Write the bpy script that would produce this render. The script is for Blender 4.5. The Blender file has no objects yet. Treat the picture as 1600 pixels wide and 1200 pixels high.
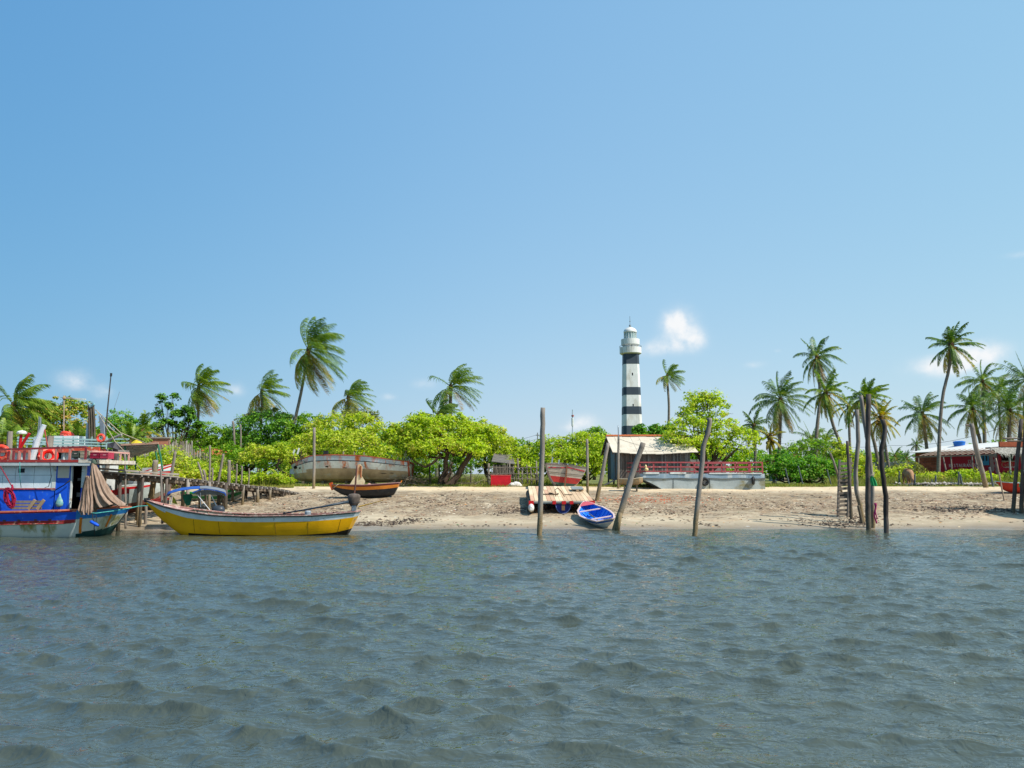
import bpy, math, random
import numpy as np
from mathutils import Vector, Matrix, Euler

PI = math.pi
SC = bpy.context.scene
COL = SC.collection

# ------------------------------------------------------------------ camera, sky, sun, exposure
EYE = 2.4
FPX = 1200.0                       # focal length in pixels of a 1600 wide frame
PITCH = math.atan(140 / FPX)
cam_data = bpy.data.cameras.new('camera')
cam_data.lens = 27.0
cam_data.sensor_width = 36.0
cam_data.clip_end = 3000
cam_data.clip_start = 0.1
cam = bpy.data.objects.new('camera', cam_data)
cam.location = (0, 0, EYE)
cam.rotation_euler = (PI / 2 + PITCH, 0, 0)
COL.objects.link(cam)
SC.camera = cam

SUN_EL = math.radians(48)
SUN_AZ = math.radians(118)         # clockwise from +Y (the view direction): from the right, a little behind the camera
SUN_DIR = Vector((math.sin(SUN_AZ) * math.cos(SUN_EL), math.cos(SUN_AZ) * math.cos(SUN_EL), math.sin(SUN_EL)))
world = bpy.data.worlds.new('World')
SC.world = world
world.use_nodes = True
wn, wl = world.node_tree.nodes, world.node_tree.links
wn.clear()
w_out = wn.new('ShaderNodeOutputWorld')
w_bg = wn.new('ShaderNodeBackground')
w_sky = wn.new('ShaderNodeTexSky')
w_sky.sky_type = 'NISHITA'
w_sky.sun_disc = False
w_sky.sun_elevation = SUN_EL
w_sky.sun_rotation = SUN_AZ
w_sky.altitude = 0
w_sky.air_density = 1.3
w_sky.dust_density = 0.3
w_sky.ozone_density = 2.0
SKY_STRENGTH = 0.13
EXPOSURE = 0.3
w_bg.inputs['Strength'].default_value = SKY_STRENGTH
wl.new(w_bg.outputs[0], w_out.inputs[0])

def cloud_nodes():
    """a few small fair weather clouds, at fixed compass directions of the sky"""
    geo = wn.new('ShaderNodeTexCoord')
    noise = wn.new('ShaderNodeTexNoise'); noise.inputs['Scale'].default_value = 42; noise.inputs['Detail'].default_value = 9
    noise.inputs['Roughness'].default_value = 0.58
    mpn = wn.new('ShaderNodeMapping'); mpn.inputs['Location'].default_value = (0.37, 0.11, 0.23); wl.new(geo.outputs['Generated'], mpn.inputs[0]); wl.new(mpn.outputs[0], noise.inputs['Vector'])
    total = None
    def math_(op, a, b, clamp=False):
        n = wn.new('ShaderNodeMath'); n.operation = op; n.use_clamp = clamp
        for i, v in enumerate((a, b)):
            if isinstance(v, (int, float)): n.inputs[i].default_value = v
            else: wl.new(v, n.inputs[i])
        return n.outputs[0]
    clouds = [(1062, 510, 24, 26, 1.0), (1050, 498, 14, 13, .4), (1085, 533, 20, 16, .65), (1038, 541, 32, 13, .42), (1015, 548, 24, 10, .38),
              (1478, 572, 42, 15, .8), (1535, 553, 30, 17, .85),
              (118, 594, 24, 15, .5), (162, 614, 16, 12, .42), (914, 660, 24, 13, .6), (890, 668, 20, 7, .35), (366, 608, 16, 12, .42), (606, 620, 14, 6, .3), (662, 600, 20, 9, .35),
              (1180, 570, 16, 6, .32), (1590, 398, 18, 5, .3), (1215, 548, 6, 3, .25)]
    ca, sa = math.cos(PITCH), math.sin(PITCH)
    for (x, y, rx, ry, amp) in clouds:
        u, v = x - 800, 600 - y
        d = Vector((u, FPX * ca - v * sa, FPX * sa + v * ca)).normalized()
        right = Vector((d.y, -d.x, 0)).normalized(); up = right.cross(d)
        def comp(axis, r):
            dt = wn.new('ShaderNodeVectorMath'); dt.operation = 'DOT_PRODUCT'
            wl.new(geo.outputs['Generated'], dt.inputs[0]); dt.inputs[1].default_value = axis
            off = axis.dot(d)
            return math_('DIVIDE', math_('SUBTRACT', dt.outputs['Value'], off), r / 1215.0)
        a = comp(right, rx); b = comp(up, ry)
        e = math_('ADD', math_('MULTIPLY', a, a), math_('MULTIPLY', b, b))
        front = wn.new('ShaderNodeVectorMath'); front.operation = 'DOT_PRODUCT'
        wl.new(geo.outputs['Generated'], front.inputs[0]); front.inputs[1].default_value = d
        g = math_('MULTIPLY', math_('EXPONENT', math_('MULTIPLY', e, -1.0), 0), amp)
        g = math_('MULTIPLY', g, math_('GREATER_THAN', front.outputs['Value'], 0.5))
        total = g if total is None else math_('ADD', total, g)
    n2 = math_('ADD', math_('MULTIPLY', noise.outputs['Fac'], 0.75), -0.08)
    m = math_('MULTIPLY', math_('MULTIPLY', total, n2), 2.7, True)
    ms = wn.new('ShaderNodeMapRange'); ms.interpolation_type = 'SMOOTHSTEP'
    ms.inputs['From Min'].default_value = 0.0; ms.inputs['From Max'].default_value = 0.9
    wl.new(m, ms.inputs['Value'])
    return ms.outputs[0]

w_mix = wn.new('ShaderNodeMix'); w_mix.data_type = 'RGBA'
wl.new(cloud_nodes(), w_mix.inputs['Factor'])
# the camera's rendering of the sky: a soft tone curve per channel and the slow brightening towards the sun side
def grade():
    sp = wn.new('ShaderNodeSeparateColor'); wl.new(w_sky.outputs[0], sp.inputs[0])
    tc = wn.new('ShaderNodeTexCoord'); sx = wn.new('ShaderNodeSeparateXYZ'); wl.new(tc.outputs['Generated'], sx.inputs[0])
    cb = wn.new('ShaderNodeCombineColor')
    def m(op, a, b=None):
        n = wn.new('ShaderNodeMath'); n.operation = op
        for i, v in enumerate((a, b)):
            if v is None: continue
            if isinstance(v, (int, float)): n.inputs[i].default_value = v
            else: wl.new(v, n.inputs[i])
        return n.outputs[0]
    x2 = m('MULTIPLY', sx.outputs['X'], sx.outputs['X'])
    xq = m('DIVIDE', x2, m('ADD', m('MULTIPLY', x2, 1.5), 1.0))
    for i, (a, g, k, k2) in enumerate(((0.2029, 0.5328, 0.7107, -1.20), (0.3662, 0.3380, 0.3847, -0.52), (0.6077, 0.1785, 0.1663, -0.30))):
        v = m('POWER', m('MAXIMUM', sp.outputs[i], 0.01), g)
        v = m('MULTIPLY', v, a / SKY_STRENGTH / 2 ** EXPOSURE)
        v = m('MULTIPLY', v, m('EXPONENT', m('ADD', m('MULTIPLY', sx.outputs['X'], k), m('MULTIPLY', xq, k2))))
        wl.new(v, cb.inputs[i])
    return cb.outputs[0]
wl.new(grade(), w_mix.inputs[6])
w_mix.inputs[7].default_value = tuple(v / SKY_STRENGTH / 2 ** EXPOSURE for v in (0.93, 0.95, 0.97)) + (1,)
wl.new(w_mix.outputs[2], w_bg.inputs[0])

sun_data = bpy.data.lights.new('sun', 'SUN')
sun_data.energy = 4.9
sun_data.angle = math.radians(0.5)
sun_data.color = (1.0, 0.955, 0.88)
sun = bpy.data.objects.new('sun', sun_data)
sun.rotation_euler = SUN_DIR.to_track_quat('Z', 'Y').to_euler()
sun.location = (60, -20, 80)
COL.objects.link(sun)
SC.view_settings.view_transform = 'Standard'
SC.view_settings.look = 'None'
SC.view_settings.exposure = EXPOSURE
SC.view_settings.gamma = 1.0
SC.view_settings.use_curve_mapping = False
SC.cycles.max_bounces = 6
SC.cycles.transparent_max_bounces = 6
SC.cycles.caustics_reflective = False
SC.cycles.caustics_refractive = False
SC.cycles.sample_clamp_indirect = 6

# ------------------------------------------------------------------ where things stand
def shore(x):
    return 33.4 + 0.5 * math.sin(x * 0.11 + 0.6) + 0.22 * math.sin(x * 0.37 + 2) + 0.28 * math.sin(x * 0.83 + 1) * math.sin(x * .21) + 0.12 * math.sin(x * 2.3)

def gz(x, y):
    """height of the land"""
    s = y - shore(x)
    if s < 0:
        return max(-2.2, 0.10 * s)
    if s < 12: z = 0.098 * s
    elif s < 20:
        q = (s - 12) / 8
        z = 1.176 + 0.098 * 8 * (q - q * q / 2)
    else:
        z = 1.568 + min(0.35, (s - 20) * 0.006)
    return z

CA, SA = math.cos(PITCH), math.sin(PITCH)
def at(x, y, D):
    """world point seen at pixel (x, y) of the photograph, D metres ahead"""
    u, v = x - 800, 600 - y
    dy, dz = FPX * CA - v * SA, FPX * SA + v * CA
    k = D / dy
    return Vector((u * k, D, EYE + dz * k))

def hit(x, y):
    """where the sight line through a pixel meets the land"""
    lo = 8.0
    D = lo
    while D < 400:
        p = at(x, y, D)
        if p.z <= gz(p.x, D): break
        D += 0.25 if D < 60 else 1
    a, b = D - 1, D
    for _ in range(16):
        m = (a + b) / 2
        p = at(x, y, m)
        if p.z <= gz(p.x, m): b = m
        else: a = m
    p = at(x, y, b); p.z = gz(p.x, b)
    return p

def foot(x, D):
    X = (x - 800) * D / 1208.0
    return Vector((X, D, gz(X, D)))

# ------------------------------------------------------------------ materials
def S(h):
    h = h.lstrip('#')
    c = [int(h[i:i + 2], 16) / 255 for i in (0, 2, 4)]
    return tuple(((v / 12.92) if v <= 0.04045 else ((v + 0.055) / 1.055) ** 2.4) for v in c)

MATS = {}
def M(name, c1, c2=None, rough=0.75, scale=2.5, bump=0.25, bscale=25, stretch=(1, 1, 1), stain=None, spec=0.3, island=0.0, metal=0.0, stain2=None, tide=None):
    if name in MATS: return MATS[name]
    c1 = S(c1) if isinstance(c1, str) else c1
    c2 = (S(c2) if isinstance(c2, str) else c2) or tuple(v * 0.72 for v in c1)
    m = bpy.data.materials.new(name); MATS[name] = m
    m.use_nodes = True
    nt = m.node_tree; n, l = nt.nodes, nt.links
    b = n['Principled BSDF']
    b.inputs['Roughness'].default_value = rough
    b.inputs['Specular IOR Level'].default_value = spec
    b.inputs['Metallic'].default_value = metal
    tc = n.new('ShaderNodeTexCoord'); mp = n.new('ShaderNodeMapping')
    mp.inputs['Scale'].default_value = stretch
    l.new(tc.outputs['Object'], mp.inputs[0])
    def noise(sc, det=6, src=mp.outputs[0], ro=0.6):
        t = n.new('ShaderNodeTexNoise'); t.inputs['Scale'].default_value = sc; t.inputs['Detail'].default_value = det
        t.inputs['Roughness'].default_value = ro
        l.new(src, t.inputs['Vector']); return t.outputs['Fac']
    def ramp(src, a, c):
        r = n.new('ShaderNodeMapRange'); r.inputs['From Min'].default_value = a; r.inputs['From Max'].default_value = c
        l.new(src, r.inputs['Value']); return r.outputs[0]
    def mix(f, a, c):
        x = n.new('ShaderNodeMix'); x.data_type = 'RGBA'
        l.new(f, x.inputs['Factor'])
        for s, v in ((6, a), (7, c)):
            if isinstance(v, tuple): x.inputs[s].default_value = (*v, 1)
            else: l.new(v, x.inputs[s])
        return x.outputs[2]
    col = mix(ramp(noise(scale), 0.32, 0.68), c1, c2)
    if island:
        g = n.new('ShaderNodeNewGeometry')
        hv = n.new('ShaderNodeHueSaturation')
        r = n.new('ShaderNodeMapRange'); r.inputs['To Min'].default_value = 1 - island; r.inputs['To Max'].default_value = 1 + island
        l.new(g.outputs['Random Per Island'], r.inputs['Value'])
        l.new(r.outputs[0], hv.inputs['Value']); l.new(col, hv.inputs['Color']); col = hv.outputs[0]
    for k, st in enumerate((stain, stain2)):
        if not st: continue
        sc, amount, ss, sstretch = st
        mp2 = n.new('ShaderNodeMapping'); mp2.inputs['Scale'].default_value = sstretch
        mp2.inputs['Location'].default_value = (3.1 * k, 1.7, 0.4)
        l.new(tc.outputs['Object'], mp2.inputs[0])
        f = ramp(noise(ss, 8, mp2.outputs[0], 0.65), 0.72 - amount, 0.80 - amount * 0.8)
        col = mix(f, col, S(sc) if isinstance(sc, str) else sc)
    if tide:      # crust left by the tide low on a post: colour, from, to (metres above its foot)
        sz = n.new('ShaderNodeSeparateXYZ'); l.new(tc.outputs['Object'], sz.inputs[0])
        ad = n.new('ShaderNodeMath'); ad.operation = 'MULTIPLY_ADD'; ad.inputs[1].default_value = 0.9; ad.inputs[2].default_value = -0.45
        l.new(noise(5, 7, tc.outputs['Object']), ad.inputs[0])
        a2 = n.new('ShaderNodeMath'); a2.operation = 'ADD'; l.new(ad.outputs[0], a2.inputs[0]); l.new(sz.outputs['Z'], a2.inputs[1])
        crust = mix(ramp(noise(38, 6, tc.outputs['Object']), .42, .6), S(tide[0]), tuple(v * .45 for v in S(tide[0])))
        col = mix(ramp(a2.outputs[0], tide[2], tide[1]), col, crust)
    l.new(col, b.inputs['Base Color'])
    if bump:
        bp = n.new('ShaderNodeBump'); bp.inputs['Strength'].default_value = bump; bp.inputs['Distance'].default_value = 0.02
        l.new(noise(bscale, 5), bp.inputs['Height']); l.new(bp.outputs[0], b.inputs['Normal'])
    return m

def leaf_mat(name, cols, trans=0.38, rough=0.55):
    """leaves: each leaf its own tint, some light coming through"""
    if name in MATS: return MATS[name]
    m = bpy.data.materials.new(name); MATS[name] = m
    m.use_nodes = True
    n, l = m.node_tree.nodes, m.node_tree.links
    b = n['Principled BSDF']; out = n['Material Output']
    b.inputs['Roughness'].default_value = rough
    b.inputs['Specular IOR Level'].default_value = 0.25
    g = n.new('ShaderNodeNewGeometry')
    r = n.new('ShaderNodeValToRGB')
    els = r.color_ramp.elements
    k = len(cols)
    while len(els) < k: els.new(0.5)
    for i, c in enumerate(cols):
        els[i].position = i / (k - 1) if k > 1 else 0
        c = S(c) if isinstance(c, str) else c
        els[i].color = (*c, 1)
    # a slow drift of tint through the crown on top of the leaf to leaf variation
    tc = n.new('ShaderNodeTexCoord'); t = n.new('ShaderNodeTexNoise'); t.inputs['Scale'].default_value = 0.55
    t.inputs['Detail'].default_value = 3
    l.new(tc.outputs['Object'], t.inputs['Vector'])
    mx = n.new('ShaderNodeMath'); mx.operation = 'MULTIPLY_ADD'; mx.inputs[1].default_value = 1.5; mx.inputs[2].default_value = -0.75
    l.new(t.outputs['Fac'], mx.inputs[0])
    ad = n.new('ShaderNodeMath'); ad.operation = 'ADD'; ad.use_clamp = True
    l.new(g.outputs['Random Per Island'], ad.inputs[0]); l.new(mx.outputs[0], ad.inputs[1])
    l.new(ad.outputs[0], r.inputs[0])
    l.new(r.outputs[0], b.inputs['Base Color'])
    tr = n.new('ShaderNodeBsdfTranslucent')
    hs = n.new('ShaderNodeHueSaturation'); hs.inputs['Value'].default_value = 1.5; hs.inputs['Saturation'].default_value = 1.1
    l.new(r.outputs[0], hs.inputs['Color']); l.new(hs.outputs[0], tr.inputs['Color'])
    ms = n.new('ShaderNodeMixShader'); ms.inputs[0].default_value = trans
    l.new(b.outputs[0], ms.inputs[1]); l.new(tr.outputs[0], ms.inputs[2]); l.new(ms.outputs[0], out.inputs[0])
    return m

# ------------------------------------------------------------------ mesh builder
class MB:
    def __init__(self):
        self.v = []; self.f = []; self.mi = []; self.cur = 0
    def quad(self, *pts):
        i = len(self.v); self.v += [tuple(p) for p in pts]
        self.f.append(tuple(range(i, i + len(pts)))); self.mi.append(self.cur)
        return self
    def box(self, c, s, rot=None):
        """box centred on c, full sizes s"""
        i = len(self.v)
        R = Euler(rot).to_matrix() if rot is not None and not isinstance(rot, Matrix) else rot
        for dx in (-.5, .5):
            for dy in (-.5, .5):
                for dz in (-.5, .5):
                    p = Vector((dx * s[0], dy * s[1], dz * s[2]))
                    if R is not None: p = R @ p
                    self.v.append((c[0] + p.x, c[1] + p.y, c[2] + p.z))
        for q in ((0, 1, 3, 2), (4, 6, 7, 5), (0, 4, 5, 1), (2, 3, 7, 6), (0, 2, 6, 4), (1, 5, 7, 3)):
            self.f.append(tuple(i + k for k in q)); self.mi.append(self.cur)
        return self
    def beam(self, a, b, w, h, up=(0, 0, 1)):
        a, b = Vector(a), Vector(b)
        d = (b - a)
        L = d.length; d.normalize()
        up = Vector(up)
        if abs(d.dot(up)) > 0.98: up = Vector((0, 1, 0))
        s = d.cross(up).normalized(); u = s.cross(d)
        R = Matrix((d, s, u)).transposed()
        return self.box((a + b) / 2, (L, w, h), R)
    def tube(self, path, radii, seg=8, cap=True, wob=0.0, rng=None, squash=1.0):
        P = [Vector(p) for p in path]
        if isinstance(radii, (int, float)): radii = [radii] * len(P)
        i0 = len(self.v)
        prev = None
        for k, p in enumerate(P):
            t = (P[min(k + 1, len(P) - 1)] - P[max(k - 1, 0)]).normalized()
            if prev is None:
                ref = Vector((0, 0, 1)) if abs(t.z) < 0.9 else Vector((1, 0, 0))
                s = t.cross(ref).normalized()
            else:
                s = (prev - t * prev.dot(t)).normalized()
            prev = s
            u = t.cross(s)
            for j in range(seg):
                a = 2 * PI * j / seg
                r = radii[k] * (1 + (wob * (rng.random() - .5) * 2 if rng else 0))
                q = p + s * (math.cos(a) * r) + u * (math.sin(a) * r * squash)
                self.v.append(tuple(q))
        for k in range(len(P) - 1):
            for j in range(seg):
                a = i0 + k * seg + j; b = i0 + k * seg + (j + 1) % seg
                self.f.append((a, b, b + seg, a + seg)); self.mi.append(self.cur)
        if cap:
            self.f.append(tuple(i0 + j for j in reversed(range(seg)))); self.mi.append(self.cur)
            e = i0 + (len(P) - 1) * seg
            self.f.append(tuple(e + j for j in range(seg))); self.mi.append(self.cur)
        return self
    def lathe(self, c, prof, seg=16, rot0=0.0, scale=(1, 1)):
        """prof: (radius, z) from the bottom up, about a vertical axis through c"""
        i0 = len(self.v)
        for r, z in prof:
            for j in range(seg):
                a = 2 * PI * j / seg + rot0
                self.v.append((c[0] + r * math.cos(a) * scale[0], c[1] + r * math.sin(a) * scale[1], c[2] + z))
        for k in range(len(prof) - 1):
            for j in range(seg):
                a = i0 + k * seg + j; b = i0 + k * seg + (j + 1) % seg
                self.f.append((a, b, b + seg, a + seg)); self.mi.append(self.cur)
        self.f.append(tuple(i0 + j for j in reversed(range(seg)))); self.mi.append(self.cur)
        e = i0 + (len(prof) - 1) * seg
        self.f.append(tuple(e + j for j in range(seg))); self.mi.append(self.cur)
        return self
    def ball(self, c, r, seg=10, rings=6, sc=(1, 1, 1)):
        prof = [(max(0.001, math.sin(PI * k / rings)) * r, -math.cos(PI * k / rings) * r * sc[2]) for k in range(rings + 1)]
        return self.lathe(c, prof, seg, 0, (sc[0], sc[1]))
    def grid(self, rows, closed=False):
        """rows of points joined into a sheet"""
        i0 = len(self.v); n = len(rows[0])
        for r in rows: self.v += [tuple(p) for p in r]
        for k in range(len(rows) - 1):
            for j in range(n if closed else n - 1):
                a = i0 + k * n + j; b = i0 + k * n + (j + 1) % n
                self.f.append((a, b, b + n, a + n)); self.mi.append(self.cur)
        return self
    def ring(self, c, R, r, axis='y', seg=16, sub=8):
        """torus (life ring, tyre)"""
        i0 = len(self.v)
        for k in range(seg):
            a = 2 * PI * k / seg
            for j in range(sub):
                b = 2 * PI * j / sub
                rr = R + r * math.cos(b); h = r * math.sin(b)
                p = {'y': (rr * math.cos(a), h, rr * math.sin(a)), 'x': (h, rr * math.cos(a), rr * math.sin(a)), 'z': (rr * math.cos(a), rr * math.sin(a), h)}[axis]
                self.v.append((c[0] + p[0], c[1] + p[1], c[2] + p[2]))
        for k in range(seg):
            for j in range(sub):
                a = i0 + k * sub + j; b = i0 + k * sub + (j + 1) % sub
                c2 = i0 + ((k + 1) % seg) * sub + (j + 1) % sub; d = i0 + ((k + 1) % seg) * sub + j
                self.f.append((a, b, c2, d)); self.mi.append(self.cur)
        return self
    def build(self, name, mats, parent=None, off=None, smooth=False, loc=None):
        me = bpy.data.meshes.new(name)
        vs = self.v
        if off is not None: vs = [(a - off[0], b - off[1], c - off[2]) for a, b, c in vs]
        me.from_pydata(vs, [], self.f)
        if not isinstance(mats, (list, tuple)): mats = [mats]
        for m in mats: me.materials.append(m)
        if len(mats) > 1: me.polygons.foreach_set('material_index', self.mi)
        if smooth: me.polygons.foreach_set('use_smooth', [True] * len(me.polygons))
        me.update()
        o = bpy.data.objects.new(name, me)
        COL.objects.link(o)
        if parent is not None: o.parent = parent
        if loc is not None: o.location = loc
        return o

def tag(o, label, cat, group=None):
    o['label'] = label; o['category'] = cat
    if group: o['group'] = group
    return o

def thing(name, label, cat, loc, rot=(0, 0, 0), group=None):
    o = bpy.data.objects.new(name, None)
    COL.objects.link(o)
    o.location = loc; o.rotation_euler = rot
    o.empty_display_size = 0.3
    return tag(o, label, cat, group)

def struct(o):
    o['kind'] = 'structure'; return o
def stuff(o):
    o['kind'] = 'stuff'; return o

def np_mesh(name, verts, faces, mats, parent=None, loc=None, mi=None, smooth=False):
    """verts (n,3), faces (m,k) arrays"""
    me = bpy.data.meshes.new(name)
    k = faces.shape[1]
    me.vertices.add(len(verts)); me.vertices.foreach_set('co', np.ascontiguousarray(verts, dtype=np.float32).ravel())
    me.loops.add(faces.size); me.loops.foreach_set('vertex_index', np.ascontiguousarray(faces, dtype=np.int32).ravel())
    me.polygons.add(len(faces))
    me.polygons.foreach_set('loop_start', np.arange(0, faces.size, k, dtype=np.int32))
    if not isinstance(mats, (list, tuple)): mats = [mats]
    for m in mats: me.materials.append(m)
    if mi is not None: me.polygons.foreach_set('material_index', np.ascontiguousarray(mi, dtype=np.int32))
    if smooth: me.polygons.foreach_set('use_smooth', np.ones(len(faces), dtype=bool))
    me.update(calc_edges=True); me.validate()
    o = bpy.data.objects.new(name, me); COL.objects.link(o)
    if parent is not None: o.parent = parent
    if loc is not None: o.location = loc
    return o

# ------------------------------------------------------------------ shared materials
WHITE = M('weathered white paint', '#d9dcd6', '#b9bfbc', 0.55, stain=('#8a7a62', 0.17, 2.2, (1, 1, 3)))
OLDWOOD = M('grey weathered wood', '#8d8378', '#62594f', 0.9, 3, 0.5, 30, (1, 1, 0.15), island=0.18)
DARKWOOD = M('dark tarred wood', '#3a332f', '#6a5e55', 0.85, 5, 0.6, 22, (1, 1, 0.3), tide=('#6d6250', 0.3, 0.9))
PALMWOOD = M('palm trunk bark', '#8b8176', '#5d554c', 0.9, 6, 0.8, 9, (0.5, 0.5, 3), island=0)
POLEWOOD = M('mooring pole wood', '#978f85', '#6d655c', 0.9, 2.0, 0.7, 14, (1, 1, 0.35), stain=('#5b5246', 0.18, 1.2, (1, 1, 0.3)), tide=('#8f7c5c', 0.5, 1.3))
BLACK = M('black rubber', '#17181a', '#26282a', 0.6, 4)
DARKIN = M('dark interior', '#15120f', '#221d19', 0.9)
STEEL = M('galvanised metal', '#9aa2a6', '#7d858a', 0.4, 5, 0.1, metal=0.6)
ROPE = M('pale rope', '#b8ad95', '#8f866f', 0.9, 20)
ROPEB = M('blue green rope', '#4fa39b', '#2f7d80', 0.8, 20)
# ------------------------------------------------------------------ ground
def spaced(marks):
    """coordinate list from (limit, step) marks: starts at marks[0][0]"""
    out = [marks[0][0]]
    for lim, st in marks[1:]:
        n = max(1, round((lim - out[-1]) / st))
        a = out[-1]
        out += [a + (lim - a) * (i + 1) / n for i in range(n)]
    return np.array(out)

def fbm(X, Y, seed, octs, f0):
    rg = np.random.RandomState(seed)
    Z = np.zeros_like(X)
    for o in range(octs):
        f = f0 * 1.9 ** o
        for _ in range(4):
            a = rg.rand() * 2 * PI; ph = rg.rand(2) * 6.28
            u = X * math.cos(a) + Y * math.sin(a); w = -X * math.sin(a) + Y * math.cos(a)
            Z += np.sin(u * f + ph[0] + 1.3 * np.sin(w * f * 0.6 + ph[1])) / (1.75 ** o)
    return Z / 4

def ground():
    xs = spaced([(-400, 0), (-60, 20), (-30, 1), (30, 0.16), (60, 1), (400, 20)])
    ys = spaced([(18, 0), (30, 1), (32.5, .4), (53, 0.14), (80, 0.8), (140, 5), (900, 60)])
    X, Y = np.meshgrid(xs, ys)
    SH = 33.4 + 0.5 * np.sin(X * 0.11 + 0.6) + 0.22 * np.sin(X * 0.37 + 2) + 0.28 * np.sin(X * 0.83 + 1) * np.sin(X * .21) + 0.12 * np.sin(X * 2.3)
    s = Y - SH
    q = np.clip((s - 12) / 8, 0, 1)
    Z = np.where(s < 0, np.maximum(-2.2, 0.10 * s), np.where(s < 12, 0.098 * s, 1.176 + 0.784 * (q - q * q / 2)))
    Z = np.where(s > 20, 1.568 + np.minimum(0.35, (s - 20) * 0.006), Z)
    rough = np.clip(s / 4, 0, 1) * np.clip((60 - s) / 40, 0, 1)
    mid = np.exp(-((s - 8) / 3.6) ** 2)
    Z = Z + rough * (0.018 * fbm(X, Y, 5, 3, 0.9) + (0.012 + 0.03 * mid) * fbm(X, Y * 1.6, 6, 3, 4.5) + 0.02 * mid * fbm(X, Y * 1.5, 8, 2, 11))
    V = np.stack([X.ravel(), Y.ravel(), Z.ravel()], 1)
    nx, ny = len(xs), len(ys)
    i = (np.arange(ny - 1)[:, None] * nx + np.arange(nx - 1)[None, :]).ravel()
    F = np.stack([i, i + 1, i + 1 + nx, i + nx], 1)
    m = bpy.data.materials.new('beach sand and soil'); m.use_nodes = True
    n, l = m.node_tree.nodes, m.node_tree.links
    b = n['Principled BSDF']; b.inputs['Specular IOR Level'].default_value = 0.25
    tc = n.new('ShaderNodeTexCoord'); sep = n.new('ShaderNodeSeparateXYZ')
    l.new(tc.outputs['Object'], sep.inputs[0])
    def noise(sc, det=5, st=(1, 1, 1), loc=(0, 0, 0), ro=.6):
        mp = n.new('ShaderNodeMapping'); mp.inputs['Scale'].default_value = st; mp.inputs['Location'].default_value = loc
        l.new(tc.outputs['Object'], mp.inputs[0])
        t = n.new('ShaderNodeTexNoise'); t.inputs['Scale'].default_value = sc; t.inputs['Detail'].default_value = det; t.inputs['Roughness'].default_value = ro
        l.new(mp.outputs[0], t.inputs['Vector']); return t.outputs['Fac']
    def mr(src, a, c, t0=0, t1=1):
        r = n.new('ShaderNodeMapRange'); r.inputs[1].default_value = a; r.inputs[2].default_value = c
        r.inputs[3].default_value = t0; r.inputs[4].default_value = t1
        l.new(src, r.inputs[0]); return r.outputs[0]
    def mth(op, a, c, clamp=False):
        x = n.new('ShaderNodeMath'); x.operation = op; x.use_clamp = clamp
        for k, v in enumerate((a, c)):
            if isinstance(v, (int, float)): x.inputs[k].default_value = v
            else: l.new(v, x.inputs[k])
        return x.outputs[0]
    def mix(f, a, c):
        x = n.new('ShaderNodeMix'); x.data_type = 'RGBA'; l.new(f, x.inputs['Factor'])
        for k, v in ((6, a), (7, c)):
            if isinstance(v, str): x.inputs[k].default_value = (*S(v), 1)
            else: l.new(v, x.inputs[k])
        return x.outputs[2]
    yw = mth('ADD', sep.outputs['Y'], mth('MULTIPLY', mth('SUBTRACT', noise(0.35, 4), .5), 5.0))
    yw2 = mth('ADD', sep.outputs['Y'], mth('MULTIPLY', mth('SUBTRACT', noise(0.8, 6), .5), 1.6))
    sand = mix(mr(noise(1.6, 8), .35, .65), '#bdad92', '#a3947a')
    litter = mix(mr(noise(7, 9, (1, 1.3, 1), ro=.7), .38, .60), '#aa977c', '#625243')
    litter = mix(mr(noise(2.2, 5, (1, 1.5, 1), (4, 4, 0)), .5, .66), litter, '#8a7659')
    midf = mth('MULTIPLY', mr(yw, 36.2, 38.6), mr(yw, 48.6, 45.8), True)
    midf = mth('MULTIPLY', midf, mr(noise(1.1, 6, (1, 1.4, 1), (9, 2, 0)), .30, .52), True)
    c = mix(midf, sand, litter)
    top = mix(mr(noise(3, 6), .4, .6), '#d6c09f', '#c6b08f')
    c = mix(mr(yw, 46.6, 48.6), c, top)
    pinkish = mr(noise(0.9, 3, loc=(7, 0, 0)), .55, .7, 0, .35)
    c = mix(pinkish, c, '#b8946f')
    c = mix(mr(yw2, 51.0, 51.9), c, mix(mr(noise(2.5, 6), .4, .6), '#7f7a45', '#5c6a2c'))
    wet = mr(yw2, 36.2, 34.2)
    c = mix(mth('MULTIPLY', wet, .65), c, '#6d6052')
    l.new(c, b.inputs['Base Color'])
    l.new(mr(yw2, 33.8, 35.0, .25, .92), b.inputs['Roughness'])
    bp = n.new('ShaderNodeBump'); bp.inputs['Strength'].default_value = 0.75; bp.inputs['Distance'].default_value = 0.07
    hh = mth('ADD', mth('MULTIPLY', noise(5, 9, ro=.7), midf), mth('MULTIPLY', noise(3, 6), .35))
    l.new(hh, bp.inputs['Height']); l.new(bp.outputs[0], b.inputs['Normal'])
    o = np_mesh('ground', V, F, m, smooth=True)
    return struct(o)
ground()

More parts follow.
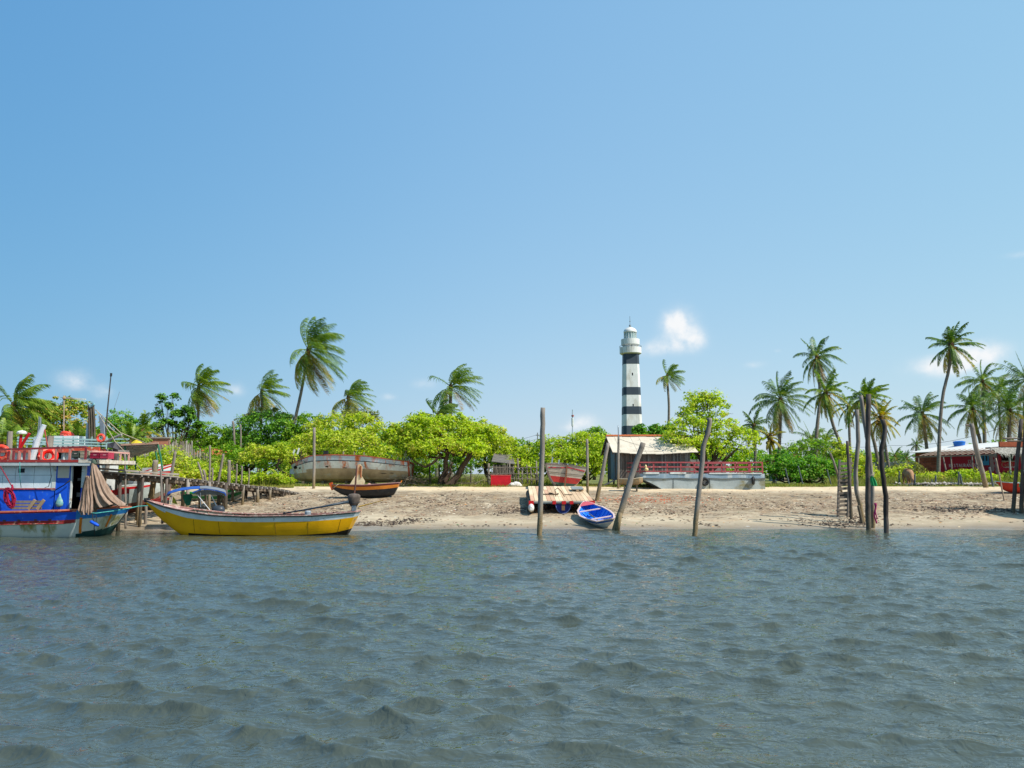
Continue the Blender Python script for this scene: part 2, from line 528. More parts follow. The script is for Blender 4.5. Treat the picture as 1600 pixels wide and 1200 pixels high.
# ------------------------------------------------------------------ water
def water():
    xs = spaced([(-400, 0), (-60, 12), (-28, .7), (-17, .11), (-9, .08), (9, .05), (17, .08), (28, .11), (60, .7), (400, 12)])
    ys = spaced([(-80, 0), (0, 4), (4.5, .4), (9, .035), (16, .045), (26, .065), (37.0, .085)])
    X, Y = np.meshgrid(xs, ys)
    rg = np.random.RandomState(11)
    DX = np.zeros_like(X); DY = np.zeros_like(X); DZ = np.zeros_like(X)
    stepx = np.gradient(xs)[None, :]; stepy = np.gradient(ys)[:, None]
    step = np.maximum(stepx, stepy)
    # patches of stronger and calmer water
    gust = 1 + 0.5 * fbm(X, Y, 21, 3, 0.30)
    n = 130
    for i in range(n):
        lam = 0.17 * (1.6 / 0.17) ** rg.rand()
        k = 2 * PI / lam
        ang = -PI / 2 - 0.34 + rg.randn() * (0.26 if lam > .5 else .55)
        slope = 0.0335 * (1.0 if lam < 0.45 else (0.45 / lam) ** 1.0)
        a = slope / k
        fade = np.clip((lam / step - 3.0) / 3.0, 0, 1)
        ph = rg.rand() * 2 * PI
        cx, cy = math.cos(ang), math.sin(ang)
        warp = 0.5 * np.sin(0.9 * X + 0.5 * Y + ph) * lam * .25
        th = k * (cx * X + cy * Y + warp) + ph
        A = a * fade * gust
        DZ += A * np.cos(th)
        st = 1.25
        DX -= st * A * cx * np.sin(th); DY -= st * A * cy * np.sin(th)
    SH = 33.4 + 0.5 * np.sin(X * 0.11 + 0.6) + 0.22 * np.sin(X * 0.37 + 2) + 0.28 * np.sin(X * 0.83 + 1) * np.sin(X * .21) + 0.12 * np.sin(X * 2.3)
    calm = np.clip((SH - Y) / 5.0, 0.12, 1)
    DZ *= calm; DX *= calm; DY *= calm
    # sharpen the crests
    sd = DZ.std() + 1e-6
    DZ = DZ + 0.16 * (DZ ** 2) / sd * np.sign(DZ) * (DZ > 0)
    V = np.stack([(X + DX).ravel(), (Y + DY).ravel(), DZ.ravel()], 1)
    nx, ny = len(xs), len(ys)
    i = (np.arange(ny - 1)[:, None] * nx + np.arange(nx - 1)[None, :]).ravel()
    F = np.stack([i, i + 1, i + 1 + nx, i + nx], 1)
    m = bpy.data.materials.new('murky river water'); m.use_nodes = True
    nn, l = m.node_tree.nodes, m.node_tree.links
    b = nn['Principled BSDF']
    b.inputs['Roughness'].default_value = 0.03
    b.inputs['IOR'].default_value = 1.5
    b.inputs['Specular IOR Level'].default_value = 0.75
    tc = nn.new('ShaderNodeTexCoord')
    t0 = nn.new('ShaderNodeTexNoise'); t0.inputs['Scale'].default_value = 0.25; t0.inputs['Detail'].default_value = 4
    l.new(tc.outputs['Object'], t0.inputs['Vector'])
    mx = nn.new('ShaderNodeMix'); mx.data_type = 'RGBA'; l.new(t0.outputs['Fac'], mx.inputs['Factor'])
    mx.inputs[6].default_value = (0.050, 0.060, 0.042, 1); mx.inputs[7].default_value = (0.064, 0.074, 0.052, 1)
    l.new(mx.outputs[2], b.inputs['Base Color'])
    def bump(scale, dist, st, strength, prev, rot=0.3, typ='n'):
        mp = nn.new('ShaderNodeMapping'); mp.inputs['Scale'].default_value = st; mp.inputs['Rotation'].default_value = (0, 0, rot)
        l.new(tc.outputs['Object'], mp.inputs[0])
        t = nn.new('ShaderNodeTexNoise'); t.inputs['Scale'].default_value = scale; t.inputs['Detail'].default_value = 2.2; t.inputs['Roughness'].default_value = .5
        t.inputs['Distortion'].default_value = 0.9
        l.new(mp.outputs[0], t.inputs['Vector'])
        bp = nn.new('ShaderNodeBump'); bp.inputs['Strength'].default_value = strength; bp.inputs['Distance'].default_value = dist
        l.new(t.outputs['Fac'], bp.inputs['Height'])
        if prev: l.new(prev.outputs[0], bp.inputs['Normal'])
        return bp
    p = bump(2.6, 0.048, (1.0, 1.7, 1), 1.0, None, 0.30)
    p = bump(6.5, 0.019, (1.3, 1.3, 1), 1.0, p, -0.55)
    l.new(p.outputs[0], b.inputs['Normal'])
    o = np_mesh('water', V, F, m, smooth=True)
    return struct(o)
water()

# ------------------------------------------------------------------ loose stuff on the beach
def chips(name, pts, sizes, mat, seed, flat=0.45, label=None):
    """thousands of small uneven chunks, one mesh: pts (n,3), sizes (n,)"""
    rg = np.random.RandomState(seed)
    n = len(pts)
    base = np.array([[1, 0, 0], [.2, .9, 0], [-.8, .6, 0], [-.7, -.7, 0], [.3, -.9, 0], [0, 0, 1]], dtype=float)
    V = base[None] * (0.6 + 0.8 * rg.rand(n, 6, 1))
    V[:, :, 2] *= flat * (0.4 + rg.rand(n, 1) * 1.2)
    V[:, :, 0] *= (0.7 + 1.3 * rg.rand(n, 1))
    a = rg.rand(n) * 2 * PI; ca, sa = np.cos(a)[:, None], np.sin(a)[:, None]
    x, y = V[:, :, 0].copy(), V[:, :, 1].copy()
    V[:, :, 0] = x * ca - y * sa; V[:, :, 1] = x * sa + y * ca
    V *= sizes[:, None, None] * 0.5
    V += pts[:, None, :]
    tri = np.array([[0, 1, 5], [1, 2, 5], [2, 3, 5], [3, 4, 5], [4, 0, 5]])
    F = (tri[None] + (np.arange(n) * 6)[:, None, None]).reshape(-1, 3)
    o = stuff(np_mesh(name, V.reshape(-1, 3), F, mat))
    return o

def ground_pts(rg, n, x0, x1, y0, y1, dens=None):
    """points on the land; x0, x1 are metres"""
    x = x0 + (x1 - x0) * rg.rand(n); y = y0 + (y1 - y0) * rg.rand(n)
    if dens is not None:
        k = rg.rand(n) < dens(x, y); x, y = x[k], y[k]
    z = np.array([gz(a, b) for a, b in zip(x, y)])
    return np.stack([x, y, z], 1)

rg = np.random.RandomState(3)
def dens_litter(x, y):
    s = y - 33.5
    f = fbm(x, y * 1.5, 31, 3, 0.8)
    return np.clip(np.exp(-((s - 7.6) / 3.2) ** 2) * (0.75 + 1.3 * f), 0.015, 1)
p = ground_pts(rg, 80000, -24, 32, 34.2, 51, dens_litter)
litter_mat = leaf_mat('dead leaves and shell litter', ['#2e251e', '#5b4a3b', '#8a7460', '#b39c80', '#7a5640', '#cdbfa6'], trans=0.0, rough=.9)
chips('beach_litter', p, 0.03 + 0.13 * rg.rand(len(p)) ** 2.4, litter_mat, 4, 0.4)
def dens_track(x, y):
    # dark wrack washed into curved tracks across the slope
    a = np.sin(x * 0.55 + 1.5 * np.sin(y * .5)) ; c = 37.2 + 2.6 * np.sin(x * .33 + .8) + .8 * np.sin(x * 1.1)
    return np.exp(-((y - c) / .8) ** 2) * np.clip(a + .6, 0, 1) + .5 * np.exp(-((y - 35.0 - .3 * np.sin(x * .9)) / .18) ** 2) * np.clip(fbm(x, y, 77, 2, 1.2) + .2, 0, 1)
p = ground_pts(rg, 75000, -16, 32, 34.2, 45, dens_track)
chips('wrack_line', p, 0.04 + 0.11 * rg.rand(len(p)) ** 1.6, leaf_mat('dark wrack', ['#231d18', '#3a3028', '#54463a', '#6d5c4a'], 0, .9), 9, 0.5)
p = ground_pts(rg, 700, -20, 32, 34.4, 50)
chips('bright_litter', p, 0.04 + 0.09 * rg.rand(len(p)) ** 1.5, leaf_mat('fallen orange and pale leaves', ['#b5552a', '#c98a3a', '#d8c9a8', '#8f3a24', '#3f7a4a', '#d6d2c8'], 0, .9), 10, 0.4)

def dens_brick(x, y): return np.exp(-((x - 7.6) / 3.0) ** 2 - ((y - 43.6) / 1.3) ** 2)
p = ground_pts(rg, 6000, 1, 16, 40, 47.5, dens_brick)
chips('brick_rubble', p, 0.03 + 0.10 * rg.rand(len(p)) ** 1.5, M('broken brick', '#b5603a', '#8f5440', .9, island=.35), 5, 0.6)

def twigs(name, spots, mat, seed):
    """spots: (x px, y px, count, spread m, length m, height m)"""
    r = random.Random(seed); mb = MB()
    for (x, y, n, sp, ln, hh) in spots:
        c = hit(x, y)
        for _ in range(n):
            a = r.random() * 2 * PI
            px, py = c.x + r.gauss(0, sp), c.y + abs(r.gauss(0, sp * .5))
            z = gz(px, py) + r.random() * hh
            L = ln * (0.4 + r.random())
            dz = r.gauss(0, .35) * L
            q = [(px, py, z), (px + math.cos(a) * L * .5, py + math.sin(a) * L * .5, z + dz * .6 + .03), (px + math.cos(a) * L, py + math.sin(a) * L, max(gz(px, py), z + dz))]
            mb.tube(q, [.018, .014, .006], 4, False)
    return stuff(mb.build(name, mat))
twigs('brushwood', [(745, 758, 130, 1.5, 1.2, .5), (705, 760, 40, 1.2, .8, .2), (765, 759, 40, .6, .9, .3), (1455, 758, 60, 1.2, .6, .15), (1480, 757, 60, 1.0, .6, .25), (640, 760, 60, .5, 1.0, .6), (655, 759, 40, .5, .8, .2), (270, 765, 30, .6, .8, .4), (260, 745, 40, .8, 1.0, 1.0)],
      M('dry twigs', '#8a7c6c', '#5a4f44', .9, island=.3), 8)

# ------------------------------------------------------------------ leaves and crowns
LEAF = {
    'lime': leaf_mat('lime leaves', ['#546c18', '#82a01c', '#a0bc26', '#b8ce38', '#cdd64e', '#a8a24c'], .48),
    'lime2': leaf_mat('yellow green leaves', ['#687f24', '#92ac2c', '#afc436', '#c6d048', '#d6d65c', '#a1954e'], .48),
    'green': leaf_mat('mid green leaves', ['#3c5c12', '#5c8a1a', '#7ea628', '#a2bc3a'], .42),
    'deep': leaf_mat('deep green leaves', ['#2c4e14', '#42701c', '#5e9026', '#82ac34'], .3),
    'olive': leaf_mat('olive leaves', ['#3b4a1a', '#5e6e26', '#7d8a34', '#9a9c48', '#7e6a3a'], .35),
    'mango': leaf_mat('mango leaves with orange young shoots', ['#46641a', '#6c8c22', '#8fa62e', '#b4b040', '#c4965a'], .36),
    'bright': leaf_mat('bright green leaves', ['#33601c', '#4c8420', '#669f2a', '#86b43c', '#9aa84a'], .4),
    'weed': leaf_mat('weedy green leaves', ['#4a6a18', '#6f9420', '#93ac2e', '#b4b548', '#8a8440'], .4),
}
BARK = M('tree bark', '#5c4a3c', '#372c25', .9, 4, .7, 20, (1, 1, .4))
GREYBARK = M('grey tree bark', '#7d7468', '#544b42', .9, 4, .7, 20, (1, 1, .4))

def leaf_cloud(lobes, n_clump, per, clump_r, leaf, seed, fill=0.25, low=-0.35):
    """leaf quads gathered in clumps over (and in) a set of ellipsoids (centre, radii); arrays of verts and faces"""
    rg = np.random.RandomState(seed)
    w = np.array([r[0] * r[1] + r[1] * r[2] + r[0] * r[2] for _, r in lobes]); w = w / w.sum()
    C = np.array([list(c) for c, _ in lobes]); R = np.array([list(r) for _, r in lobes])
    idx = rg.choice(len(lobes), n_clump, p=w)
    d = rg.randn(n_clump, 3); d /= np.linalg.norm(d, axis=1)[:, None]
    d[:, 2] = np.where(d[:, 2] < low, -d[:, 2], d[:, 2])
    rr = np.where(rg.rand(n_clump) < fill, 0.25 + .6 * rg.rand(n_clump), 0.82 + 0.2 * rg.rand(n_clump))
    rr = np.where(rg.rand(n_clump) < .07, 1.02 + .14 * rg.rand(n_clump), rr)
    cc = C[idx] + d * R[idx] * rr[:, None]
    # drop clumps deep inside another lobe
    keep = np.ones(n_clump, bool)
    for c, r in zip(C, R):
        q = (((cc - c) / r) ** 2).sum(1)
        keep &= ~((q < 0.30) & (rg.rand(n_clump) < .8))
    hole = np.sin(cc[:, 0] * 2.1 + 1.7 * np.sin(cc[:, 2] * 2.3 + seed)) * np.sin(cc[:, 2] * 2.9 + 1.3 * np.sin(cc[:, 0] * 1.7)) + .45 * np.sin(cc[:, 1] * 2.2 + cc[:, 0])
    keep &= (hole > -.72) | (rg.rand(n_clump) < .35)
    cc = cc[keep]; m = len(cc)
    cc += rg.randn(m, 3) * clump_r * .25
    size = clump_r * (0.4 + 1.1 * rg.rand(m) ** 1.3)
    N = m * per
    k = np.repeat(np.arange(m), per)
    e = rg.randn(N, 3); e /= np.linalg.norm(e, axis=1)[:, None]
    e[:, 2] = np.where(rg.rand(N) < .6, np.abs(e[:, 2]), e[:, 2])
    rad = size[k] * (rg.rand(N) ** 0.45)
    P = cc[k] + e * rad[:, None] * np.array([1.15, 1.15, .8])
    nrm = e * 0.7 + rg.randn(N, 3) * 0.45 + np.array([0, 0, .55])
    nrm /= np.linalg.norm(nrm, axis=1)[:, None]
    t = rg.randn(N, 3); t -= nrm * (t * nrm).sum(1)[:, None]; t /= np.linalg.norm(t, axis=1)[:, None]
    b = np.cross(nrm, t)
    L = (leaf * (0.6 + .8 * rg.rand(N)))[:, None]
    V = np.empty((N, 4, 3))
    V[:, 0] = P - t * L * .5; V[:, 1] = P + b * L * .30 + nrm * L * .06; V[:, 2] = P + t * L * .5; V[:, 3] = P - b * L * .30 + nrm * L * .06
    return V.reshape(-1, 3), np.arange(N * 4).reshape(-1, 4)

def crown(lobes, dens, mat, parent, loc, seed, leaf=.16, clump=.42, per=42, fill=.25, name='crown', low=-.35):
    area = sum(4 * PI * ((r[0] * r[1] + r[1] * r[2] + r[0] * r[2]) / 3) for _, r in lobes) * .6
    n = max(12, int(area * dens / (clump * clump)))
    L2 = [(Vector(c) - Vector(loc), r) for c, r in lobes]
    V, F = leaf_cloud(L2, n, per, clump, leaf, seed, fill, low)
    return np_mesh(name, V, F, LEAF[mat], parent)

def px_lobes(D, specs, depth=None):
    """specs: (x px, y px, rx px, ry px[, depth offset m]) at depth D -> ellipsoids in metres"""
    out = []
    for s in specs:
        dd = s[4] if len(s) > 4 else 0
        c = at(s[0], s[1], D + dd); k = (D + dd) / 1208
        rx, rz = s[2] * k, s[3] * k
        out.append((c, (rx, depth or max(rx * .8, rz), rz)))
    return out

def limb_paths(base, lobes, r, rng, n_sub=2, start=.35):
    """trunk forks running into the crown"""
    out = []
    for c, rad in lobes:
        end = Vector(c) + Vector((rng.uniform(-.2, .2) * rad[0], rng.uniform(-.3, .1) * rad[1], -.1 * rad[2]))
        m = base.lerp(end, .5) + Vector((rng.uniform(-.25, .25), rng.uniform(-.2, .2), -.12 * (end - base).length))
        q1 = base.lerp(m, .5) + Vector((rng.uniform(-.1, .1), 0, 0))
        out.append(([base, q1, m, m.lerp(end, .5) + Vector((rng.uniform(-.15, .15), 0, .1)), end], [r, r * .8, r * .6, r * .4, r * .15]))
        for _ in range(7):
            d_ = Vector((rng.gauss(0, 1), rng.gauss(0, .6), abs(rng.gauss(0, 1)))).normalized()
            e3 = Vector(c) + Vector((d_.x * rad[0], d_.y * rad[1], d_.z * rad[2])) * rng.uniform(1.0, 1.13)
            s3 = Vector(c) + (e3 - Vector(c)) * .45
            out.append(([s3, s3.lerp(e3, .55) + Vector((rng.uniform(-.1, .1), 0, .06)), e3], [.03, .018, .006]))
        for _ in range(n_sub):
            e2 = Vector(c) + Vector((rng.uniform(-.8, .8) * rad[0], rng.uniform(-.7, .7) * rad[1], rng.uniform(-.1, .6) * rad[2]))
            out.append(([m, m.lerp(e2, .5) + Vector((0, 0, -.1)), e2], [r * .4, r * .25, r * .08]))
    return out

def tree(label, D, specs, base_px, mat, seed, name='tree', cat='tree', dens=.62, leaf=.16, clump=.42, per=42, r=.14, group=None, fill=.25, bark=None, depth=None, low=-.35, limbs=True, down=False):
    lobes = px_lobes(D, specs, depth)
    base = foot(base_px, D)
    if down:      # foliage reaching the ground
        lobes += [(Vector((c.x, c.y, (c.z + gz(c.x, c.y)) / 2)), (r[0] * 1.02, r[1], max(.3, (c.z - gz(c.x, c.y)) / 2 + r[2] * .35))) for c, r in lobes]
    o = thing(name, label, cat, base, group=group)
    crown(lobes, dens, mat, o, base, seed, leaf, clump, per, fill, low=low)
    if limbs:
        rng = random.Random(seed); mb = MB()
        top = base + Vector((rng.uniform(-.2, .2), 0, max(.3, (min(c.z for c, _ in lobes) - base.z) * .4)))
        mb.tube([base - Vector((0, 0, .15)), base.lerp(top, .5), top], [r * 1.5, r * 1.1, r], 8)
        for p_, rr_ in limb_paths(top, lobes, r * .75, rng): mb.tube(p_, rr_, 6, False)
        mb.build('trunk', bark or BARK, o, base, True)
    return o

# ------------------------------------------------------------------ palms
FROND = [leaf_mat('green palm leaflets', ['#3a5616', '#58771e', '#76922a', '#94a03a'], .3, .42),
         leaf_mat('yellowing palm leaflets', ['#5f6f1c', '#8a8f28', '#a89a35', '#b08c3a'], .34, .45),
         leaf_mat('dry palm leaflets', ['#6b5332', '#8d7246', '#a58b5c', '#7f7a3a'], .2, .6),
         leaf_mat('dark palm leaflets', ['#2f4a1a', '#4a6a24', '#648432', '#8a9642'], .28, .42)]

def frond_mesh(az, el, L, wind, rng, droop, leaflet, pairs=34, sparse=0.0):
    d = Vector((math.cos(az) * math.cos(el), math.sin(az) * math.cos(el), math.sin(el)))
    N = 12
    pts = [Vector((0, 0, 0))]; step = L / N
    W = Vector((1, .1, .08)) * wind
    for k in range(N):
        u = k / N
        d = d + Vector((0, 0, -droop * (0.35 + u) / N * 1.6)) + W * ((.35 + u) / N * 1.7)
        d.normalize()
        pts.append(pts[-1] + d * step)
    mb = MB()
    mb.tube([pts[0], pts[3], pts[6], pts[9], pts[12]], [.045, .035, .025, .015, .006], 4, False)
    def P(u):
        x = min(u * N, N - 1e-4); i = int(x); return pts[i].lerp(pts[i + 1], x - i), (pts[i + 1] - pts[i]).normalized()
    side0 = Vector((-math.sin(az), math.cos(az), 0))
    for k in range(pairs):
        u = 0.14 + 0.86 * (k + rng.random() * .6) / pairs
        p, t = P(u)
        s = (side0 - t * side0.dot(t)).normalized()
        ll = leaflet * (math.sin(PI * (.16 + .80 * u)) ** .6) * rng.uniform(.7, 1.15)
        for sg in (-1, 1):
            if sparse and rng.random() < sparse: continue
            dirn = s * sg * .74 + t * .62 + Vector((0, 0, -.30 - rng.random() * .30)) + Vector((1, 0, .05)) * wind * .85
            dirn.normalize()
            d2 = (dirn + Vector((0, 0, -.75)) + Vector((1, 0, 0)) * wind * .35).normalized()
            w = t * 0.030 if wind < .3 else t * 0.034
            m = p + dirn * ll * .5
            e = m + d2 * ll * .5
            i = len(mb.v)
            mb.v += [tuple(p - w * .7), tuple(p + w * .7), tuple(m + w), tuple(m - w), tuple(e)]
            mb.f += [(i, i + 1, i + 2, i + 3), (i + 3, i + 2, i + 4)]; mb.mi += [0, 0]
    return mb

def palm(label, pts, D, R, nf, wind, seed, tone=0, young=False, tr=(.13, .19), group='coconut palms along the shore', yellow=.25, nuts=0, low=-60, leafl=.75, topel=80, name='palm_tree', far=False, pairs=None):
    """pts: pixels of the trunk from the crown down to the foot; R frond length in pixels"""
    rng = random.Random(seed)
    k = D / 1208
    P = [at(x, y, D) for x, y in pts]
    g = gz(P[-1].x, D)
    if P[-1].z > g: P.append(Vector((P[-1].x + (P[-1].x - P[-2].x) * .2 if len(P) > 1 else P[-1].x, D, g)))
    P[-1].z = g - .1
    o = thing(name, label, 'palm tree', Vector((P[-1].x, D, g)), group=group)
    base = o.location
    # smooth the trunk
    path = []
    for i in range(len(P) - 1):
        a, b = P[i], P[i + 1]
        a0 = P[i - 1] if i else a; b0 = P[i + 2] if i + 2 < len(P) else b
        n = 8 if not far else 4
        for j in range(n):
            t = j / n
            path.append(.5 * ((2 * a) + (b - a0) * t + (2 * a0 - 5 * a + 4 * b - b0) * t * t + (3 * b - a0 - 3 * b + 0 * a + b0 - 0 * b) * 0) if False else Vector([.5 * (2 * a[c] + (b[c] - a0[c]) * t + (2 * a0[c] - 5 * a[c] + 4 * b[c] - b0[c]) * t * t + (3 * a[c] - a0[c] - 3 * b[c] + b0[c]) * t ** 3) for c in range(3)]))
    path.append(P[-1])
    mb = MB(); n = len(path)
    rad = [tr[0] + (tr[1] - tr[0]) * (i / (n - 1)) ** 1.5 + (.06 if i > n - 4 else 0) for i in range(n)]
    mb.tube(path, rad, 8, True, .05, rng)
    mb.build('trunk', PALMWOOD, o, base, True)
    top = P[0]
    L = R * k * (1.1 if group != 'far palms over the pale wall' else 1)
    nf = int(nf * (1.4 if wind > .5 else 1.25))
    for i in range(nf):
        f = i / (nf - 1)
        az = i * 2.39996 + rng.uniform(-.45, .45)
        el = math.radians(topel + (low - topel) * f ** .9 + rng.uniform(-13, 13))
        if wind > .5 and math.cos(az) < -.1 and f < .6 and rng.random() < .75: az += PI * rng.uniform(.6, 1.1)
        ln = L * rng.uniform(.86, 1.06) * (.8 + .2 * min(1, f * 3))
        dr = (.75 + .55 * f) * rng.uniform(.7, 1.35) if not young else .35 + .3 * f
        mi = tone
        if f > 1 - yellow and rng.random() < .75: mi = 1
        if f > .88 and rng.random() < .5: mi = 2
        fm = frond_mesh(az, el, ln, wind * rng.uniform(.7, 1.3), rng, dr, leafl * (1.25 if wind > .5 else 1.1) * min(1.15, ln / 3.4), pairs or (24 if far else 36), rng.choice((.02, .06, .12, .3)))
        fr = fm.build('frond', FROND[mi], o)
        fr.location = top - base + Vector((rng.uniform(-.08, .08), rng.uniform(-.08, .08), -.25 * f))
    if nuts:
        nb = MB()
        for _ in range(nuts):
            a = rng.random() * 2 * PI
            nb.ball(top + Vector((math.cos(a) * .3, math.sin(a) * .3, -.25 - rng.random() * .35)), .13, 7, 5)
        nb.build('coconut_cluster', M('coconuts', '#8a7a30', '#7a4a22', .7), o, base, True)
    cb = MB(); cb.ball(top + Vector((0, 0, -.1)), .24, 8, 6, (1, 1, 1.6)); cb.build('crown_heart', M('palm fibre', '#6b5136', '#46341f', .95), o, base, True)
    return o

def stone_free(): pass
# ------------------------------------------------------------------ lighthouse
def lighthouse():
    D = 186
    base = foot(987, D)
    o = thing('lighthouse', 'tall white lighthouse with four dark bands, balconies and domed lantern, behind the plank hut', 'lighthouse', base)
    wm = M('lighthouse white paint', '#dcdcd8', '#c9cac6', .6, .4, stain=('#b9b4a8', .2, .5, (1, 1, .3)))
    dm = M('lighthouse dark band', '#3c4650', '#333d47', .6, .5)
    k = D / 1195
    zof = lambda y: at(985, y, D).z - base.z
    cx = at(985.2, 553, D).x - base.x
    def half(y): return (23.2 + (y - 553) * (29.5 - 23.2) / 125) / 2 * k
    def section(h, z):
        c = h * .30          # chamfer
        pts = [(-h + c, -h), (h - c, -h), (h, -h + c), (h, h - c), (h - c, h), (-h + c, h), (-h, h - c), (-h, -h + c)]
        return [Vector((cx + a, b, z)) for a, b in pts]
    bands = [(553, 570, 1), (570, 606, 0), (606, 618, 1), (618, 636, 0), (636, 648, 1), (648, 666, 0), (666, 684, 1), (684, 745, 0)]
    mbw, mbd = MB(), MB()
    for y0, y1, d in bands:
        mb = MB()
        z0 = zof(y1) if y1 < 745 else -.3
        h0, h1 = half(y1) + (.02 if d else 0), half(y0) + (.02 if d else 0)
        mb.grid([section(h0, z0), section(h1, zof(y0))], True)
        if d: mb.quad(*section(h1, zof(y0))); mb.quad(*reversed(section(h0, z0)))
        ob = mb.build('dark_band' if d else 'tower_wall', dm if d else wm, o)
    def drum(name, y0, y1, wpx, mat, seg=28):
        mb = MB(); r = wpx / 2 * k
        z0, z1 = zof(y1), zof(y0)
        mb.lathe((cx, 0, 0), [(r * .86, z0 - .25), (r, z0), (r, z1)], seg)
        return mb.build(name, mat, o, smooth=False)
    low = drum('lower_balcony', 543.5, 552.5, 34, wm)
    rl = MB()
    r = 17 * k
    for i in range(24):
        a = 2 * PI * i / 24
        rl.beam((cx + r * math.cos(a), r * math.sin(a), zof(543.5)), (cx + r * math.cos(a), r * math.sin(a), zof(541)), .06, .06)
    rl.ring((cx, 0, zof(541)), r, .04, 'z', 32, 4)
    rl.build('railing', STEEL, low)
    drum('watch_room', 537, 544.5, 21, wm)
    drum('upper_balcony', 530.5, 539, 29, wm)
    g = drum('lantern_glass', 520, 531, 18.5, M('lantern glass', '#9fb6b4', '#8ba3a4', .15, spec=.6))
    mu = MB(); r = 9.7 * k
    for i in range(16):
        a = 2 * PI * i / 16
        mu.beam((cx + r * math.cos(a), r * math.sin(a), zof(531)), (cx + r * math.cos(a), r * math.sin(a), zof(520)), .12, .12)
    mu.build('glazing_bar', WHITE, g)
    dome = MB(); R = 10.4 * k; H = zof(512.4) - zof(520)
    dome.lathe((cx, 0, zof(520)), [(R, 0), (R, .15)] + [(R * math.cos(t), .15 + H * math.sin(t)) for t in [i * PI / 16 for i in range(1, 8)]] + [(.25, H + .2)], 28)
    dm_ = dome.build('dome', wm, o, smooth=True)
    b = MB(); b.ball((cx, 0, zof(509)), 1.9 * k, 10, 6); b.tube([(cx, 0, zof(508)), (cx, 0, zof(494))], .06, 5); b.ball((cx, 0, zof(502)), .16, 6, 4)
    b.build('finial', STEEL, dm_)
    for y, w, h in ((586, 1.6, 4), (634, 1.6, 3.4), (540.5, 1.4, 3.2)):
        hf = half(y) if y > 553 else 10.5 * k
        m = MB(); m.box((cx + .1, -hf + .02, zof(y)), (w * k, .12, h * k)); m.build('window', DARKIN, o)
lighthouse()

# ------------------------------------------------------------------ palms of the left side, blown by the wind
WG = 'wind blown coconut palms on the left'
RG = 'coconut palms on the right'
palm('bushy coconut palm above the blue and white fishing boat, cut by the left edge', [(22, 632), (24, 670), (24, 715)], 60, 62, 26, .75, 1, 0, group=WG, yellow=.2, leafl=1.0)
palm('low young palm with upright fronds below the leftmost bushy palm', [(30, 690), (30, 708)], 56, 45, 14, .15, 2, 0, group=WG, low=0, yellow=.15)
palm('low young palm over the end of the fishing boat deck at the left edge', [(2, 690), (2, 710)], 54, 45, 14, .15, 33, 0, group=WG, low=0, yellow=.3)
palm('coconut palm with a skirt of hanging yellow fronds and straight trunk behind the stake fence', [(311, 603), (310, 640), (308, 706)], 92, 46, 26, .85, 3, 0, tr=(.15, .2), group=WG, yellow=.45, leafl=1.0, topel=85, low=-75)
palm('small windswept palm rising behind the large dark green tree', [(409, 611), (409, 640), (405, 700)], 100, 44, 20, .8, 4, 0, group=WG, yellow=.4, low=-70, leafl=1.0)
palm('tallest windswept palm with curved leaning trunk and brown lower fronds', [(482, 545), (473, 600), (461, 655), (449, 693)], 76, 66, 32, .9, 5, 0, tr=(.14, .2), group=WG, yellow=.35, nuts=6, leafl=1.05, topel=85, low=-80)
palm('yellowish palm crown rising just right of the tallest windswept palm', [(544, 620), (544, 650), (544, 700)], 96, 44, 20, .9, 6, 0, group=WG, yellow=.5, leafl=1.0, topel=85, low=-70)
palm('ragged windswept palm above the broad lime green tree', [(704, 603), (704, 640), (705, 700)], 88, 52, 19, .9, 7, 0, tr=(.2, .22), group=WG, yellow=.1, leafl=.8, topel=80, low=-35)
palm('low young palm tucked against the trunk of the ragged palm', [(684, 648), (684, 660)], 84, 40, 12, .8, 8, 3, group=WG, low=10, yellow=.1, leafl=.9)
palm('slender palm with a small crown standing right of the lighthouse', [(1042, 587), (1045, 630), (1045, 668)], 135, 29, 17, .75, 9, 0, tr=(.2, .24), group=WG, yellow=.25, low=-30, leafl=1.0)
for x, y, D, s, lb in ((222, 672, 66, 40, 'low palm with arching fronds behind the flat canopy'), (205, 690, 62, 41, 'short palm bush at the left of the salmon wall'), (118, 690, 60, 42, 'short palm bush among the mango trees')):
    palm(lb, [(x, y), (x, y + 14)], D, 36, 16, .2, s, 0, low=-5, group='low palms on the left', yellow=.2)

# right hand palms
palm('tall palm with double bent trunk, highest crown of the middle cluster', [(1276, 556), (1280, 590), (1281, 625), (1277, 665), (1275, 700)], 84, 42, 26, .4, 10, 3, tr=(.17, .22), group=RG, yellow=.2, nuts=8, low=-75)
palm('broad palm with the fullest crown at the left of the right hand cluster', [(1219, 624), (1219, 665), (1217, 715)], 76, 52, 30, .35, 11, 3, tr=(.15, .2), group=RG, yellow=.3, nuts=6, low=-70)
palm('palm with a small upright crown just left of the broadest palm', [(1178, 664), (1180, 690), (1180, 715)], 82, 32, 20, .1, 12, 3, group=RG, yellow=.2, low=-60)
palm('short palm with orange tinted fronds and twin pale stems beside the barge', [(1203, 682), (1203, 702), (1206, 735), (1211, 761)], 62, 24, 18, .2, 13, 1, tr=(.1, .13), group=RG, yellow=.6, nuts=5, low=-80)
palm('palm with strongly curved trunk running down to the ladder', [(1290, 612), (1292, 625), (1302, 665), (1315, 700), (1318, 738)], 72, 40, 26, .35, 14, 0, tr=(.14, .18), group=RG, yellow=.45, nuts=6, low=-75)
palm('narrow palm with drooping fronds just left of the two dark posts', [(1326, 634), (1327, 670), (1329, 720)], 86, 32, 18, .2, 15, 0, tr=(.14, .17), group=RG, yellow=.25, low=-80)
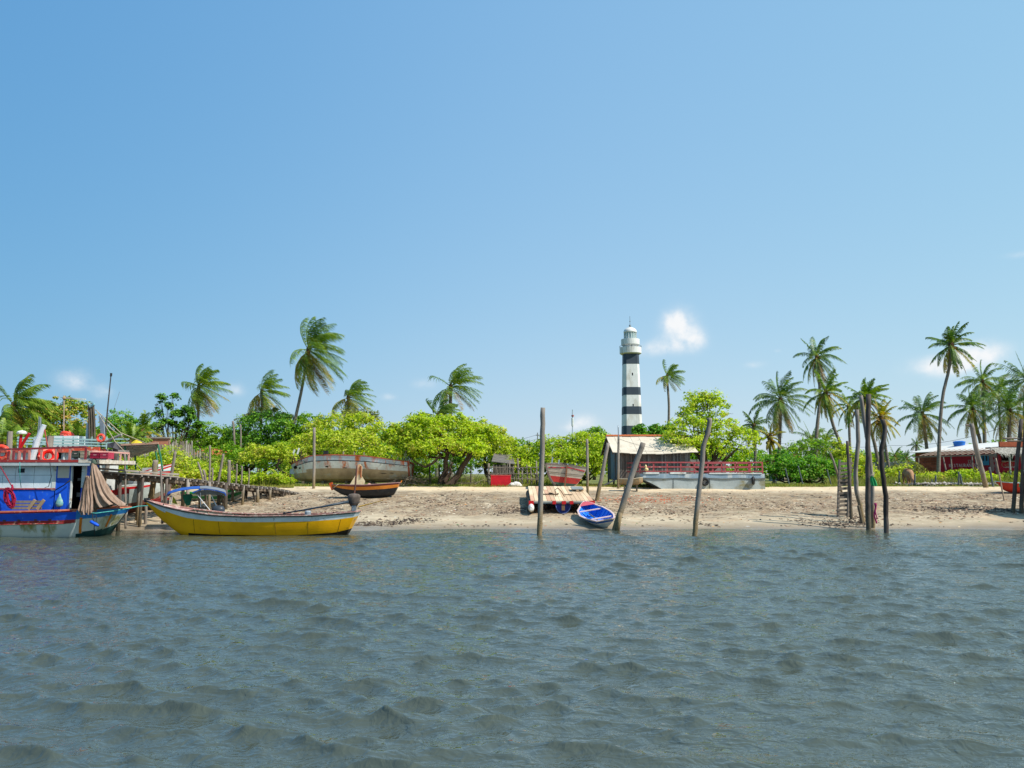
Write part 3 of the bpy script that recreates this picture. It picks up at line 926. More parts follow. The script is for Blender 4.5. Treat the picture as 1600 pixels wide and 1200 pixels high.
palm('green palm with fan shaped crown over the dark mooring posts', [(1353, 622), (1358, 660), (1368, 700), (1374, 738)], 74, 40, 28, .4, 16, 0, tr=(.15, .2), group=RG, yellow=.3, nuts=5, low=-40)
palm('palm with yellow hanging fronds and orange coconuts behind the crooked post', [(1376, 652), (1382, 690), (1390, 738)], 70, 36, 26, .15, 17, 1, tr=(.13, .17), group=RG, yellow=.6, nuts=12, low=-75)
palm('low bushy palm with twin crowns behind the shrubs, under the double bent palm', [(1268, 686), (1268, 705)], 98, 34, 22, .3, 18, 0, group=RG, yellow=.3, low=-25, far=True)
palm('low bushy palm right beside the twin crowned one behind the shrubs', [(1290, 690), (1290, 706)], 100, 30, 18, .4, 19, 0, group=RG, yellow=.3, low=-25, far=True)
palm('medium palm with dark coconuts between the crooked post and the tallest right hand palm', [(1441, 646), (1445, 675), (1449, 710)], 86, 45, 26, .3, 20, 3, tr=(.17, .2), group=RG, yellow=.3, nuts=8, low=-60)
palm('tallest right hand palm with a long S curved trunk before the red restaurant', [(1486, 538), (1483, 575), (1473, 620), (1468, 680), (1466, 752)], 61, 44, 24, .35, 21, 3, tr=(.11, .17), group=RG, yellow=.3, nuts=8, low=-70, leafl=.7)
palm('dark palm with wide fronds rising behind the restaurant roof', [(1519, 636), (1525, 665), (1533, 698)], 84, 44, 26, .25, 22, 3, tr=(.16, .2), group=RG, yellow=.25, nuts=5, low=-70)
palm('palm with yellow bracts standing behind the wide dark one', [(1535, 595), (1537, 640), (1539, 700)], 94, 42, 24, .35, 23, 0, tr=(.2, .24), group=RG, yellow=.3, nuts=5, low=-60)
palm('dense palm at the right edge with fronds hanging over the roof', [(1577, 640), (1577, 670), (1576, 705)], 80, 54, 32, .2, 24, 3, tr=(.18, .22), group=RG, yellow=.35, nuts=5, low=-50)
palm('high palm crown cut by the right edge of the photo', [(1604, 592), (1600, 640), (1598, 720)], 84, 52, 26, .2, 25, 3, group=RG, yellow=.25, low=-60)
palm('pale green palm between the dense edge palm and the one with yellow bracts', [(1560, 608), (1562, 650), (1564, 705)], 104, 34, 20, .3, 26, 0, group=RG, yellow=.3, low=-50, far=True)
for i, (x, y, D, R, lb) in enumerate(((1398, 712, 140, 22, 'grey green low palm far off at the left of a far group'), (1416, 716, 130, 18, 'squat dark palm over the pale wall, far off'), (1432, 694, 150, 15, 'small far palm with drooping crown left of the tallest trunk'), (1447, 680, 165, 13, 'smallest far palm, half hidden by the medium palm'), (1380, 715, 120, 16, 'far bushy palm partly behind the crooked post'))):
    palm(lb, [(x, y), (x, y + 10), (x, 735)], D, R, 16, .2, 50 + i, 3, group='far palms over the pale wall', low=-45, far=True, tr=(.16, .2), leafl=.9)
palm('palm bush behind the shrubs near the curved trunk', [(1330, 725), (1330, 735)], 96, 22, 12, .2, 60, 0, group='far palms over the pale wall', low=-10, far=True)

# ------------------------------------------------------------------ trees and shrubs
TG = 'trees and bushes along the bank'
tree('rounded mango tree with orange flush of young leaves at the left', 72, [(60, 668, 34, 38), (40, 690, 34, 30, -2), (75, 652, 18, 20)], 60, 'mango', 101, dens=.75, leaf=.22, clump=.5, group=TG, down=True)
tree('rounded mango tree with orange shoots behind the bundled poles', 74, [(105, 664, 34, 40), (88, 672, 24, 34, -2), (128, 690, 22, 24, -1)], 105, 'mango', 102, dens=.75, leaf=.22, clump=.5, group=TG, down=True)
tree('dark green bush below the mango trees behind the deck rail', 66, [(30, 705, 44, 26), (80, 705, 40, 26), (150, 700, 40, 24)], 140, 'green', 120, 'shrub', 'shrub', dens=.45, leaf=.2, group=TG, down=True)
tree('bright green round tree above the flat canopy', 76, [(186, 668, 26, 24), (170, 682, 18, 18), (206, 678, 20, 18)], 186, 'bright', 103, dens=.6, leaf=.2, group=TG, down=True)
tree('tree of separate dark green rounded clumps on thin stems', 74, [(248, 650, 8, 7), (262, 636, 6, 6), (271, 620, 4, 6), (252, 622, 5, 5), (276, 650, 10, 8), (290, 641, 8, 5), (300, 655, 7, 7), (262, 664, 14, 10), (242, 672, 12, 12), (284, 672, 10, 9), (300, 648, 5, 6), (246, 636, 5, 6), (310, 668, 8, 8), (290, 662, 7, 6)], 270, 'deep', 104, dens=1.1, leaf=.2, clump=.3, group=TG, r=.12, fill=.5)
tree('grey leafless scrubby tree before the clumped tree', 70, [(262, 690, 26, 16), (240, 690, 16, 18)], 262, 'olive', 105, dens=.25, leaf=.14, clump=.5, per=26, group=TG, bark=GREYBARK, down=True)
tree('mid green bushes behind the palm with the skirt', 78, [(322, 684, 26, 22), (345, 690, 24, 20), (300, 692, 18, 18)], 325, 'green', 106, dens=.6, leaf=.2, group=TG, down=True)
tree('large dark green tree with olive top in the left middle', 76, [(415, 668, 42, 24), (395, 686, 40, 26, -1), (440, 684, 36, 26, -2), (372, 692, 22, 20)], 372, 'deep', 107, dens=.62, leaf=.2, clump=.5, group=TG, r=.3, down=True)
tree('olive flushed tree top over the large dark tree', 80, [(420, 655, 34, 16), (392, 660, 18, 12), (455, 660, 24, 14)], 415, 'olive', 108, dens=.6, leaf=.2, clump=.45, group=TG)
tree('dark bushy tree crossed by the leaning palm trunk', 74, [(478, 668, 32, 22), (462, 690, 26, 22, -1), (500, 678, 24, 20)], 480, 'green', 109, dens=.6, leaf=.2, group=TG, down=True)
tree('wide yellow green thicket above the grounded grey hull', 66, [(520, 672, 40, 24), (560, 668, 34, 22), (590, 690, 30, 24, -3), (500, 698, 46, 24, -3), (548, 700, 50, 24, -4), (470, 712, 30, 16, -4)], 545, 'lime2', 110, 'thicket', 'thicket', dens=.55, leaf=.19, clump=.42, group=TG, down=True)
tree('olive bush on top of the thicket right of the yellowish palm', 72, [(570, 656, 22, 14), (548, 652, 18, 10)], 565, 'olive', 111, 'shrub', 'bush', dens=.6, leaf=.18, group=TG)
tree('dry yellow green scrub behind the stakes, before the low orange roof', 60, [(300, 726, 22, 10), (330, 729, 24, 12), (352, 731, 18, 12), (275, 728, 16, 12)], 320, 'weed', 135, 'shrub', 'scrub', dens=.7, leaf=.15, group=TG, down=True)
# the broad tree in the middle
tree('broad lime green tree with forked dark trunk left of the red box', 53.5, [(690, 680, 62, 26), (655, 694, 46, 26, -.6), (735, 690, 48, 26, .5), (622, 690, 28, 24, .5), (700, 706, 66, 20, -1.6), (660, 668, 30, 18), (715, 664, 26, 14), (640, 712, 26, 14, -1)], 702, 'lime', 112, dens=.95, leaf=.17, clump=.36, per=46, r=.01, group=TG, fill=.2, low=-.2)
tree('sloping lime tree crown behind the red box', 64, [(752, 684, 40, 22), (782, 704, 32, 20), (810, 716, 24, 16), (760, 672, 22, 16)], 765, 'lime2', 113, dens=.6, leaf=.18, group=TG, down=True)
tree('low lime thicket between the tall bare pole and the red box', 64, [(830, 708, 30, 20), (860, 704, 28, 20), (815, 728, 24, 16, -2)], 845, 'lime', 114, 'thicket', 'thicket', dens=.6, leaf=.18, group=TG, down=True)
tree('lime thicket behind the grounded red and white boat', 62, [(888, 705, 28, 22), (916, 700, 26, 24), (900, 728, 40, 26, -2), (936, 712, 22, 26, -2), (870, 726, 24, 20, -2)], 905, 'lime', 115, 'thicket', 'thicket', dens=.7, leaf=.18, group=TG, down=True)
tree('dark olive tree top peeking left of the plank hut', 82, [(928, 684, 22, 14), (944, 690, 14, 12)], 928, 'green', 116, dens=.7, leaf=.18, group=TG, down=True)
tree('loose lime green tree leaning over the right end of the hut roof', 54.2, [(1108, 650, 36, 32), (1075, 678, 34, 26, -1.6), (1120, 684, 46, 32, -.5), (1150, 696, 38, 26), (1092, 704, 44, 18, -.8), (1062, 692, 26, 18, -2.2), (1095, 634, 26, 20), (1130, 706, 40, 16, 1), (1085, 655, 26, 22)], 1106, 'lime', 117, dens=.72, leaf=.17, clump=.42, per=38, group=TG, r=.22, fill=.3, bark=BARK)
tree('leafy bush top showing behind the hut ridge beside the lighthouse', 68, [(1000, 674, 10, 8), (1006, 682, 16, 8), (1026, 672, 10, 8), (1032, 680, 16, 8), (1045, 672, 8, 7)], 1020, 'bright', 118, 'shrub', 'bush', dens=1.0, leaf=.22, clump=.3, group=TG)
tree('bright green shrubbery between the barge and the ladder', 58, [(1205, 736, 22, 24), (1236, 740, 34, 22), (1270, 738, 30, 24), (1300, 742, 26, 20), (1222, 722, 20, 14, 2)], 1245, 'bright', 119, 'thicket', 'thicket', dens=.85, leaf=.16, clump=.34, group=TG, low=-.1, down=True)
tree('spreading small tree with fine branches above the shrubbery, before the orange roof', 62, [(1262, 700, 34, 12), (1240, 706, 22, 10), (1290, 704, 24, 14), (1275, 718, 34, 14)], 1266, 'green', 121, dens=.55, leaf=.14, clump=.34, per=30, group=TG, r=.1, bark=GREYBARK)
tree('yellow green low shrubs behind the ladder', 60, [(1320, 722, 14, 26), (1335, 742, 30, 14), (1310, 700, 10, 14), (1345, 728, 14, 14)], 1320, 'lime2', 122, 'shrub', 'shrub', dens=.7, leaf=.16, group=TG, down=True)
tree('lime shrubs behind the crooked post, left of the brown cow', 60, [(1380, 746, 26, 12), (1405, 742, 24, 12), (1360, 750, 20, 10)], 1385, 'lime2', 123, 'shrub', 'shrub', dens=.7, leaf=.15, group=TG, down=True)
tree('olive scrub before the pale wall, behind the brown cow', 66, [(1420, 735, 20, 10), (1398, 736, 14, 8)], 1415, 'olive', 124, 'shrub', 'shrub', dens=.8, leaf=.15, group=TG, down=True)
tree('leafy creeping weeds before the brick end of the restaurant', 60, [(1450, 751, 28, 9), (1480, 749, 22, 9), (1432, 752, 16, 8)], 1450, 'lime2', 125, 'weed_bank', 'weeds', dens=.9, leaf=.15, clump=.3, limbs=False, group=TG, low=0)
tree('tall yellow green weeds before the red restaurant wall', 59, [(1512, 750, 28, 11), (1540, 751, 26, 9), (1494, 748, 12, 11), (1518, 744, 8, 8)], 1515, 'lime', 126, 'weed_bank', 'weeds', dens=.9, leaf=.15, clump=.3, limbs=False, group=TG, low=0)
tree('green weeds behind the red and green boat at the right edge', 60, [(1575, 750, 26, 8), (1605, 748, 26, 9)], 1575, 'weed', 127, 'weed_bank', 'weeds', dens=.9, leaf=.15, clump=.3, limbs=False, group=TG, low=0)
tree('yellow green bank shrub behind the left boats, under the canopy', 50, [(215, 728, 34, 20), (262, 726, 32, 22), (290, 738, 28, 20), (190, 738, 26, 18), (250, 742, 40, 18, -1)], 250, 'lime2', 128, 'shrub', 'shrub', dens=.75, leaf=.14, clump=.32, group=TG, down=True)
tree('lime shrub among the stakes right of the left boats', 52, [(318, 740, 24, 16), (340, 748, 22, 12), (300, 752, 22, 10)], 318, 'lime', 129, 'shrub', 'shrub', dens=.75, leaf=.14, clump=.3, group=TG, down=True)
tree('small shrub with a crooked bent trunk left of the grounded grey hull', 53.2, [(415, 712, 28, 12), (438, 716, 22, 12), (395, 720, 22, 10), (440, 704, 14, 9), (400, 706, 16, 8)], 446, 'lime2', 130, 'shrub', 'small tree', dens=.95, leaf=.14, clump=.3, group=TG, limbs=False)
tree('lime ground shrubs at the foot of the crooked little tree', 52.5, [(400, 752, 26, 12), (425, 750, 22, 12), (380, 756, 18, 9), (350, 758, 18, 8), (446, 757, 14, 8)], 405, 'lime', 131, 'shrub', 'shrub', dens=.8, leaf=.14, clump=.3, group=TG, limbs=False, low=0)
tree('low scrub under and behind the grey hull', 57, [(470, 745, 26, 14), (640, 742, 20, 14), (660, 738, 16, 14)], 470, 'weed', 132, 'shrub', 'scrub', dens=.7, leaf=.15, limbs=False, group=TG, low=0, down=True)
tree('distant green tree line joining the palms on the right', 150, [(1180, 722, 40, 14), (1250, 718, 50, 18), (1330, 724, 60, 14), (1400, 722, 60, 12), (1560, 715, 80, 22)], 1330, 'green', 133, 'tree_line', 'trees', dens=.5, leaf=.5, clump=1.1, limbs=False, group='far tree lines', down=True)
tree('continuous green undergrowth behind the grey hull and the left bushes', 68, [(380, 712, 40, 14), (440, 712, 40, 16), (500, 716, 40, 16), (560, 716, 40, 16), (620, 712, 40, 16), (680, 716, 50, 12), (750, 716, 50, 12), (320, 712, 40, 10)], 530, 'green', 136, 'thicket', 'undergrowth', dens=.5, leaf=.2, clump=.5, limbs=False, group=TG, down=True)
tree('distant green tree line behind the left bushes', 120, [(40, 700, 70, 20), (160, 695, 70, 20), (300, 700, 80, 14), (380, 705, 70, 20), (560, 700, 120, 26), (760, 706, 80, 20), (880, 712, 70, 20), (1010, 715, 80, 12), (1110, 715, 70, 14)], 560, 'green', 134, 'tree_line', 'trees', dens=.5, leaf=.42, clump=1.0, limbs=False, group='far tree lines', down=True)

def special_trunks():
    rng = random.Random(77)
    t = [o for o in bpy.data.objects if o.get('label', '').startswith('broad lime green tree')][0]
    [bpy.data.objects.remove(c) for c in list(t.children) if c.name.startswith('trunk')]
    b = t.location
    def w(pts, D=53.5): return [at(x, y, D) for x, y in pts]
    mb = MB()
    g = hit(693, 762)
    mb.tube(w([(690, 762), (692, 748), (697, 735), (696, 722), (700, 708), (690, 690)], 52.6), [.36, .26, .2, .17, .13, .05], 8, False, .12, rng)
    mb.tube(w([(697, 763), (706, 754), (716, 742), (723, 728), (735, 712), (748, 695)], 52.4), [.34, .24, .2, .18, .14, .05], 8, False, .12, rng)
    mb.tube(w([(694, 752), (700, 745), (704, 738), (703, 730), (708, 722)], 52.2), [.17, .14, .11, .08, .05], 7, False, .12, rng)
    mb.tube(w([(688, 712), (676, 724), (664, 730), (652, 724), (640, 714)], 52.2), [.08, .09, .08, .06, .03], 6, False, .12, rng)
    for _ in range(12):
        a = at(rng.uniform(690, 730), rng.uniform(700, 720), 53); e = at(rng.uniform(620, 770), rng.uniform(670, 705), 53 + rng.uniform(-2, 2))
        mb.tube([a, a.lerp(e, .5) + Vector((0, 0, -.15)), e], [.1, .07, .02], 6, False, .1, rng)
    mb.build('trunk', BARK, t, b, True)
    t = [o for o in bpy.data.objects if o.get('label', '').startswith('small shrub with a crooked')][0]
    mb = MB(); b = t.location
    mb.tube(w([(430, 754), (442, 756), (452, 752), (454, 745), (446, 739), (438, 736), (432, 728), (437, 718), (430, 710)], 52.8), [.07, .1, .1, .09, .08, .07, .07, .05, .03], 7, False, .1, rng)
    mb.tube(w([(437, 720), (420, 716), (405, 714)], 52.8), [.06, .05, .02], 6, False); mb.tube(w([(434, 726), (448, 716)], 52.8), [.06, .02], 6, False)
    mb.build('trunk', M('dark bark', '#33291f', '#1f1914', .9), t, b, True)
special_trunks()

# ------------------------------------------------------------------ grass
def grass(name, regions, mat, seed, h=(.12, .4)):
    """regions: (x px 0, x px 1, D0, D1, n)"""
    rg = np.random.RandomState(seed); P = []
    for x0, x1, D0, D1, n in regions:
        D = D0 + (D1 - D0) * rg.rand(n) ** 1.2
        x = (x0 + (x1 - x0) * rg.rand(n) - 800) * D / 1208
        k = fbm(x, D, seed + 1, 2, 1.1) + rg.randn(n) * .5 > -.35
        P.append(np.stack([x, D], 1)[k])
    P = np.concatenate(P); N = len(P)
    z = np.array([gz(a, b) for a, b in P])
    a = rg.rand(N) * 2 * PI; H = h[0] + (h[1] - h[0]) * rg.rand(N) ** 2 ; w = .012 + .018 * rg.rand(N)
    lean = rg.randn(N, 2) * .3 * H[:, None] + np.array([.10, 0]) * H[:, None]
    V = np.empty((N, 3, 3))
    V[:, 0] = np.stack([P[:, 0] - np.cos(a) * w, P[:, 1] - np.sin(a) * w, z - .02], 1)
    V[:, 1] = np.stack([P[:, 0] + np.cos(a) * w, P[:, 1] + np.sin(a) * w, z - .02], 1)
    V[:, 2] = np.stack([P[:, 0] + lean[:, 0], P[:, 1] + lean[:, 1], z + H], 1)
    return stuff(np_mesh(name, V.reshape(-1, 3), np.arange(N * 3).reshape(-1, 3), mat))
GRASS = leaf_mat('grass blades', ['#4f6a1a', '#7c8f2c', '#a39c4c', '#8a7b48'], .3)
grass('short_grass', [(-20, 460, 49.5, 54, 16000), (440, 980, 51.3, 54, 26000), (940, 1200, 50.8, 53, 9000), (1180, 1620, 51.5, 56, 22000)], GRASS, 61, (.05, .22))
grass('tall_grass', [(300, 460, 52, 60, 9000), (630, 700, 54, 60, 5000), (700, 860, 54, 60, 7000), (1290, 1440, 54, 62, 9000), (1400, 1620, 56, 66, 14000)], GRASS, 62, (.25, .8))
# ------------------------------------------------------------------ hulls
def tab(pts):
    xs = [p[0] for p in pts]; ys = [p[1] for p in pts]
    def f(t):
        # smooth (cosine free) interpolation through the table: Catmull-Rom on the uneven knots, linear at the ends
        return float(np.interp(t, xs, ys))
    # presmooth
    g = np.linspace(0, 1, 201); v = np.interp(g, xs, ys)
    k = np.exp(-np.linspace(-2, 2, 13) ** 2); k /= k.sum()
    vs = np.convolve(np.pad(v, 6, mode='reflect', reflect_type='odd'), k, 'valid')
    return lambda t: float(np.interp(t, g, vs))

class Hull:
    """a boat's shell: t runs stern (0) to bow (1), s keel (0) to sheer (1)"""
    def __init__(self, L, sheer, keel, beam, p=.5, rake_b=0, rake_s=0, flare=0):
        self.L, self.zs, self.zk, self.b = L, tab(sheer), tab(keel), tab(beam)
        self.p, self.rb, self.rs = p, rake_b, rake_s
    def pt(self, t, s, side, inset=0.0):
        zs, zk = self.zs(t), self.zk(t)
        z = zk + (zs - zk) * s
        y = max(0, self.b(t) * (s ** self.p) - inset)
        x = (t - .5) * self.L - self.rb * (1 - s) * t ** 6 + self.rs * (1 - s) * (1 - t) ** 6
        return Vector((x, side * y, z))
    def shell(self, srows, fmat, mats, parent, name='hull', nt=30, transom=True, tmat=None):
        mb = MB()
        ts = [k / nt for k in range(nt + 1)]
        for side in (-1, 1):
            i0 = len(mb.v)
            for s in srows:
                for t in ts: mb.v.append(tuple(self.pt(t, s, side)))
            n = nt + 1
            for r in range(len(srows) - 1):
                for k in range(nt):
                    a = i0 + r * n + k
                    f = (a, a + 1, a + 1 + n, a + n)
                    mb.f.append(f if side < 0 else f[::-1])
                    mb.mi.append(fmat((k + .5) / nt, (srows[r] + srows[r + 1]) / 2))
        if transom and self.b(0) > .08:
            for r in range(len(srows) - 1):
                a, b_ = srows[r], srows[r + 1]
                pa = [self.pt(0, a, -1), self.pt(0, a, 1), self.pt(0, b_, 1), self.pt(0, b_, -1)]
                mb.cur = (tmat or fmat)(0, (a + b_) / 2) if not tmat else tmat((a + b_) / 2)
                mb.quad(*pa)
        if self.b(1) > .08:
            for r in range(len(srows) - 1):
                a, b_ = srows[r], srows[r + 1]
                mb.cur = fmat(1, (a + b_) / 2)
                mb.quad(self.pt(1, a, 1), self.pt(1, a, -1), self.pt(1, b_, -1), self.pt(1, b_, 1))
        return mb.build(name, mats, parent, smooth=False)
    def inside(self, mat, parent, thick=.05, floor=.22, nt=26, name='inner_planking', t0=.03, t1=.97):
        mb = MB(); ss = [floor, .4, .6, .8, .985]
        ts = [t0 + (t1 - t0) * k / nt for k in range(nt + 1)]
        for side in (-1, 1):
            mb.grid([[self.pt(t, s, side, thick) for t in ts] for s in ss])
        mb.grid([[self.pt(t, floor, sd, thick) for t in ts] for sd in (-1, 1)])
        for t in (t0, t1):
            mb.quad(self.pt(t, floor, -1, thick), self.pt(t, floor, 1, thick), self.pt(t, .985, 1, thick), self.pt(t, .985, -1, thick))
        return mb.build(name, mat, parent)
    def gunwale(self, mat, parent, w=.09, h=.05, name='gunwale', s=1.0, out=.0, up=.01, nt=28, t0=0, t1=1, across=True):
        res = []
        for side in (-1, 1):
            mb = MB(); rows = []
            for k in range(nt + 1):
                t = t0 + (t1 - t0) * k / nt
                p = self.pt(t, s, side)
                o = Vector((0, side, 0))
                a = p + o * (out + .012); b_ = p - o * (w - out)
                if b_.y * side < 0: b_.y = 0
                rows.append([a + Vector((0, 0, up - h)), a + Vector((0, 0, up)), b_ + Vector((0, 0, up)), b_ + Vector((0, 0, up - h))])
            mb.grid(rows, True); mb.quad(*rows[0]); mb.quad(*rows[-1][::-1])
            res.append(mb.build(name, mat, parent))
        if across and self.b(0) > .08:
            a, b_ = self.pt(t0, s, -1), self.pt(t0, s, 1)
            mb = MB(); mb.beam(a + Vector((.03, .03, up - h / 2 + .003)), b_ + Vector((.03, -.03, up - h / 2 + .003)), w, h); mb.build(name, mat, parent)
        return res
    def ribs(self, mat, parent, n=8, t0=.1, t1=.9, thick=.05, s1=.97):
        for k in range(n):
            t = t0 + (t1 - t0) * k / (n - 1)
            for side in (-1, 1):
                mb = MB()
                mb.tube([self.pt(t, s, side, thick + .015) for s in (.22, .4, .6, .8, s1)], .028, 4)
                mb.build('rib', mat, parent)
    def thwart(self, t, mat, parent, s=.86, w=.22, h=.035, inset=.05, name='thwart'):
        a, b_ = self.pt(t, s, -1, inset), self.pt(t, s, 1, inset)
        mb = MB(); mb.beam(a, b_, w, h); return mb.build(name, mat, parent)

def wbox(mb, x0, x1, y0, y1, z0, z1): return mb.box(((x0 + x1) / 2, (y0 + y1) / 2, (z0 + z1) / 2), (abs(x1 - x0), abs(y1 - y0), abs(z1 - z0)))

def text(name, body, size, loc, rot, mat, parent, extrude=.004, align='CENTER', sx=1.0):
    c = bpy.data.curves.new(name, 'FONT'); c.body = body; c.size = size; c.extrude = extrude; c.align_x = align; c.align_y = 'CENTER'
    c.resolution_u = 2
    c.materials.append(mat)
    tmp = bpy.data.objects.new('tmp_text', c); COL.objects.link(tmp)
    bpy.context.view_layer.update()
    me = bpy.data.meshes.new_from_object(tmp.evaluated_get(bpy.context.evaluated_depsgraph_get()))
    bpy.data.objects.remove(tmp)
    if not me.materials: me.materials.append(mat)
    me.name = name
    o = bpy.data.objects.new(name, me); COL.objects.link(o); o.parent = parent; o.location = loc; o.rotation_euler = rot; o.scale = (sx, 1, 1)
    return o

def rope(name, pts, r, mat, parent=None, off=None, label=None, cat='rope'):
    mb = MB(); mb.tube(pts, r, 6, True)
    if parent is None:
        L = Vector(pts[0]); o = mb.build(name, mat, None, L, True, L); return tag(o, label, cat)
    return mb.build(name, mat, parent, off, True)

def sag(a, b, d, n=8):
    a, b = Vector(a), Vector(b)
    return [a.lerp(b, k / n) - Vector((0, 0, 4 * d * (k / n) * (1 - k / n))) for k in range(n + 1)]

RED = M('faded red paint', '#a83a34', '#8c2f30', .55, 4, stain=('#c7a08c', .16, 5, (1, 1, 1)))
REDB = M('bright red paint', '#c01c22', '#a8161c', .45, 4)
BLUE = M('strong blue paint', '#1a5cdc', '#164fc4', .45, 3, stain=('#5b86c8', .10, 6, (1, 1, 1)))
LBLUE = M('sky blue paint', '#2f86cf', '#2877bd', .5, 3, stain=('#8fb7d6', .15, 5, (1, 1, 1)))
PWHITE = M('pale blue white boards', '#dde8ec', '#c6d5dc', .55, 2, stain=('#77726a', .10, 3, (1, 1, .25)))
HWHITE = M('streaked hull white', '#dadfd8', '#c8cfc8', .5, 1.2, stain=('#8d8a52', .20, 1.6, (1, 1, .12)), stain2=('#6a5238', .07, 7, (1, 1, .4)))
ORANGE = M('orange paint', '#e0872a', '#c96f1f', .55, 4)
TAN = M('worn tan wood', '#b09a7c', '#8c775d', .85, 3, .4, 26, (1, 1, .2), island=.12)
PINKW = M('worn pink painted wood', '#b98d84', '#96665f', .75, 5, .4, 26, stain=('#d0c4b4', .24, 4, (1, 1, 1)))
TEAL = M('teal paint', '#8fc0bd', '#79aead', .55, 3)

# ------------------------------------------------------------------ blue and white fishing boat at the left edge
def fishing_boat():
    o = thing('fishing_boat', 'blue and white cabin fishing boat with red railed roof deck, cut by the left edge', 'fishing boat', (-19.65, 30.8, 0))
    L = Vector(o.location)
    H = Hull(9.1, [(0, 1.0), (.5, .98), (.8, 1.05), (1, 1.10)], [(0, -.35), (.1, -.5), (.8, -.5), (.92, -.35), (1, .1)],
             [(0, 1.25), (.25, 1.5), (.5, 1.6), (.78, 1.58), (.85, 1.42), (.92, 1.0), (.97, .5), (1, .05)], p=.28, rake_b=.75)
    rows = [0, .15, .28, .33, .37, .41, .52, .6, .66, .745, .80, .88, .935, 1]
    GREENB = M('dark green bottom paint', '#25504c', '#1d3f3e', .5)
    def fm(t, s):
        if t > .84:
            if s > .72: return 3
            if s < .33 + .08 * math.sin(min(1, (t - .84) / .13) * PI): return 4
            return 0
        if s > .935: return 1
        if s > .745: return 2
        if s > .66: return 1
        return 0
    H.shell(rows, fm, [HWHITE, RED, BLUE, LBLUE, GREENB], o, nt=40)
    g = H.gunwale(M('orange pink gunwale', '#c98a62', '#a95b48', .7, 5), o, .10, .05)
    dk = MB(); ts = [.02 + .95 * k / 20 for k in range(21)]
    dk.grid([[H.pt(t, .86, sd, .04) for t in ts] for sd in (-1, 1)]); dk.build('deck', M('deck paint', '#8d6a5a', '#6b5046', .8), o)
    for t in (.868, .962):
        mb = MB(); mb.tube([H.pt(t, s, -1) + Vector((0, -.006, 0)) for s in (.38, .5, .6, .7, .78)] , [.045] * 5, 6, squash=.4); mb.build('orange_batten', ORANGE, o)
    # rubbing strakes
    for s in (.665, .967):
        mb = MB(); mb.tube([H.pt(t, s, -1) + Vector((0, -.01, 0)) for t in [k / 30 * .835 for k in range(31)]], .035, 6, squash=.6); mb.build('rubbing_strake', RED, o)
    for t in (.56, .62, .69, .75):
        mb = MB(); p = H.pt(t, .765, -1); mb.box(p + Vector((0, -.0, 0)), (.10, .07, .05)); mb.build('scupper', BLACK, o)
    P = lambda x, y, D: at(x, y or 750, D) - L
    # cabin
    y0, y1 = 29.62 - L.y, 32.1 - L.y
    xr = P(110, 760, 29.62).x
    zt = 2.83
    def wall(name, xa, xb, za, zb, mat, yy=y0, th=.05):
        mb = MB(); wbox(mb, xa, xb, yy, yy + th, za, zb); return mb.build(name, mat, o)
    zmid = P(0, 764, 29.6).z
    xm = P(85, 760, 29.62).x
    wall('cabin_side_lower', -4.3, xm, .75, zmid, BLUE)
    # upper side: white boards in panels
    xs = [-4.3, P(-20, 760, 29.62).x, P(3, 760, 29.62).x, P(23, 760, 29.62).x, P(52, 760, 29.62).x, P(81, 760, 29.62).x]
    for a, b_ in zip(xs, xs[1:]):
        w = wall('cabin_board', a + .008, b_ - .008, zmid + .02, P(0, 742.5, 29.6).z - .006, PWHITE)
        w = wall('cabin_board', a + .008, b_ - .008, P(0, 742.5, 29.6).z + .006, zt, PWHITE)
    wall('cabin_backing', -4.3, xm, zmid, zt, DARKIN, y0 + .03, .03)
    mb = MB(); wbox(mb, -4.3, xm + .05, y0 - .03, y0, zmid - .02, zmid + .03); mb.build('red_trim', RED, o)
    mb = MB(); wbox(mb, P(27.5, 0, 29.6).x, P(37, 0, 29.6).x, y0 - .012, y0 + .01, P(0, 738.5, 29.6).z, P(0, 732, 29.6).z)
    w = mb.build('window', M('black window opening', '#0a0b0d', '#121417', .3), o)
    # corner board between side and door panel
    mb = MB(); wbox(mb, P(81, 0, 29.6).x, P(87, 0, 29.6).x, y0 - .02, y0 + .06, zmid - .05, zt); mb.build('corner_board', WHITE, o)
    # door panel and doorway
    xa, xb = P(87, 0, 29.6).x, P(110.5, 0, 29.6).x
    wall('side_panel', xa, xb, .75, P(0, 747, 29.6).z, BLUE)
    wall('side_panel', xa, xb, P(0, 747, 29.6).z + .005, zt, M('cream panel', '#cfc8b8', '#bdb5a3', .7))
    for x in (P(88, 0, 29.6).x, P(108.5, 0, 29.6).x):
        mb = MB(); wbox(mb, x - .02, x + .02, y0 - .015, y0 - .001, .8, zt - .05); mb.build('panel_batten', M('panel batten', '#2a62cf', '#2257bd', .5), o)
    xc, xd = P(127, 0, 29.6).x, P(133, 0, 29.6).x
    mb = MB(); wbox(mb, xb, xb + .05, y0 - .03, y0 + .05, .8, zt); wbox(mb, xc, xd, y0 - .02, y0 + .08, P(0, 762, 29.6).z, zt); mb.build('door_frame', WHITE, o)
    mb = MB(); wbox(mb, xc, xd + .1, y0 - .01, y0 + .08, .8, P(0, 762, 29.6).z - .003); mb.build('door_frame', BLUE, o)
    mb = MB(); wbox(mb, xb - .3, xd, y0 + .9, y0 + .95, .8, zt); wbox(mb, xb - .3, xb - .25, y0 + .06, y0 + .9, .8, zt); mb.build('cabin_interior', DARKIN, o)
    for yy, th in ((747, .10), (770, .12), (775, .04)):
        z = P(0, yy, 29.6).z; mb = MB(); wbox(mb, xb + .05, xc, y0 + .35, y0 + .39, z - th, z); mb.build('shelf', M('grey shelf wood', '#7b7b78', '#63635f', .8), o)
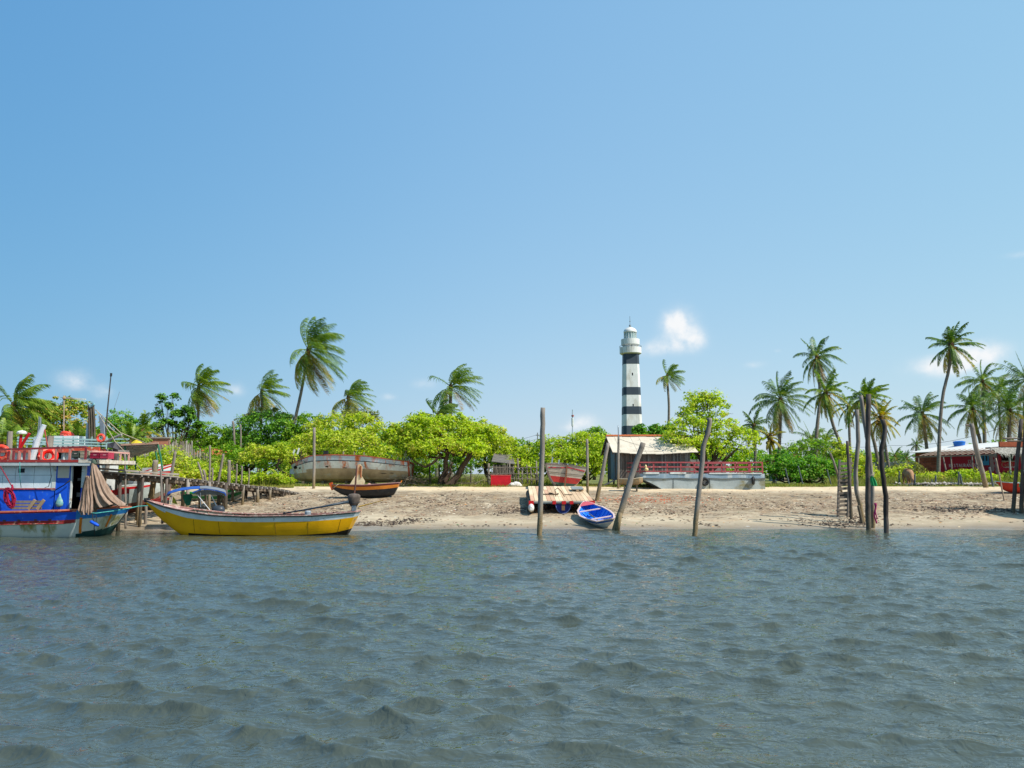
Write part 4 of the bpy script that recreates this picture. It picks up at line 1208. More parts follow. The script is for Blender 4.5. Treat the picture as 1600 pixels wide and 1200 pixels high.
    mb = MB(); wbox(mb, xd - .05, xd, y0 + .08, y0 + .9, .8, zt); mb.build('cabin_front', BLUE, o)
    mb = MB(); wbox(mb, -4.3, xb - .35, y1, y1 + .05, .8, zt); wbox(mb, xb - .4, xb - .35, y0 + .05, y1, .8, zt); wbox(mb, -4.35, -4.3, y0, y1, .8, zt); mb.build('cabin_back_wall', PWHITE, o)
    # roof deck
    rx0, rx1, ry0, ry1 = -4.6, P(140, 0, 29.36).x, 29.36 - L.y, 32.75 - L.y
    RZ = 2.87
    mb = MB(); wbox(mb, rx0, rx1, ry0, ry1, RZ - .05, RZ + .03)
    rf = mb.build('roof', M('weathered roof boards', '#b8ac9c', '#938677', .8, 4, stain=('#9c5f55', .2, 3, (1, 1, 1))), o)
    mb = MB(); wbox(mb, rx0, rx1 - .45, ry0 - .03, ry0 - .002, RZ - .045, RZ + .055); mb.build('fascia', RED, rf)
    mb = MB(); wbox(mb, rx0, rx1, ry0 - .02, ry0 + .16, RZ - .17, RZ - .052); mb.build('fascia', M('pale fascia', '#b9c0c0', '#9fa8aa', .7), rf)
    mb = MB(); wbox(mb, rx1 + .002, rx1 + .05, ry0 - .03, ry1, RZ - .09, RZ + .06); wbox(mb, rx1 - .45, rx1 + .002, ry0 - .035, ry0 - .004, RZ - .06, RZ + .06); mb.build('fascia', M('white fascia', '#d5cec0', '#a89a88', .8, 6), rf)
    for k in range(5):
        yy = ry0 + .5 + k * .7
        mb = MB(); wbox(mb, rx1 - 1.6, rx1, yy, yy + .07, RZ - .13, RZ - .052); mb.build('roof_beam', TAN, rf)
    # railing on the roof edge
    px_posts = [-12, 3, 11, 20, 28, 36, 55, 78, 100, 125]
    ztop = lambda x: P(x, 703.5 - 5.5 * max(0, x) / 125, 29.1).z
    RAILC = M('dark red rail', '#8c3a3e', '#6f2b31', .6, 4, stain=('#c9a79c', .12, 8, (1, 1, 1)))
    pts = [P(x, 0, 29.12) for x in (-60, 125)]
    mb = MB(); mb.beam(Vector((pts[0].x, ry0 + .03, ztop(0))), Vector((pts[1].x, ry0 + .03, ztop(125))), .06, .075); mb.build('top_rail', RAILC, o)
    for i, x in enumerate(px_posts):
        q = P(x, 0, 29.12); mb = MB(); mb.beam((q.x, ry0 + .03, RZ + .03), (q.x, ry0 + .03, ztop(x) - .03), .07, .05); mb.build('rail_post', RAILC if i not in (3, 5, 6, 7, 8) else M('pink rail post', '#c98f82', '#a3645c', .7), o)
    mb = MB(); mb.beam((rx1 - .05, ry0 + .1, RZ + .38), (rx1 - .05, ry1 - .4, RZ + .38), .07, .06); mb.build('front_rail', M('pale pink rail', '#d6a79a', '#c28a80', .7), o)
    for yy in (ry0 + 1.3, ry0 + 2.3, ry1 - .4):
        mb = MB(); mb.beam((rx1 - .05, yy, RZ + .03), (rx1 - .05, yy, RZ + .36), .05, .05); mb.build('rail_post', M('pale pink rail', ''), o)
    mb = MB(); wbox(mb, rx1 - 1.55, rx1 - .1, ry0 + .75, ry0 + .8, RZ + .36, RZ + .56); mb.build('orange_board', M('orange red board', '#d3593c', '#c14a35', .6, 5, stain=('#e0b7a0', .2, 6, (1, 1, 1))), o)
    # red Y post with lamp, white spar
    q = lambda x, y, D=29.9: P(x, y, D)
    mb = MB(); mb.tube([q(29, 722), q(31, 700), q(33, 679)], .055, 8); mb.tube([q(32, 700), q(38, 689), q(46, 677)], .055, 8); mb.build('red_mast', REDB, o)
    mb = MB(); mb.lathe(q(34, 678), [(.17, 0), (.18, .06), (.11, .12), (.0, .14)], 12); mb.build('mast_lamp', WHITE, o)
    mb = MB(); mb.tube([q(49, 719), q(58, 690), q(69, 664)], [.13, .11, .09], 10); mb.tube([q(52, 716), q(54, 686)], .05, 6); mb.build('white_spar', M('white spar', '#d0d6da', '#b9c0c6', .5), o)
    mb = MB(); mb.tube([q(56, 698, 30.3), q(60, 670, 30.3), q(61, 650, 30.3)], [.02, .02, .01], 5); mb.tube([q(63, 680, 30.4), q(63, 652, 30.4)], .035, 6); mb.build('thin_pole', STEEL, o)
    for x0, y0_, x1, y1_, w in ((14, 704, 16, 674, .11), (76, 705, 79, 681, .14)):
        mb = MB(); mb.tube([q(x0, y0_ + 15, 30.6), q((x0 + x1) / 2, (y0_ + y1_) / 2, 30.6), q(x1, y1_, 30.6)], [w, w * .95, w * .9], 8); mb.build('wooden_post', POLEWOOD, o)
    rope('rigging_rope', [q(69, 668), q(73, 690), q(76, 702), q(74, 716)], .02, RED, o, None)
    # bench, ropes, bag on the side deck
    zd = .80
    bx0, bx1 = P(20, 0, 29.4).x, P(68, 0, 29.4).x
    for k in range(3):
        z = P(0, 784 + k * 5, 29.4).z
        mb = MB(); wbox(mb, bx0, bx1, 29.38 - L.y, 29.42 - L.y, z - .045, z + .045); mb.build('bench_slat', OLDWOOD, o)
    for x in (44, 58):
        mb = MB(); mb.beam(P(x, 796, 29.3), P(x + 11, 781, 29.3), .12, .03, (0, 1, 0)); mb.build('loose_plank', TAN, o)
    rope('rigging_rope', [P(0, 728, 29.35), P(10, 745, 29.33), P(19, 761, 29.3)], .018, M('dark red rope', '#8f2438', '#74202f'), o)
    rope('rigging_rope', [P(78, 722, 29.2), P(80, 745, 29.25), P(76, 760, 29.35), P(70, 762, 29.4)], .012, BLACK, o)
    rope('rigging_rope', [P(31, 722, 29.05), P(31, 745, 29.2), P(33, 762, 29.4)], .012, ROPEB, o)
    rope('rigging_rope', [P(110, 750, 29.5), P(100, 758, 29.5), P(86, 766, 29.5)], .02, BLACK, o)
    # bow dressing
    rope('mooring_line', [P(127, 794, 29.1), P(137, 801, 29.0), P(150, 802, 29.0), P(180, 798, 29.6), P(205, 793.5, 30.3), P(216, 791, 31.2), P(236, 790, 31.3)], .022, ROPEB, o)
    mb = MB(); a = P(144, 816, 28.95); mb.tube([a + Vector((-.07, 0, .03)), a, P(151, 820, 28.95), P(154, 821.5, 28.95)], [.05, .06, .06, .04], 8); mb.build('blue_float', BLUE, o, smooth=True)
    rope('hanging_rope', [P(144, 802, 29.0), P(145, 810, 28.95), P(148, 817, 28.95), P(147, 826, 29.0), P(148, 836, 29.1)], .014, BLACK, o)
    rope('hanging_rope', [P(148, 802, 29.0), P(151, 808, 28.95), P(150, 816, 28.95)], .012, BLACK, o)
    return o, P, L, q, RZ
fb, FP_, FL, fq, RZ = fishing_boat()

# things lying on or hanging from the fishing boat
def life_ring(label, x, y, D, R, tilt, mat=None, rr=.28, group='orange life rings'):
    c = at(x, y, D); k = D / 1208
    o = thing('life_ring', label, 'life ring', c, tilt, group)
    mb = MB(); mb.ring((0, 0, 0), R * .72, R * rr, 'y', 20, 8); mb.build('ring', mat or M('life ring orange', '#e04a32', '#c93d2b', .5, 4), o, smooth=True)
    for a in range(4):
        an = a * PI / 2 + .5
        m = MB(); m.box((R * .72 * math.cos(an), 0, R * .72 * math.sin(an)), (R * .2, R * rr * 2.15, R * rr * 2.3), (0, -an, 0)); m.build('band', M('life ring band', '#e88470', '#d87060', .6), o)
life_ring('orange life ring on the roof deck at the left edge behind the red rail', 3, 707, 29.7, .32, (0.2, 0, 0))
life_ring('bright red life ring standing behind the middle of the red rail', 75, 713, 29.8, .34, (-.3, 0, .4), M('life ring red', '#f0281c', '#d81f18', .45), .34)
life_ring('orange life ring on top of the white locker of the rear boat', 105, 680, 34.2, .30, (PI / 2 - .45, 0, 0))
life_ring('orange life ring hung on the pale rail beside the bundled poles', 157.5, 684.5, 33.3, .20, (0, 0, 0))

def crate(label, x0, x1, ytop, ybot, D, mat, dep=.42, group='plastic crates on the roof deck', slats=3):
    a, b = at(x0, ybot, D), at(x1, ytop, D)
    o = thing('crate', label, 'crate', ((a.x + b.x) / 2, D + dep / 2, a.z), group=group)
    w, h = b.x - a.x, b.z - a.z
    mb = MB()
    for sy in (-1, 1): mb.box((0, sy * dep / 2, h / 2), (w, .02, h * .96))
    for sx in (-1, 1): mb.box((sx * (w / 2 - .01), 0, h / 2), (.02, dep - .025, h * .955))
    mb.box((0, 0, .012), (w - .05, dep - .05, .02)); mb.build('crate_body', mat, o)
    for k in range(slats):
        m = MB(); z = h * (.12 + .8 * k / (slats - 1)); m.box((0, -dep / 2 - .014, z), (w * 1.01, .012, h * .07)); m.build('crate_ridge', mat, o)
    m = MB(); m.box((w * .05, -dep / 2 - .012, h * .55), (w * .34, .006, h * .16)); m.build('crate_label', M('pale label', '#cdb9b4', '#b79d9a', .6), o)
    return o
CR = M('dark red crate plastic', '#9d1c3a', '#861832', .45)
CR2 = M('pinkish red crate plastic', '#b5384e', '#9c2e44', .5)
crate('dark red plastic crate on the roof deck, left one of the touching pair', 140.5, 155.2, 706.5, 717, 29.3, CR)
crate('pinkish red plastic crate on the roof deck, nearest the front fascia', 155.8, 169.5, 706.5, 717, 29.3, CR2)
crate('dark green grey crate beside the last dark rail post', 112, 123, 704, 715.5, 29.6, M('grey green crate', '#4f5a52', '#3d4741', .7))
crate('pale wire crate between the dark green crate and the red pair', 125, 139, 704, 716, 29.6, M('pale wire crate', '#a39c86', '#837d6c', .8))

def net():
    D0 = 29.35
    top = at(147, 724, D0)
    o = thing('fishing_net', 'brown fishing net hung from the roof corner and draped over the bow rail', 'fishing net', top)
    NETM = M('brown net mesh', '#a08877', '#7d6757', .95, 9, .6, 60, (1, 1, .25), stain=('#a48f7e', .2, 5, (1, 1, .1)))
    rng = random.Random(5)
    keys = [(724, 147, 3, .12, 0), (729, 147, 7, .16, .02), (740, 148.5, 13, .22, .05), (755, 151, 19, .30, .10), (770, 153.5, 26, .38, .2), (782, 157, 34, .45, .33), (790, 162, 44, .5, .45)]
    rows = []
    n = 72
    for (y, cx, w, dp, back) in keys:
        r = []
        c = at(cx, y, D0)
        hw = w / 2 * D0 / 1208
        for j in range(n):
            a = 2 * PI * j / n
            f = 1 + .16 * math.sin(a * 11 + 1.2 + .1 * math.sin(y)) * min(1, w / 14) + .07 * math.sin(a * 23 + y * .02)
            zd = 0
            if y > 780: zd = -.22 * max(0, -math.cos(a)) + .05 * math.sin(a * 5)
            r.append(c + Vector((math.cos(a) * hw * f, math.sin(a) * dp * f + back, zd)) - top)
        rows.append(r)
    mb = MB(); mb.grid(rows, True); mb.build('mesh_drape', NETM, o, smooth=True)
    # the near bunch falling over the rail
    rows = []
    for (y, x, w, yy) in ((745, 143, 8, -.2), (765, 142, 14, -.25), (785, 143.5, 20, -.35), (797, 146, 24, -.52), (801.5, 147, 20, -.52)):
        c = at(x, y, D0); hw = w / 2 * D0 / 1208
        rows.append([c + Vector((-hw + 2 * hw * j / 24, yy + .07 * math.sin(j * 1.9 + y * .05) - .10 * math.sin(PI * j / 24), .05 * math.sin(j * .9))) - top for j in range(25)])
    mb = MB(); mb.grid(rows); mb.build('net_fold', NETM, o, smooth=True)
    mb = MB(); mb.ball((0, 0, .05), .09, 10, 7, (1, 1, 1.5)); mb.ring((0, 0, 0), .08, .025, 'z', 12, 6); mb.build('hanging_knot', M('green grey cord', '#5d6b5c', '#47554a', .9), o, smooth=True)
net()

def coil():
    c = at(17, 780, 29.3)
    o = thing('rope_coil', 'crimson rope coil hanging on the blue cabin side over the bench end', 'rope', c)
    mb = MB(); rng = random.Random(3)
    for k in range(16):
        w = rng.uniform(.08, .2); h = rng.uniform(.25, .4); dx = rng.uniform(-.08, .06)
        pts = [Vector((dx - h * .25 * math.sin(a) + w * math.cos(a), -.02 - rng.random() * .08, .05 + h * math.sin(a))) for a in [2 * PI * j / 14 for j in range(15)]]
        mb.tube(pts, .017, 5, False)
    mb.tube([(0.02, -.05, .30), (.06, -.05, .42), (.04, -.04, .55)], [.06, .05, .02], 8)
    mb.build('coil', M('crimson rope', '#a3123a', '#7f1230', .8, 12), o, smooth=True)
coil()
def bag():
    c = at(93, 783, 29.5)
    o = thing('net_bag', 'turquoise mesh bag of shells hanging on the blue panel beside the doorway', 'bag', c)
    mb = MB(); mb.lathe((0, 0, -.22), [(.05, 0), (.13, .04), (.15, .14), (.12, .25), (.05, .38), (.02, .5)], 12, 0, (1, .5)); mb.build('sack', M('turquoise mesh', '#3c97a0', '#9fb6a8', .7, 14), o, smooth=True)
bag()
# ------------------------------------------------------------------ yellow boat
def yellow_boat():
    D = 31.0
    cx = (at(228, 783, D).x + at(560, 800, D).x) / 2
    Lb = at(560, 800, D).x - at(228, 783, D).x
    o = thing('motor_boat', 'long yellow open boat with white sheer stripe and covered motor at its stern', 'boat', (cx, D, 0), (0, 0, PI))
    H = Hull(Lb, [(0, .90), (.08, .84), (.2, .775), (.5, .75), (.65, .80), (.78, .94), (.9, 1.12), (1, 1.34)],
             [(0, -.04), (.08, -.2), (.3, -.3), (.78, -.25), (.835, .02), (.92, .55), (1, 1.22)],
             [(0, .5), (.15, .75), (.45, .95), (.7, .82), (.86, .5), (.95, .2), (1, .04)], p=.36, rake_s=.42)
    YEL = M('yellow hull paint', '#fbb90e', '#eaa90b', .42, 2, stain=('#8a6420', .07, 5, (1, 1, 1)), stain2=('#3a2a12', .03, 9, (1, 1, .3)))
    STR = M('pale blue white stripe', '#d5dfe1', '#bfcbd0', .5, 3, stain=('#7c8a86', .12, 6, (1, 1, 1)))
    rows = [0, .1, .2, .285, .33, .4, .5, .6, .69, .79, .85, .93, 1]
    H.shell(rows, lambda t, s: 1 if s > .79 - .55 * max(0, t - .80) else (2 if s < .28 and t < .77 else 0), [YEL, STR, M('dark bottom paint', '#1d1a14', '#2c2519', .7)], o, nt=44)
    H.inside(M('worn inner planking', '#a7a594', '#8b8674', .85, 3, stain=('#8d5a4e', .22, 3, (1, 1, 1))), o, .05, .30)
    H.gunwale(M('worn pink gunwale', '#b98a80', '#8f625a', .8, 6, stain=('#d3c6b6', .2, 7, (1, 1, 1))), o, .12, .035, 'gunwale', up=.03)
    for side in (-1, 1):
        mb = MB(); mb.tube([H.pt(k / 40, .985, side) + Vector((0, side * .015, 0)) for k in range(41)], .028, 6); mb.build('rubbing_strake', M('black rubbing strake', '#1c2422', '#2c3431', .6), o, smooth=True)
    H.ribs(M('rib wood', '#8f7f6c', '#716351', .85), o, 14, .1, .85)
    for t in (.2, .36, .52, .68): H.thwart(t, PINKW, o, .9)
    # fore deck boards
    ts = [.80 + .185 * k / 10 for k in range(11)]
    mb = MB(); mb.grid([[H.pt(t, .97, sd, .03) + Vector((0, 0, .01)) for t in ts] for sd in (-1, 1)]); mb.build('fore_deck', PINKW, o)
    mb = MB(); b0 = H.pt(1, 1, 1); mb.box((b0.x - .04, 0, b0.z + .01), (.2, .12, .16)); mb.build('stem_head', M('stem head black', '#20282c', '#2f383c', .6), o)
    # seams in the plating
    for t in (.06, .21, .36, .62, .74):
        for side in (1,):
            mb = MB(); mb.tube([H.pt(t, s, side) + Vector((0, side * .002, 0)) for s in (.22, .4, .6, .76)], .009, 4); mb.build('seam', M('rust seam', '#7a5510', '#5c400e', .8), o)
    # engine at the stern
    mx = H.pt(0, 1, 1).x + .17
    z0 = .93
    mb = MB(); mb.box((mx, 0, z0 + .1), (.16, .2, .22)); mb.box((mx, 0, z0 - .15), (.12, .09, .4)); e = mb.build('engine_mount', STEEL, o)
    mb = MB(); mb.lathe((mx + .02, 0, z0 + .16), [(.10, 0), (.17, .10), (.20, .24), (.235, .36), (.23, .44), (.17, .50), (.05, .52)], 12, .3, (1.1, .8))
    mb.build('engine_cover', M('brown canvas cover', '#6c6058', '#4e453e', .95, 6, .8, 12, stain=('#a39a8c', .12, 3, (1, 1, 1))), o, smooth=True)
    rope('cover_cord', [Vector((mx + .02 + .25 * math.cos(a), .2 * math.sin(a), z0 + .3 - .03 * math.cos(a))) for a in [k * PI / 8 for k in range(17)]], .014, BLACK, o)
    # long shaft laid along the boat
    mb = MB(); mb.tube([(mx + .2, .12, z0 + .36), (mx + 1.2, .3, z0 + .17), (mx + 2.7, .45, z0 - .09)], [.06, .035, .028], 8); mb.build('propeller_shaft', M('dark blue shaft', '#20303e', '#2b3a45', .4), o, smooth=True)
    mb = MB(); mb.tube([(mx - .15, -.1, z0 + .15), (mx - .5, -.15, z0 + .24), (mx - 1.1, -.2, z0 + .40)], [.03, .025, .015], 6); mb.build('steering_oar', M('yellow oar', '#b8912c', '#6b5a35', .7, 6), o)
    mb = MB(); mb.lathe((mx + 1.75, .35, .70), [(.11, 0), (.13, .2), (.10, .25)], 12, 0); b_ = mb.build('bailing_bucket', M('grey bucket', '#8f99a0', '#7a858c', .4), o)
    mb = MB(); mb.box((mx + .7, -.1, .73), (.5, .3, .06)); mb.box((mx + .95, .2, .70), (.3, .25, .05)); mb.build('green_tarpaulin', M('green tarpaulin', '#2f5f55', '#244b44', .7), o)
    for t in (.1, .48, .72, .9):
        p = H.pt(t, 1, 1); mb = MB(); mb.tube([p + Vector((0, -.05, .02)), p + Vector((0, -.05, .1))], .018, 6); mb.build('cleat', BLACK, o)
yellow_boat()

# ------------------------------------------------------------------ generic open boats
def open_boat(name, label, loc, rot, L, sheer, keel, beam, bands, gun, inner, p=.45, rake_s=0, rake_b=0, n_thwart=2, ribs=6, cat='boat', rows=None, fm=None, thw=None, group=None, gw=.07, ribmat=None):
    o = thing(name, label, cat, loc, rot, group)
    H = Hull(L, sheer, keel, beam, p, rake_b, rake_s)
    rows = rows or [0, .15, .3, .45, .6, .7, .8, .9, 1]
    mats = [m for _, m in bands]
    def default(t, s):
        for i, (lim, _) in enumerate(bands):
            if s < lim: return i
        return len(bands) - 1
    H.shell(rows, fm or default, mats, o)
    H.inside(inner, o, .04, .28)
    H.gunwale(gun, o, gw, .04)
    if ribs: H.ribs(ribmat or inner, o, ribs)
    for k in range(n_thwart): H.thwart(.25 + .5 * k / max(1, n_thwart - 1), thw or gun, o, .85, .16)
    return o, H

# blue and white canoe at the water's edge
cv = at(918, 779, 37.6); cn = at(947, 806, 34.0)
mid = (cv + cn) / 2
yaw = math.atan2(cv.y - cn.y, cv.x - cn.x)
CANB = M('canoe blue inside', '#1f6ad8', '#2f86e6', .45, 4, stain=('#4f95e6', .14, 7, (1, 1, 1)))
CANW = M('canoe white', '#d3d6d2', '#c0c5c3', .45, 4, stain=('#a09a88', .08, 6, (1, 1, 1)))
o, H = open_boat('rowing_boat', 'small white rowing boat with blue stripe and bright blue inside, bow on the beach', (mid.x, mid.y, .10), (math.radians(-9), math.radians(-5.5), yaw), 4.0,
          [(0, .52), (.5, .50), (.8, .60), (1, .80)], [(0, .10), (.12, .0), (.8, .0), (1, .30)], [(0, .42), (.25, .66), (.5, .74), (.75, .62), (.92, .28), (1, .05)],
          [(.5, M('canoe pale blue grey', '#a5b6bd', '#8fa3ac', .45)), (.66, CANW), (.86, M('canoe stripe', '#1f63b8', '#1a56a2', .45)), (1.1, CANW)],
          M('pinkish white gunwale', '#dcc6bf', '#c6a59c', .5, 7), CANB, p=.55, rake_s=.30, rake_b=.2, n_thwart=2, ribs=9, rows=[0, .2, .35, .5, .58, .66, .76, .86, .93, 1])
mb = MB(); ts = [.86 + .11 * k / 6 for k in range(7)]
mb.grid([[H.pt(t, .99, sd, .02) + Vector((0, 0, .02)) for t in ts] for sd in (-1, 1)]); mb.build('bow_deck', M('pinkish red bow deck', '#c85a62', '#b34b55', .5), o)
mb = MB(); mb.tube([(-1.4, .05, .22), (0, -.05, .2), (1.3, .02, .3)], .03, 5); mb.build('keelson', M('rusty keelson', '#8d7a5a', '#5e4a35', .9, 9), o)

# orange and black boat
p0 = at(571, 777, 43.6)
BLK = M('black hull paint', '#23262b', '#34373b', .55, 3, stain=('#5f5448', .12, 4, (1, 1, 1)))
o, H = open_boat('rowing_boat', 'black hulled rowing boat with orange band, beached below the big grey hull', (p0.x, 43.6, gz(p0.x, 43.2) + .02), (math.radians(2), math.radians(1.0), PI + .05), 3.85,
          [(0, .84), (.5, .74), (1, .80)], [(0, .16), (.2, .02), (.65, 0), (.85, .25), (1, .6)], [(0, .42), (.25, .62), (.55, .7), (.8, .5), (.95, .15), (1, .04)],
          [(.60, BLK), (.84, M('orange band', '#e8913a', '#d67f2c', .5, 4)), (1.1, M('maroon band', '#7d3b3c', '#6b3032', .55))],
          M('pale maroon gunwale', '#a58583', '#8a6462', .6), M('dark inside', '#6c4a3c', '#4e372e', .8), rake_s=.33, rows=[0, .2, .4, .6, .72, .84, .92, 1])
b1 = H.pt(1, 1, 1); mb = MB(); mb.box((b1.x - .05, 0, b1.z - .1), (.18, .16, .42), (0, .35, 0)); mb.build('stem_block', M('orange stem', '#c2551f', '#a34518', .6), o)
b2 = H.pt(0, 1, -1); mb = MB(); mb.tube([b2 + Vector((0, .05, 0)), b2 + Vector((-.08, .05, .12))], .035, 6); mb.build('stern_peg', ORANGE, o)
rope('bow_line', [H.pt(.88, 1, 1) + Vector((0, .03, .02)), H.pt(.93, .6, 1) + Vector((.02, .06, 0)), H.pt(.97, .1, 1) + Vector((.05, .1, 0))], .02, ROPE, o)
mb = MB(); mb.lathe((-.2, 0, .6), [(.12, 0), (.14, .1), (.1, .2), (.0, .24)], 10); mb.build('buoy', M('pink buoy', '#d09a8c', '#b98275', .6), o, smooth=True)

# red and green boat at the right edge
g0 = hit(1590, 771)
RG_ = [(.5, M('orange red hull', '#d5402a', '#bf3a28', .5, 3, stain=('#8f5a40', .1, 5, (1, 1, 1)))), (.97, M('green hull paint', '#3f8f62', '#357c54', .5)), (1.1, M('white gunwale strip', '#d8dad2', '#c4c8bf', .5))]
o, H = open_boat('rowing_boat', 'red and green rowing boat on the sand, cut by the right edge', (at(1557, 752, g0.y).x + 1.95, g0.y, g0.z), (math.radians(1), 0, PI), 4.1,
          [(0, .62), (.5, .58), (.85, .64), (1, .72)], [(0, .1), (.15, 0), (.75, 0), (.9, .15), (1, .5)], [(0, .4), (.3, .66), (.6, .68), (.85, .42), (1, .04)],
          RG_, M('teal white gunwale', '#c9dcd6', '#a9c8c0', .5), M('inside teal', '#7fb0a4', '#5f9286', .7), fm=lambda t, s: 2 if s > .96 else (1 if (t < .72 and s > .45 + (t - .5) * .9) else 0), rows=[0, .15, .3, .4, .5, .6, .7, .8, .9, .96, 1], rake_b=.25)

# green and white boat beyond the jetty
o, H = open_boat('rowing_boat', 'white and green boat with striped bow seen through the jetty piles', (at(332, 770, 42.6).x, 42.6, .84), (0, 0, 0), 3.2,
          [(0, .55), (.6, .55), (1, .78)], [(0, .1), (.8, 0), (1, .3)], [(0, .4), (.3, .6), (.7, .55), (.9, .28), (1, .04)],
          [(.35, M('white green hull', '#c9d1c4', '#aab6a4', .5)), (.6, M('green stripe', '#2f8f50', '#2a7f48', .5)), (.85, M('white green hull', '')), (1.1, M('bright green strip', '#28b04e', '#229a44', .5))],
          M('green gunwale', '#2aa850', '#229044', .5), M('pale inside', '#aeb7a4', '#8f9a86', .7))

# bimini boat moored between the yellow boat and the jetty
def bimini():
    D = 33.4
    x0 = at(272, 780, D).x; x1 = at(356, 780, D).x
    o = thing('motor_boat', 'small white motor boat under a blue and grey fabric sun awning', 'boat', ((x0 + x1) / 2, D, 0))
    H = Hull(2.7, [(0, .62), (.6, .62), (1, .80)], [(0, -.1), (.8, -.15), (1, .4)], [(0, .6), (.4, .72), (.75, .6), (1, .05)], .4)
    H2 = H
    H.shell([0, .3, .6, .8, 1], lambda t, s: 0, [CANW], o); H.inside(M('pale inside', ''), o, .04, .3); H.gunwale(CANW, o, .1, .04)
    o.rotation_euler = (0, 0, PI)
    o2 = o
    L = Vector(o.location)
    def q(x, y, D_): v = at(x, y, D_) - L; return Vector((-v.x, -v.y, v.z))
    AW = M('blue awning cloth', '#2a5aac', '#234c94', .7, 5); AG = M('grey awning lining', '#7c8288', '#6a7076', .8)
    fr, bk = 32.75, 34.1
    def panel(name, pts, mat):
        mb = MB()
        a = [q(x, y, fr) for x, y in pts]; b = [q(x, y - 1.5, bk) for x, y in pts]
        m = [(p + r) / 2 + Vector((0, 0, .09)) for p, r in zip(a, b)]
        mb.grid([a, m, b]); mb.grid([[p + Vector((0, 0, .015)) for p in r] for r in (a, m, b)]); mb.build(name, mat, o, smooth=True)
    panel('awning_panel', [(260, 778), (262, 773), (270, 770), (284, 766.5), (298, 764.8), (312, 764)], AW)
    panel('awning_panel', [(312.3, 764), (322, 763.6), (338, 766), (350, 769), (353, 772)], AG)
    mb = MB(); mb.grid([[q(x, y, fr - .01) for x, y in ((300, 769), (306, 766.5), (313, 764), (325, 763.5), (340, 766), (352, 769.5), (354, 774))], [q(x, y, fr - .01) for x, y in ((302, 771), (307, 768), (314, 765.6), (325, 765), (340, 767.6), (351, 771.5), (352.5, 775))]]); mb.build('awning_hem', AW, o)
    mb = MB(); mb.grid([[q(x, y, fr) for x, y in ((303, 770), (312, 766), (325, 765.2), (340, 767.8), (352, 772))], [q(x, y, fr + .25) for x, y in ((306, 772.5), (315, 774), (325, 772.5), (340, 773.5), (351, 774))]]); mb.build('awning_lining', AG, o)
    for a, b_ in (((308, 773), (328, 797)), ((330, 774), (339, 792)), ((268, 775), (266, 795)), ((313, 765), (313.5, 792))):
        mb = MB(); mb.tube([q(*a, fr + .1), q(*b_, fr + .25)], .018, 6); mb.build('awning_pole', M('white pole', '#d5d8da', '#c2c6c9', .4), o)
    mb = MB(); c = q(341, 797, 32.7); mb.lathe(c - Vector((0, 0, .25)), [(.16, 0), (.24, .12), (.26, .28), (.2, .40), (.06, .44)], 12, 0, (1.1, .75)); mb.build('outboard_engine', M('dark grey engine hood', '#2c333c', '#3c434b', .4), o, smooth=True)
    mb = MB(); a = q(286, 777, 33.2); mb.grid([[q(x, y, 33.1) for x, y in ((285, 774), (291, 772), (299, 772), (301, 774))], [q(x, y, 33.1) for x, y in ((287, 781), (291, 783), (296, 783), (299, 781))], [q(x, y, 33.1) for x, y in ((289, 787), (292, 790), (296, 790), (298, 787))]]); mb.build('green_seat', M('green canvas', '#1f6d4c', '#195a3e', .7), o)
    mb = MB(); mb.grid([[q(x, y, 33.0) for x, y in ((270, 775), (270, 780), (269, 786))], [q(x, y, 33.05) for x, y in ((274, 780), (274, 784), (273.5, 787))], [q(x, y, 33.0) for x, y in ((276, 785), (277, 787), (278, 788))]]); mb.build('flag', M('green yellow flag', '#2f7a35', '#c9b428', .8, 3), o)
bimini()

